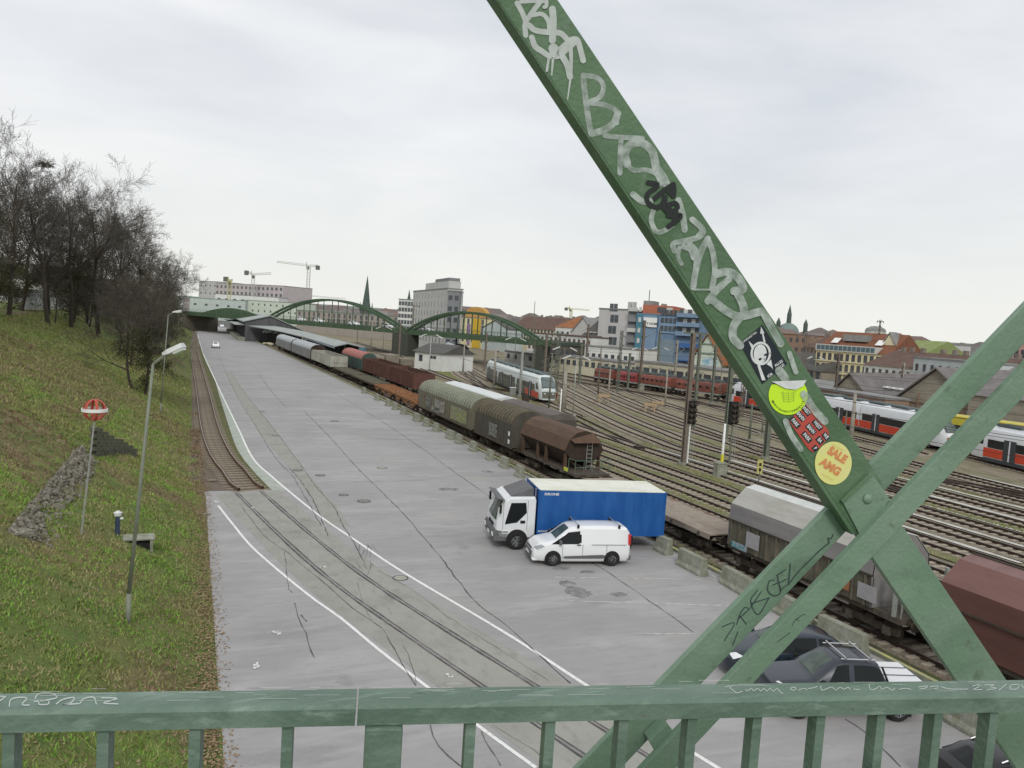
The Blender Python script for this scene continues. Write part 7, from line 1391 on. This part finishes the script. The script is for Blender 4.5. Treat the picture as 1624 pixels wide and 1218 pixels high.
mast('thin wire mast behind the orange roofed row', 843, 560, 845, 478, 'round', m_mast, w=.18, group=mg); mast('dark mast behind the dark arcade building', 862, 612, 868, 528, 'H', m_mastb, w=.15, arm=2.0, group=mg)
for i, (ub, vb, ut, vt_, kd, lab) in enumerate([(918, 612, 923, 545, 'H', 'short mast behind the farthest red locomotive, left of its end'), (948, 628, 953, 548, 'conc', 'slender pole before the left end of the red locomotive row'), (1068, 622, 1072, 540, 'H', 'mast before the right half of the blue block'), (1128, 640, 1134, 548, 'H', 'mast between the twin brown mast and the pale green gable'), (1175, 665, 1181, 560, 'lattice', 'lattice mast left of the truss bar, over the red train cab'), (1196, 640, 1201, 575, 'H', 'mast just behind the cab of the left red train'), (1188, 700, 1193, 640, 'conc', 'short grey post between signal and truss bar'), (768, 590, 771, 528, 'H', 'mast under the right arch, left of the silver train tail'), (700, 585, 703, 535, 'conc', 'pole right of the small white hut'), (845, 590, 849, 535, 'lattice', 'lattice mast at the right end of the far bridge'), (1322, 650, 1327, 560, 'H', 'mast before the left brown gabled shed'), (1425, 660, 1430, 575, 'H', 'mast before the grey skylit hall'), (870, 650, 874, 560, 'round', 'thin pole left of the green lattice mast'), (632, 575, 635, 512, 'H', 'mast left of the bridge pier')]): mast(lab, ub, vb, ut, vt_, kd, (m_mast, m_mastb, m_concl)[i % 3], w=(.14 if kd != 'lattice' else .22), arm=[1.8, -1.6] if kd != 'conc' else None, group=mg)
# overhead wires
def wire(label, a, b_, sag=.5, r=.02):
    n = 14; pts = [Vector(a)+(Vector(b_)-Vector(a))*(k/n)-Vector((0, 0, sag*4*(k/n)*(1-k/n))) for k in range(n+1)]
    tag(obj('overhead_wire', MB().path([tuple(p) for p in pts], r, 4), m_under), label, 'wire', 'overhead wires of the yard')
wl = [((40, 20, 7.0), (41, 90, 7.0)), ((43.6, 20, 5.6), (45, 72, 5.6)), ((47.4, 20, 7.0), (50, 80, 7.0)), ((51, 25, 5.7), (54, 80, 5.7)), ((54.6, 25, 7.1), (58, 82, 7.1)), ((59, 30, 5.8), (65, 90, 5.8)), ((63, 30, 7.2), (71, 90, 7.2)), ((71, 25, 5.8), (83, 100, 5.8)), ((36, 60, 8.5), (78, 66, 8.5)), ((38, 80, 7.5), (86, 86, 7.5)), ((44, 110, 8), (86, 100, 8)), ((50, 125, 6.5), (75, 190, 6.5))]
wl += [((34, 50, 7.6), (80, 56, 7.6)), ((45, 95, 7.2), (90, 96, 7.2)), ((33, 30, 6.0), (33, 100, 6.0)), ((52, 62, 8.4), (84, 60, 8.4)), ((40, 70, 9.0), (60, 140, 8.4)), ((77, 60, 7.4), (88, 110, 7.4))]
for i, (a, b_) in enumerate(wl): wire(['thin overhead wire above the fifth track', 'thin contact wire above the sixth track', 'thin overhead wire above the seventh track', 'thin contact wire above the eighth track', 'thin overhead wire above the ninth track', 'thin contact wire above the tenth track', 'thin overhead wire above the eleventh track', 'thin contact wire above the red train', 'cross-span wire from the twin brown mast to the right', 'cross-span wire near the beige mast', 'cross-span wire before the locomotives', 'thin wire above the silver train', 'cross-span wire over the beige concrete mast', 'cross-span wire over the far points', 'thin wire above the third track', 'cross-span wire near the truss bar', 'long thin feeder wire towards the far bridge', 'feeder wire behind the red trains'][i], a, b_)
# small yard objects
m_y2 = M('faded_yellow', (.50, .46, .16), rough=.7); m_or3 = M('faded_orange', (.40, .30, .19), rough=.7)
for (u, v, lab, mt, kind) in [(1203, 765, 'small yellow kilometre board beside the grey hopper roof', m_y2, 'board'), (957, 640, 'orange striped buffer frame right of the silver train, left one', m_or3, 'frame'), (1030, 655, 'orange buffer stop frame on the worn track, left one', m_or3, 'frame'), (1042, 653, 'orange buffer stop frame on the worn track, right one', m_or3, 'frame'), (1141, 756, 'small pale box at the foot of the white and yellow post', m_conc, 'box'), (813, 626, 'grey relay cabinet with white lid beside the silver train', m_galv, 'box'), (1014, 713, 'small point motor between the fourth track rails', m_under, 'box'), (833, 640, 'dark ground signal beside the third track', m_under, 'box'), (1017, 620, 'pale cabinet below the blue block', m_conc, 'box'), (1070, 612, 'small white hut-like cabinet under the red locomotives', w_white, 'hut')]:
    p = G(u, v, -.1); t = thing('track_fixture', lab, 'fixture', (p.x, p.y, -.12))
    if kind == 'board': obj('post', MB().tube((0, 0, 0), (0, 0, .9), .05), m_mast, t); obj('board', MB().b(-.25, .25, -.03, .03, .7, 1.8), mt, t); obj('board_number', MB().b(-.12, .12, -.035, -.031, .9, 1.15).b(-.12, .12, -.035, -.031, 1.3, 1.55), m_dark, t)
    elif kind == 'frame': obj('upright', MB().b(-.8, -.65, -.08, .08, 0, 1.6).b(.65, .8, -.08, .08, 0, 1.6), mt, t); obj('beam', MB().b(-1.0, 1.0, -.14, -.08, 1.0, 1.5), mt, t); obj('strut', MB().tube((-.7, 0, 1.4), (-.7, 1.6, .1), .06).tube((.7, 0, 1.4), (.7, 1.6, .1), .06), mt, t)
    elif kind == 'hut': obj('body', MB().b(-1.8, 1.8, -1, 1, 0, 2.2), mt, t); obj('roof', MB().b(-1.95, 1.95, -1.15, 1.15, 2.2, 2.35), m_gslate, t)
    else: obj('cabinet', MB().b(-.45, .45, -.3, .3, 0, 1.1 if u != 1014 else .3), mt, t, bevel=.03); obj('lid', MB().b(-.5, .5, -.35, .35, 1.1 if u != 1014 else .3, 1.18 if u != 1014 else .36), m_white if u == 813 else mt, t)

# ================================================================== SLOPE: LAMPS, MARKER, HYDRANT, STONES
def slope_pt(u, v): return SL(u, v)
def lamp(label, ub, vb, ut, vt_, heads, hl=2.0, w=.09, D=None):
    p = slope_pt(ub, vb); z = htop(p, vt_)-p.z; t = thing('street_lamp', label, 'lamp', tuple(p), group='tall lamps on the embankment foot')
    q = (proj((p.x, p.y, p.z+z))[0]); dxm = (ut-q)/FPX*proj(p)[2]; R = cr0*dxm
    top = Vector((R.x, R.y, z)); pole = MB(); pole.tube((0, 0, -.3), (0, 0, .9), w*1.15, w*1.15, 10); pole.tube((0, 0, .9), top*.98, w, w*.62, 10); obj('pole', pole, m_polemat, t, smooth=True)
    for (du, dv, kind) in heads:
        e = top+cr0*(du/FPX*proj(p)[2])+Vector((0, 0, -dv/FPX*proj(p)[2])); obj('arm', MB().tube(top*.98, top+(e-top)*.5, w*.55, w*.45, 6), m_polemat, t)
        a = top+(e-top)*.32; d = (e-a); n = d.normalized(); s = n.cross(Vector((0, 0, 1))).normalized()*.17; upv = s.cross(n).normalized()*.07
        hd = MB().loft([[a-s*.4-upv*.5, a+s*.4-upv*.5, a+s*.4+upv*.6, a-s*.4+upv*.6], [a+d*.3-s-upv, a+d*.3+s-upv, a+d*.3+s*.8+upv, a+d*.3-s*.8+upv], [e-s-upv, e+s-upv, e+s*.7+upv, e-s*.7+upv]]); ho = obj('lamp_head', hd, m_lampw, t)
        gl_ = MB().loft([[a+d*.5-s*.8-upv*2, a+d*.5+s*.8-upv*2, a+d*.5+s*.9-upv*1.02, a+d*.5-s*.9-upv*1.02], [a+d*.95-s*.8-upv*2, a+d*.95+s*.8-upv*2, a+d*.95+s*.9-upv*1.02, a+d*.95-s*.9-upv*1.02]]); obj('lens', gl_, m_lens, ho)
    return t
m_polemat = M('pole_grey_green', (.235, .255, .205), (.18, .20, .155), scale=3, rough=.6); m_lens = M('lamp_lens', (.62, .68, .60), rough=.3)
lamp('tall street lamp with angular white head, nearest on the slope', 203, 987, 243, 567, [(45, -24, 0)], w=.062)
lamp('second street lamp farther along the slope foot, with drop-shaped head', 255, 655, 267, 496, [(20, -5, 0)], w=.06); lamp('third street lamp, almost hidden by the bare trees', 281, 560, 284, 485, [(5, -4, 0)], w=.06)
lamp('short lamp with white globe head in front of the tree trunks', 141, 518, 147, 465, [(2, 0, 0)], w=.07)
# ball shaped marker on thin pole
p = slope_pt(128, 848); z = htop(p, 666)-p.z; Dm = proj(p)[2]; dxm = (149.5-proj((p.x, p.y, p.z+z))[0])/FPX*Dm; top = Vector((cr0.x*dxm, cr0.y*dxm, z)); t = thing('ball_marker', 'red and white open ball marker on a thin pole by the stone facing', 'marker', tuple(p))
obj('pole', MB().tube((0, 0, -.2), top, .035, .03, 8), m_galv, t); r = 17/FPX*Dm; c = top+Vector((0, 0, r)); m_mr = M('marker_red', (.50, .07, .045), (.42, .08, .06), rough=.5)
def hoop(c, r, ax, wd, mat, name):
    a = ax.orthogonal().normalized(); b_ = ax.cross(a).normalized(); rings = []
    for k in range(33):
        q = 2*math.pi*k/32; d = a*math.cos(q)+b_*math.sin(q); rings.append([c+d*r+ax*wd/2, c+d*(r-.025)+ax*wd/2, c+d*(r-.025)-ax*wd/2, c+d*r-ax*wd/2])
    obj(name, MB().loft(rings, caps=False), mat, t)
for a in (.3, 1.35, 2.4): hoop(c, r, Vector((math.cos(a), math.sin(a), 0)), .09, m_mr, 'red_hoop')
hoop(c, r*1.1, Vector((0, 0, 1)), .12, m_white, 'white_hoop')
p = slope_pt(186, 849); z = htop(p, 810)-p.z; t = thing('hydrant', 'dark blue hydrant post with white cap in the grass', 'hydrant', tuple(p)); m_hy = M('hydrant_blue', (.03, .05, .10), (.05, .06, .08), rough=.5)
obj('post', MB().tube((0, 0, -.1), (0, 0, z*.8), .10, .09, 12), m_hy, t); obj('cap', MB().lathe([(.13, z*.8), (.14, z*.9), (.16, z*.92), (.05, z), (.001, z)], n=14), m_lampw, t); obj('nozzle', MB().tube((.08, 0, z*.68), (.2, 0, z*.68), .05), m_lampw, t)
p = slope_pt(218, 868); t = thing('concrete_box', 'low weathered concrete chamber beside the lamp pole and hydrant', 'chamber', (p.x, p.y, p.z-.05), .05); t.scale = (.72, .72, .6); obj('lid', MB().b(-.75, .85, -.1, 1.0, .55, .66), m_conc, t, bevel=.02); obj('side', MB().b(.62, .78, -.05, .95, -.4, .549), m_conc, t); obj('side', MB().b(-.7, -.54, -.05, .95, -.4, .549), m_conc, t); obj('dark_opening', MB().b(-.54, .62, .15, .9, -.4, .548), m_dark, t)
p = slope_pt(235, 745); 
# stone facing: rubble stones on a steep bank, each stone a part
A0_, A1_, B0_, B1_ = slope_pt(128, 715), slope_pt(18, 850), slope_pt(157, 735), slope_pt(88, 872)
for q in (A0_, A1_): q.z += .35
t = thing('rubble_bank', 'steep rubble stone facing running down the grass bank', 'stone bank', tuple(B1_))
mb = MB(); nrm = (A1_-A0_).cross(B0_-A0_).normalized(); nrm = nrm if nrm.x > 0 else -nrm
mb.add([A0_-nrm*.12, A1_-nrm*.12, B1_-nrm*.12, B0_-nrm*.12], [(0, 1, 2, 3)]); obj('bank_core', mb, m_stone, t, world=True)
sm = []
for k in range(5):
    b_ = MB(); b_.ball((0, 0, 0), 1, 7, (1, random.uniform(.6, .9), random.uniform(.5, .8))); b_.v = [tuple(Vector(v)*random.uniform(.78, 1.1)) for v in b_.v]; me = b_.mesh('stone'); me.materials.append(m_stone); sm.append(me)
for i in range(285):
    a, b_ = random.random(), random.random(); P0 = A0_+(A1_-A0_)*a; P1 = B0_+(B1_-B0_)*a; q = P0+(P1-P0)*b_
    o = bpy.data.objects.new('stone', random.choice(sm)); COL.objects.link(o); o.parent = t; o.location = q-t.location+nrm*random.uniform(-.09, .0); s = random.uniform(.08, .19); o.scale = (s, s*random.uniform(.7, 1.2), s*random.uniform(.6, 1)); o.rotation_euler = (random.uniform(0, 6), random.uniform(0, 6), random.uniform(0, 6))
fr = MB(); rr = random.Random(5)
for i in range(2600):
    a, b_ = rr.random(), rr.random(); P0 = A0_+(A1_-A0_)*a; P1 = B0_+(B1_-B0_)*a; q = P0+(P1-P0)*b_-nrm*rr.uniform(.02, .09); z_ = rr.uniform(.03, .085); V = [q+Vector((rr.uniform(-1, 1), rr.uniform(-1, 1), rr.uniform(-1, 1))).normalized()*z_*rr.uniform(.7, 1.3) for _ in range(4)]
    fr.add(V, [(0, 1, 2), (0, 2, 3), (0, 3, 1), (1, 3, 2)])
obj('small_rubble', fr, m_stone, t, world=True, kind='stuff')
# dark masonry wing wall
W0, W1 = slope_pt(150, 727), slope_pt(219, 726); W0.z -= .3; W1.z -= .3
t = thing('wing_wall', 'dark mossy block wall set into the bank at the head of the rubble', 'wall', tuple(W0)); ht0 = htop(W0, 678)-W0.z; ht1 = htop(W1, 714)-W1.z; Lw_ = (W1-W0).length; dw = (W1-W0).normalized(); nw = Vector((-dw.y, dw.x, 0)).normalized()
n_r, n_c = 11, 12
for r in range(n_r):
    for c in range(n_c):
        x0_ = (c+(.5 if r % 2 else 0))/n_c; x1_ = x0_+.94/n_c; 
        if x1_ > 1.02: continue
        hm = ht0+(ht1-ht0)*(x0_+x1_)/2; zz0, zz1 = r*ht0/n_r, (r+.93)*ht0/n_r
        if zz1 > hm+.15: continue
        a, b_ = W0+(W1-W0)*x0_, W0+(W1-W0)*x1_; off = nw*random.uniform(-.02, .02)
        obj('stone_block', MB().add([a+off+Vector((0, 0, zz0)), b_+off+Vector((0, 0, zz0)), b_+off+nw*.3+Vector((0, 0, zz0)), a+off+nw*.3+Vector((0, 0, zz0)), a+off+Vector((0, 0, zz1)), b_+off+Vector((0, 0, zz1)), b_+off+nw*.3+Vector((0, 0, zz1)), a+off+nw*.3+Vector((0, 0, zz1))], [(3, 2, 1, 0), (4, 5, 6, 7), (0, 1, 5, 4), (1, 2, 6, 5), (2, 3, 7, 6), (3, 0, 4, 7)]), m_brickd, t, world=True)
mb = MB(); 
for i, (u, v, s, lab) in enumerate([(24, 846, .45, 'large pale boulder at the left foot of the rubble facing'), (337, 762, .28, 'white cloth-like rock at the end of the siding'), (326, 815, .2, 'pale flat stone at the grass edge beside the lower white line')]):
    p = slope_pt(u, v) if u < 300 else G(u, v, .05); o = obj('boulder', sm[i], None); o.location = p; o.scale = (s*1.4, s, s*.6); tag(o, lab, 'rock')
# slender steel rod near the slope
# ================================================================== TREES
def tree_mesh(seed, Ht, spread=.55, levels=4, limbs=7, dense=1.0, low=.28, upright=1.0):
    rnd = random.Random(seed); T, C = MB(), MB()
    def seg(mb, p, q, r0, r1, n): 
        d = (q-p)
        if d.length < 1e-5: return
        d = d.normalized(); a = d.orthogonal().normalized(); b_ = d.cross(a); k0 = len(mb.v)
        for P_, r in ((p, r0), (q, r1)):
            for i in range(n): t_ = 6.2832*i/n; mb.v.append(tuple(P_+a*(r*math.cos(t_))+b_*(r*math.sin(t_))))
        for i in range(n): mb.f.append((k0+i, k0+(i+1) % n, k0+n+(i+1) % n, k0+n+i))
    def grow(p, d, L_, r, lev):
        mb = T if lev <= 1 else C; n = (8, 5, 3, 3, 3)[min(lev, 4)]; steps = (6, 5, 4, 3, 2)[min(lev, 4)]; pts = [p]; ds = [d]
        for i in range(steps):
            d = (d+Vector((rnd.gauss(0, .13), rnd.gauss(0, .13), rnd.gauss(.05, .08)*upright))).normalized(); q = pts[-1]+d*(L_/steps); r0, r1 = r*(1-.8*i/steps), r*(1-.8*(i+1)/steps)
            seg(mb, pts[-1], q, max(r0, .014), max(r1, .010), n); pts.append(q); ds.append(d)
        if lev >= levels: return
        nb = int({0: limbs, 1: 8, 2: 7, 3: 6}[lev]*dense+rnd.random())
        for b_ in range(nb):
            f = (low if lev == 0 else .25)+(1-(low if lev == 0 else .25))*((b_+rnd.random())/nb); i = min(steps-1, int(f*steps)); P_ = pts[i]+(pts[i+1]-pts[i])*(f*steps-i); dd = ds[i+1]
            ax = dd.orthogonal().normalized(); ax.rotate(Matrix.Rotation(rnd.uniform(0, 6.2832), 3, dd)); ang = rnd.uniform(.45, .95)*(spread/.55); nd = (dd*math.cos(ang)+ax*math.sin(ang)).normalized()
            grow(P_, nd, L_*rnd.uniform(.42, .68)*(1-.35*f if lev == 0 else 1-.2*f), max(.009, r*(1-.8*f)*.6), lev+1)
    grow(Vector((0, 0, -.4)), Vector((rnd.gauss(0, .04), rnd.gauss(0, .04), 1)).normalized(), Ht*.86, Ht*.0155, 0)
    return T, C
def leaves(seed, Ht, R, n, z0, s=.12, mat=None, zpow=1.0):
    rnd = random.Random(seed); mb = MB(); V, Fc = [], []; cl_ = [(rnd.gauss(0, R*.5), rnd.gauss(0, R*.5), z0+(Ht-z0)*rnd.random()**zpow, rnd.uniform(.35, .95)*R*.45) for _ in range(26)]
    for i in range(n):
        c = rnd.choice(cl_); x, y, z = c[0]+rnd.gauss(0, c[3]*.55), c[1]+rnd.gauss(0, c[3]*.55), c[2]+rnd.gauss(0, c[3]*.55)
        a = Vector((rnd.gauss(0, 1), rnd.gauss(0, 1), rnd.gauss(0, 1))).normalized()*s*rnd.uniform(.6, 1.3); b_ = a.orthogonal().normalized()*s*rnd.uniform(.4, .9); k = len(V); V += [(x-a.x, y-a.y, z-a.z), (x+b_.x, y+b_.y, z+b_.z), (x+a.x, y+a.y, z+a.z), (x-b_.x, y-b_.y, z-b_.z)]; Fc.append((k, k+1, k+2, k+3))
    mb.v, mb.f = V, Fc; return mb
TM = []
for sd_, Ht_, kw in [(11, 20, dict(limbs=8, low=.35)), (23, 21, dict(limbs=9, low=.30, spread=.6)), (5, 17, dict(limbs=8, low=.25)), (41, 14, dict(limbs=8, low=.2, spread=.62, dense=1.05))]:
    T, C = tree_mesh(sd_, Ht_, **kw); a = bpy.data.meshes.new('trunk'); a.from_pydata(T.v, [], T.f); a.materials.append(m_trunk); b_ = bpy.data.meshes.new('crown'); b_.from_pydata(C.v, [], C.f); b_.materials.append(m_twig if sd_ != 41 else m_twigd); TM.append((a, b_, Ht_))
IV = []
for sd_, Ht_, R_, n_, z0_ in ((3, 9, 3.0, 5000, 1.0), (8, 12, 3.2, 6000, 2.0), (9, 6, 2.6, 4200, .3)):
    me = bpy.data.meshes.new('ivy_foliage'); q = leaves(sd_, Ht_, R_, n_, z0_, s=.10); me.from_pydata(q.v, [], q.f); me.materials.append(m_ivy); IV.append(me)
def tree(label, pos, k, scale, rz, ivy=None, grp='bare trees along the embankment', nest=False, name='bare_tree', sc2=None):
    t = thing(name, label, 'tree', tuple(pos), rz, grp); t.scale = (scale*(sc2 or 1), scale*(sc2 or 1), scale)
    for me, nm in ((TM[k][0], 'trunk'), (TM[k][1], 'crown')):
        o = bpy.data.objects.new(nm, me); COL.objects.link(o); o.parent = t
    if ivy is not None: o = bpy.data.objects.new('ivy', IV[ivy]); COL.objects.link(o); o.parent = t; o.rotation_euler = (0, 0, random.uniform(0, 6))
    return t
def crest(x, y): return Vector((x, y, zsn(x, y)))
# (x, y, variant, scale, ivy, label)
TL = [(-23.5, 84, 1, .50, None, 'very tall bare tree standing left of the bird nest tree'), (-18.0, 98, 0, .83, None, 'tall bare tree with the dark bird nest in its crown'), (-15.5, 106, 1, .80, None, 'broad bare tree with long limbs reaching right over the slope'), (-14.0, 113, 0, .86, None, 'tall bare tree at the right edge of the tallest group'),
      (-25.5, 68, 2, .56, 1, 'ivy-clad tree at the left edge of the photo'), (-21.3, 66, 2, .52, 1, 'ivy-clad tree next to the left edge one'), (-24, 84, 2, .68, 1, 'ivy-covered trunk tree behind the left edge group'), (-19.2, 72, 3, .55, 1, 'dark twiggy tree with thin trunk on the crest, left of the white fence'),
      (-18.5, 84, 3, .80, 1, 'dark twiggy tree on the crest just before the white fence'), (-20.5, 104, 2, .82, 1, 'ivy-clad tree behind the white fence'), (-15.0, 122, 3, 1.0, 0, 'bare tree right after the broad limbed tree'), (-14.5, 134, 2, .88, 1, 'mid-row ivy flecked bare tree on the crest'),
      (-11.5, 146, 0, .95, None, 'bare tree with pale fan-shaped crown halfway down the row'), (-12, 160, 3, 1.25, 0, 'dense dark bare tree behind the second lamp'), (-9.5, 175, 0, .92, None, 'bare tree beyond the second lamp, fan crown'), (-10, 190, 3, 1.25, 0, 'slender dark tree near the row end'),
      (-7.5, 205, 2, .95, 0, 'bare tree near the row end, above the third lamp'), (-7, 225, 3, 1.2, 0, 'dark distant bare tree, third from the row end'), (-6.0, 250, 2, .9, 0, 'distant bare tree, second from the row end'), (-6.5, 280, 2, .9, None, 'last bare tree of the row, next to the left skyline blocks'),
      (-22, 92, 3, .85, 1, 'thicket tree in the second row left of the nest tree'), (-20, 116, 3, 1.1, 1, 'thicket tree in the second row behind the broad tree'), (-15, 150, 3, 1.3, 1, 'thicket tree in the second row, farther'), (-13, 172, 3, 1.3, 0, 'thicket tree in the second row, near its end'), (-9, 240, 3, 1.3, 0, 'dark thicket tree closing the row by the bridge'),
      (-12.0, 124, 1, .92, None, 'bare fan-crowned tree leaning out over the slope, right of the tallest group'),
      (-22.5, 74, 3, .70, 1, 'dense ivy-clad tree, right neighbour of the left edge pair'), (-24.5, 96, 3, .85, 1, 'dense back-row tree under the tallest crowns'), (-19.5, 90, 3, .9, 1, 'dark ivy-wrapped tree just under the nest tree'), (-23.5, 62, 3, .60, 1, 'low ivy tree at the left border of the crest'), (-17.2, 118, 3, .95, 0, 'twiggy tree behind the leaning slope trees'), (-16.4, 140, 3, 1.05, 1, 'dark tree halfway along the crest, ivy on its stem'),
      (-27, 64, 3, .62, 1, 'leafy thicket at the extreme left edge'), (-29, 76, 3, .8, 1, 'dark leafy tree high at the left edge'), (-28, 92, 2, .65, 1, 'background tree between the left edge and the tall bare ones'), (-8, 320, 3, 1.3, 0, 'small dark tree where the road disappears')]
for i, (x, y, k, s, iv, lab) in enumerate(TL): tree(lab, crest(x, y), k, s, i*1.7, iv)
# trees standing on the slope itself
for i, (u, v, k, s, iv, lab) in enumerate([(229, 626, 3, 1.02, 0, 'multi-stemmed tree at the slope foot beside the second lamp, thickest trunk'), (212, 618, 3, .95, None, 'pale trunked tree just left of the thickest slope foot tree'), (205, 580, 3, .9, None, 'dark slope tree behind the pale trunked one'), (188, 565, 3, .85, None, 'thin dark leaning tree on the upper slope, right one'), (158, 538, 3, .8, None, 'thin dark leaning tree on the upper slope, middle one'), (141, 519, 3, .75, None, 'thin dark leaning tree on the upper slope, near the globe lamp'), (86, 512, 3, .7, None, 'young thin tree at the crest left of the globe lamp'), (240, 585, 3, .9, 0, 'scrubby tree behind the thickest slope foot tree'), (262, 560, 3, .9, 0, 'scrubby tree between the second and third lamps'), (222, 555, 3, .95, 0, 'tangled tree on the mid slope behind the trunks')]):
    p = slope_pt(u, v); tree(lab, (p.x, p.y, p.z-.1), k, s*.72, i*2.1, iv, 'trees growing on the slope')
# nest
p = crest(-18.0, 98); q = onplane(73, 262, Vector((p.x, p.y-1, 0)), Vector((0, 1, 0))); nb = MB()
for k in range(90):
    a = Vector((random.gauss(0, .35), random.gauss(0, .35), random.gauss(0, .22))); d = Vector((random.gauss(0, 1), random.gauss(0, 1), random.gauss(0, .4))).normalized()*.4; nb.tube(q+a-d, q+a+d, .025, .02, 3, cap=False)
tag(obj('bird_nest', nb, m_twigd), 'dark twig nest high in the crown of a tall bare tree', 'nest')
# undergrowth along the crest
for i, (x, y, s, lab) in enumerate([(-19, 62, .8, 'olive scrub on the crest at the left edge'), (-21, 70, 1.0, 'olive scrub right of the left edge scrub'), (-22, 80, 1.1, 'dark scrub under the tall bare trees'), (-22, 122, .9, 'dark scrub behind the white fence'), (-17, 140, .9, 'scrub under the middle of the tree row'), (-15.5, 158, .9, 'scrub behind the second lamp'), (-14, 178, 1.0, 'reddish scrub on the upper slope beyond the second lamp'), (-11, 200, 1.0, 'scrub on the slope beyond the third lamp'), (-9, 225, 1.0, 'scrub near the far end of the slope'), (-6.5, 255, 1.0, 'scrub close to the far bridge end'), (-6, 285, 1.0, 'farthest scrub where slope meets bridge'), (-4.5, 210, .6, 'low bush at the far slope foot')]):
    p = crest(x, y); t = thing('bush', lab, 'bush', (p.x, p.y, p.z-.2), i*1.3, 'scrub under the trees'); t.scale = (s*1.3, s*1.6, s*.8)
    o = bpy.data.objects.new('foliage', IV[2]); COL.objects.link(o); o.parent = t; o = bpy.data.objects.new('twigs', TM[3][1]); COL.objects.link(o); o.parent = t; o.scale = (.45, .45, .35); o.location = (0, 0, -.6)
# white picket fence on the crest
t = thing('crest_fence', 'pale picket fence on top of the bank between the tree trunks', 'fence', tuple(crest(-20.0, 118)));
pk_ = MB().b(-.06, .06, -.02, .02, 0, 1.6).mesh('picket'); m_fw = M('fence_white', (.52, .54, .53), rough=.8); pk_.materials.append(m_fw)
for k in range(150):
    o = bpy.data.objects.new('picket', pk_); COL.objects.link(o); o.parent = t; o.location = (random.uniform(-.02, .02)+k*.02, k*.5, .0); o.rotation_euler = (0, random.gauss(0, .02), 1.2)
obj('fence_rail', MB().loft([[(x, y, z) for x, z in ((xo, 1.2), (xo+.05, 1.2), (xo+.05, 1.28), (xo, 1.28))] for xo, y in ((.05, 0), (3.05, 75))]), m_fw, t)
# pale houses glimpsed behind the trunks
building('apartment_row', 'pale building glimpsed between the trunks at the left edge', -60, 150, 75, 150, 470, 12, w_grey, z0=8, rows=2, cols=12, win=(1.3, 1.6), wz0=1, zt=16)
building('apartment_row', 'pale building glimpsed behind the picket fence', 78, 190, 170, 200, 478, 12, w_white, z0=8, rows=2, cols=10, win=(1.3, 1.6), wz0=1, zt=15)
# ------------------------------------------------------------------ haze
hzb = MB().b(-700, 900, -60, 1500, -2, 130); m_hz = bpy.data.materials.new('haze'); m_hz.use_nodes = True; m_hz.node_tree.nodes.clear()
o_ = m_hz.node_tree.nodes.new('ShaderNodeOutputMaterial'); pv_ = m_hz.node_tree.nodes.new('ShaderNodeVolumePrincipled'); pv_.inputs['Density'].default_value = .0004; pv_.inputs['Color'].default_value = (.86, .89, .88, 1); m_hz.node_tree.links.new(pv_.outputs[0], o_.inputs['Volume'])
if HAZE: obj('haze', hzb, m_hz, kind='stuff')
print('objects', len(bpy.data.objects), 'tris', sum(len(m.polygons) for m in bpy.data.meshes)*2)
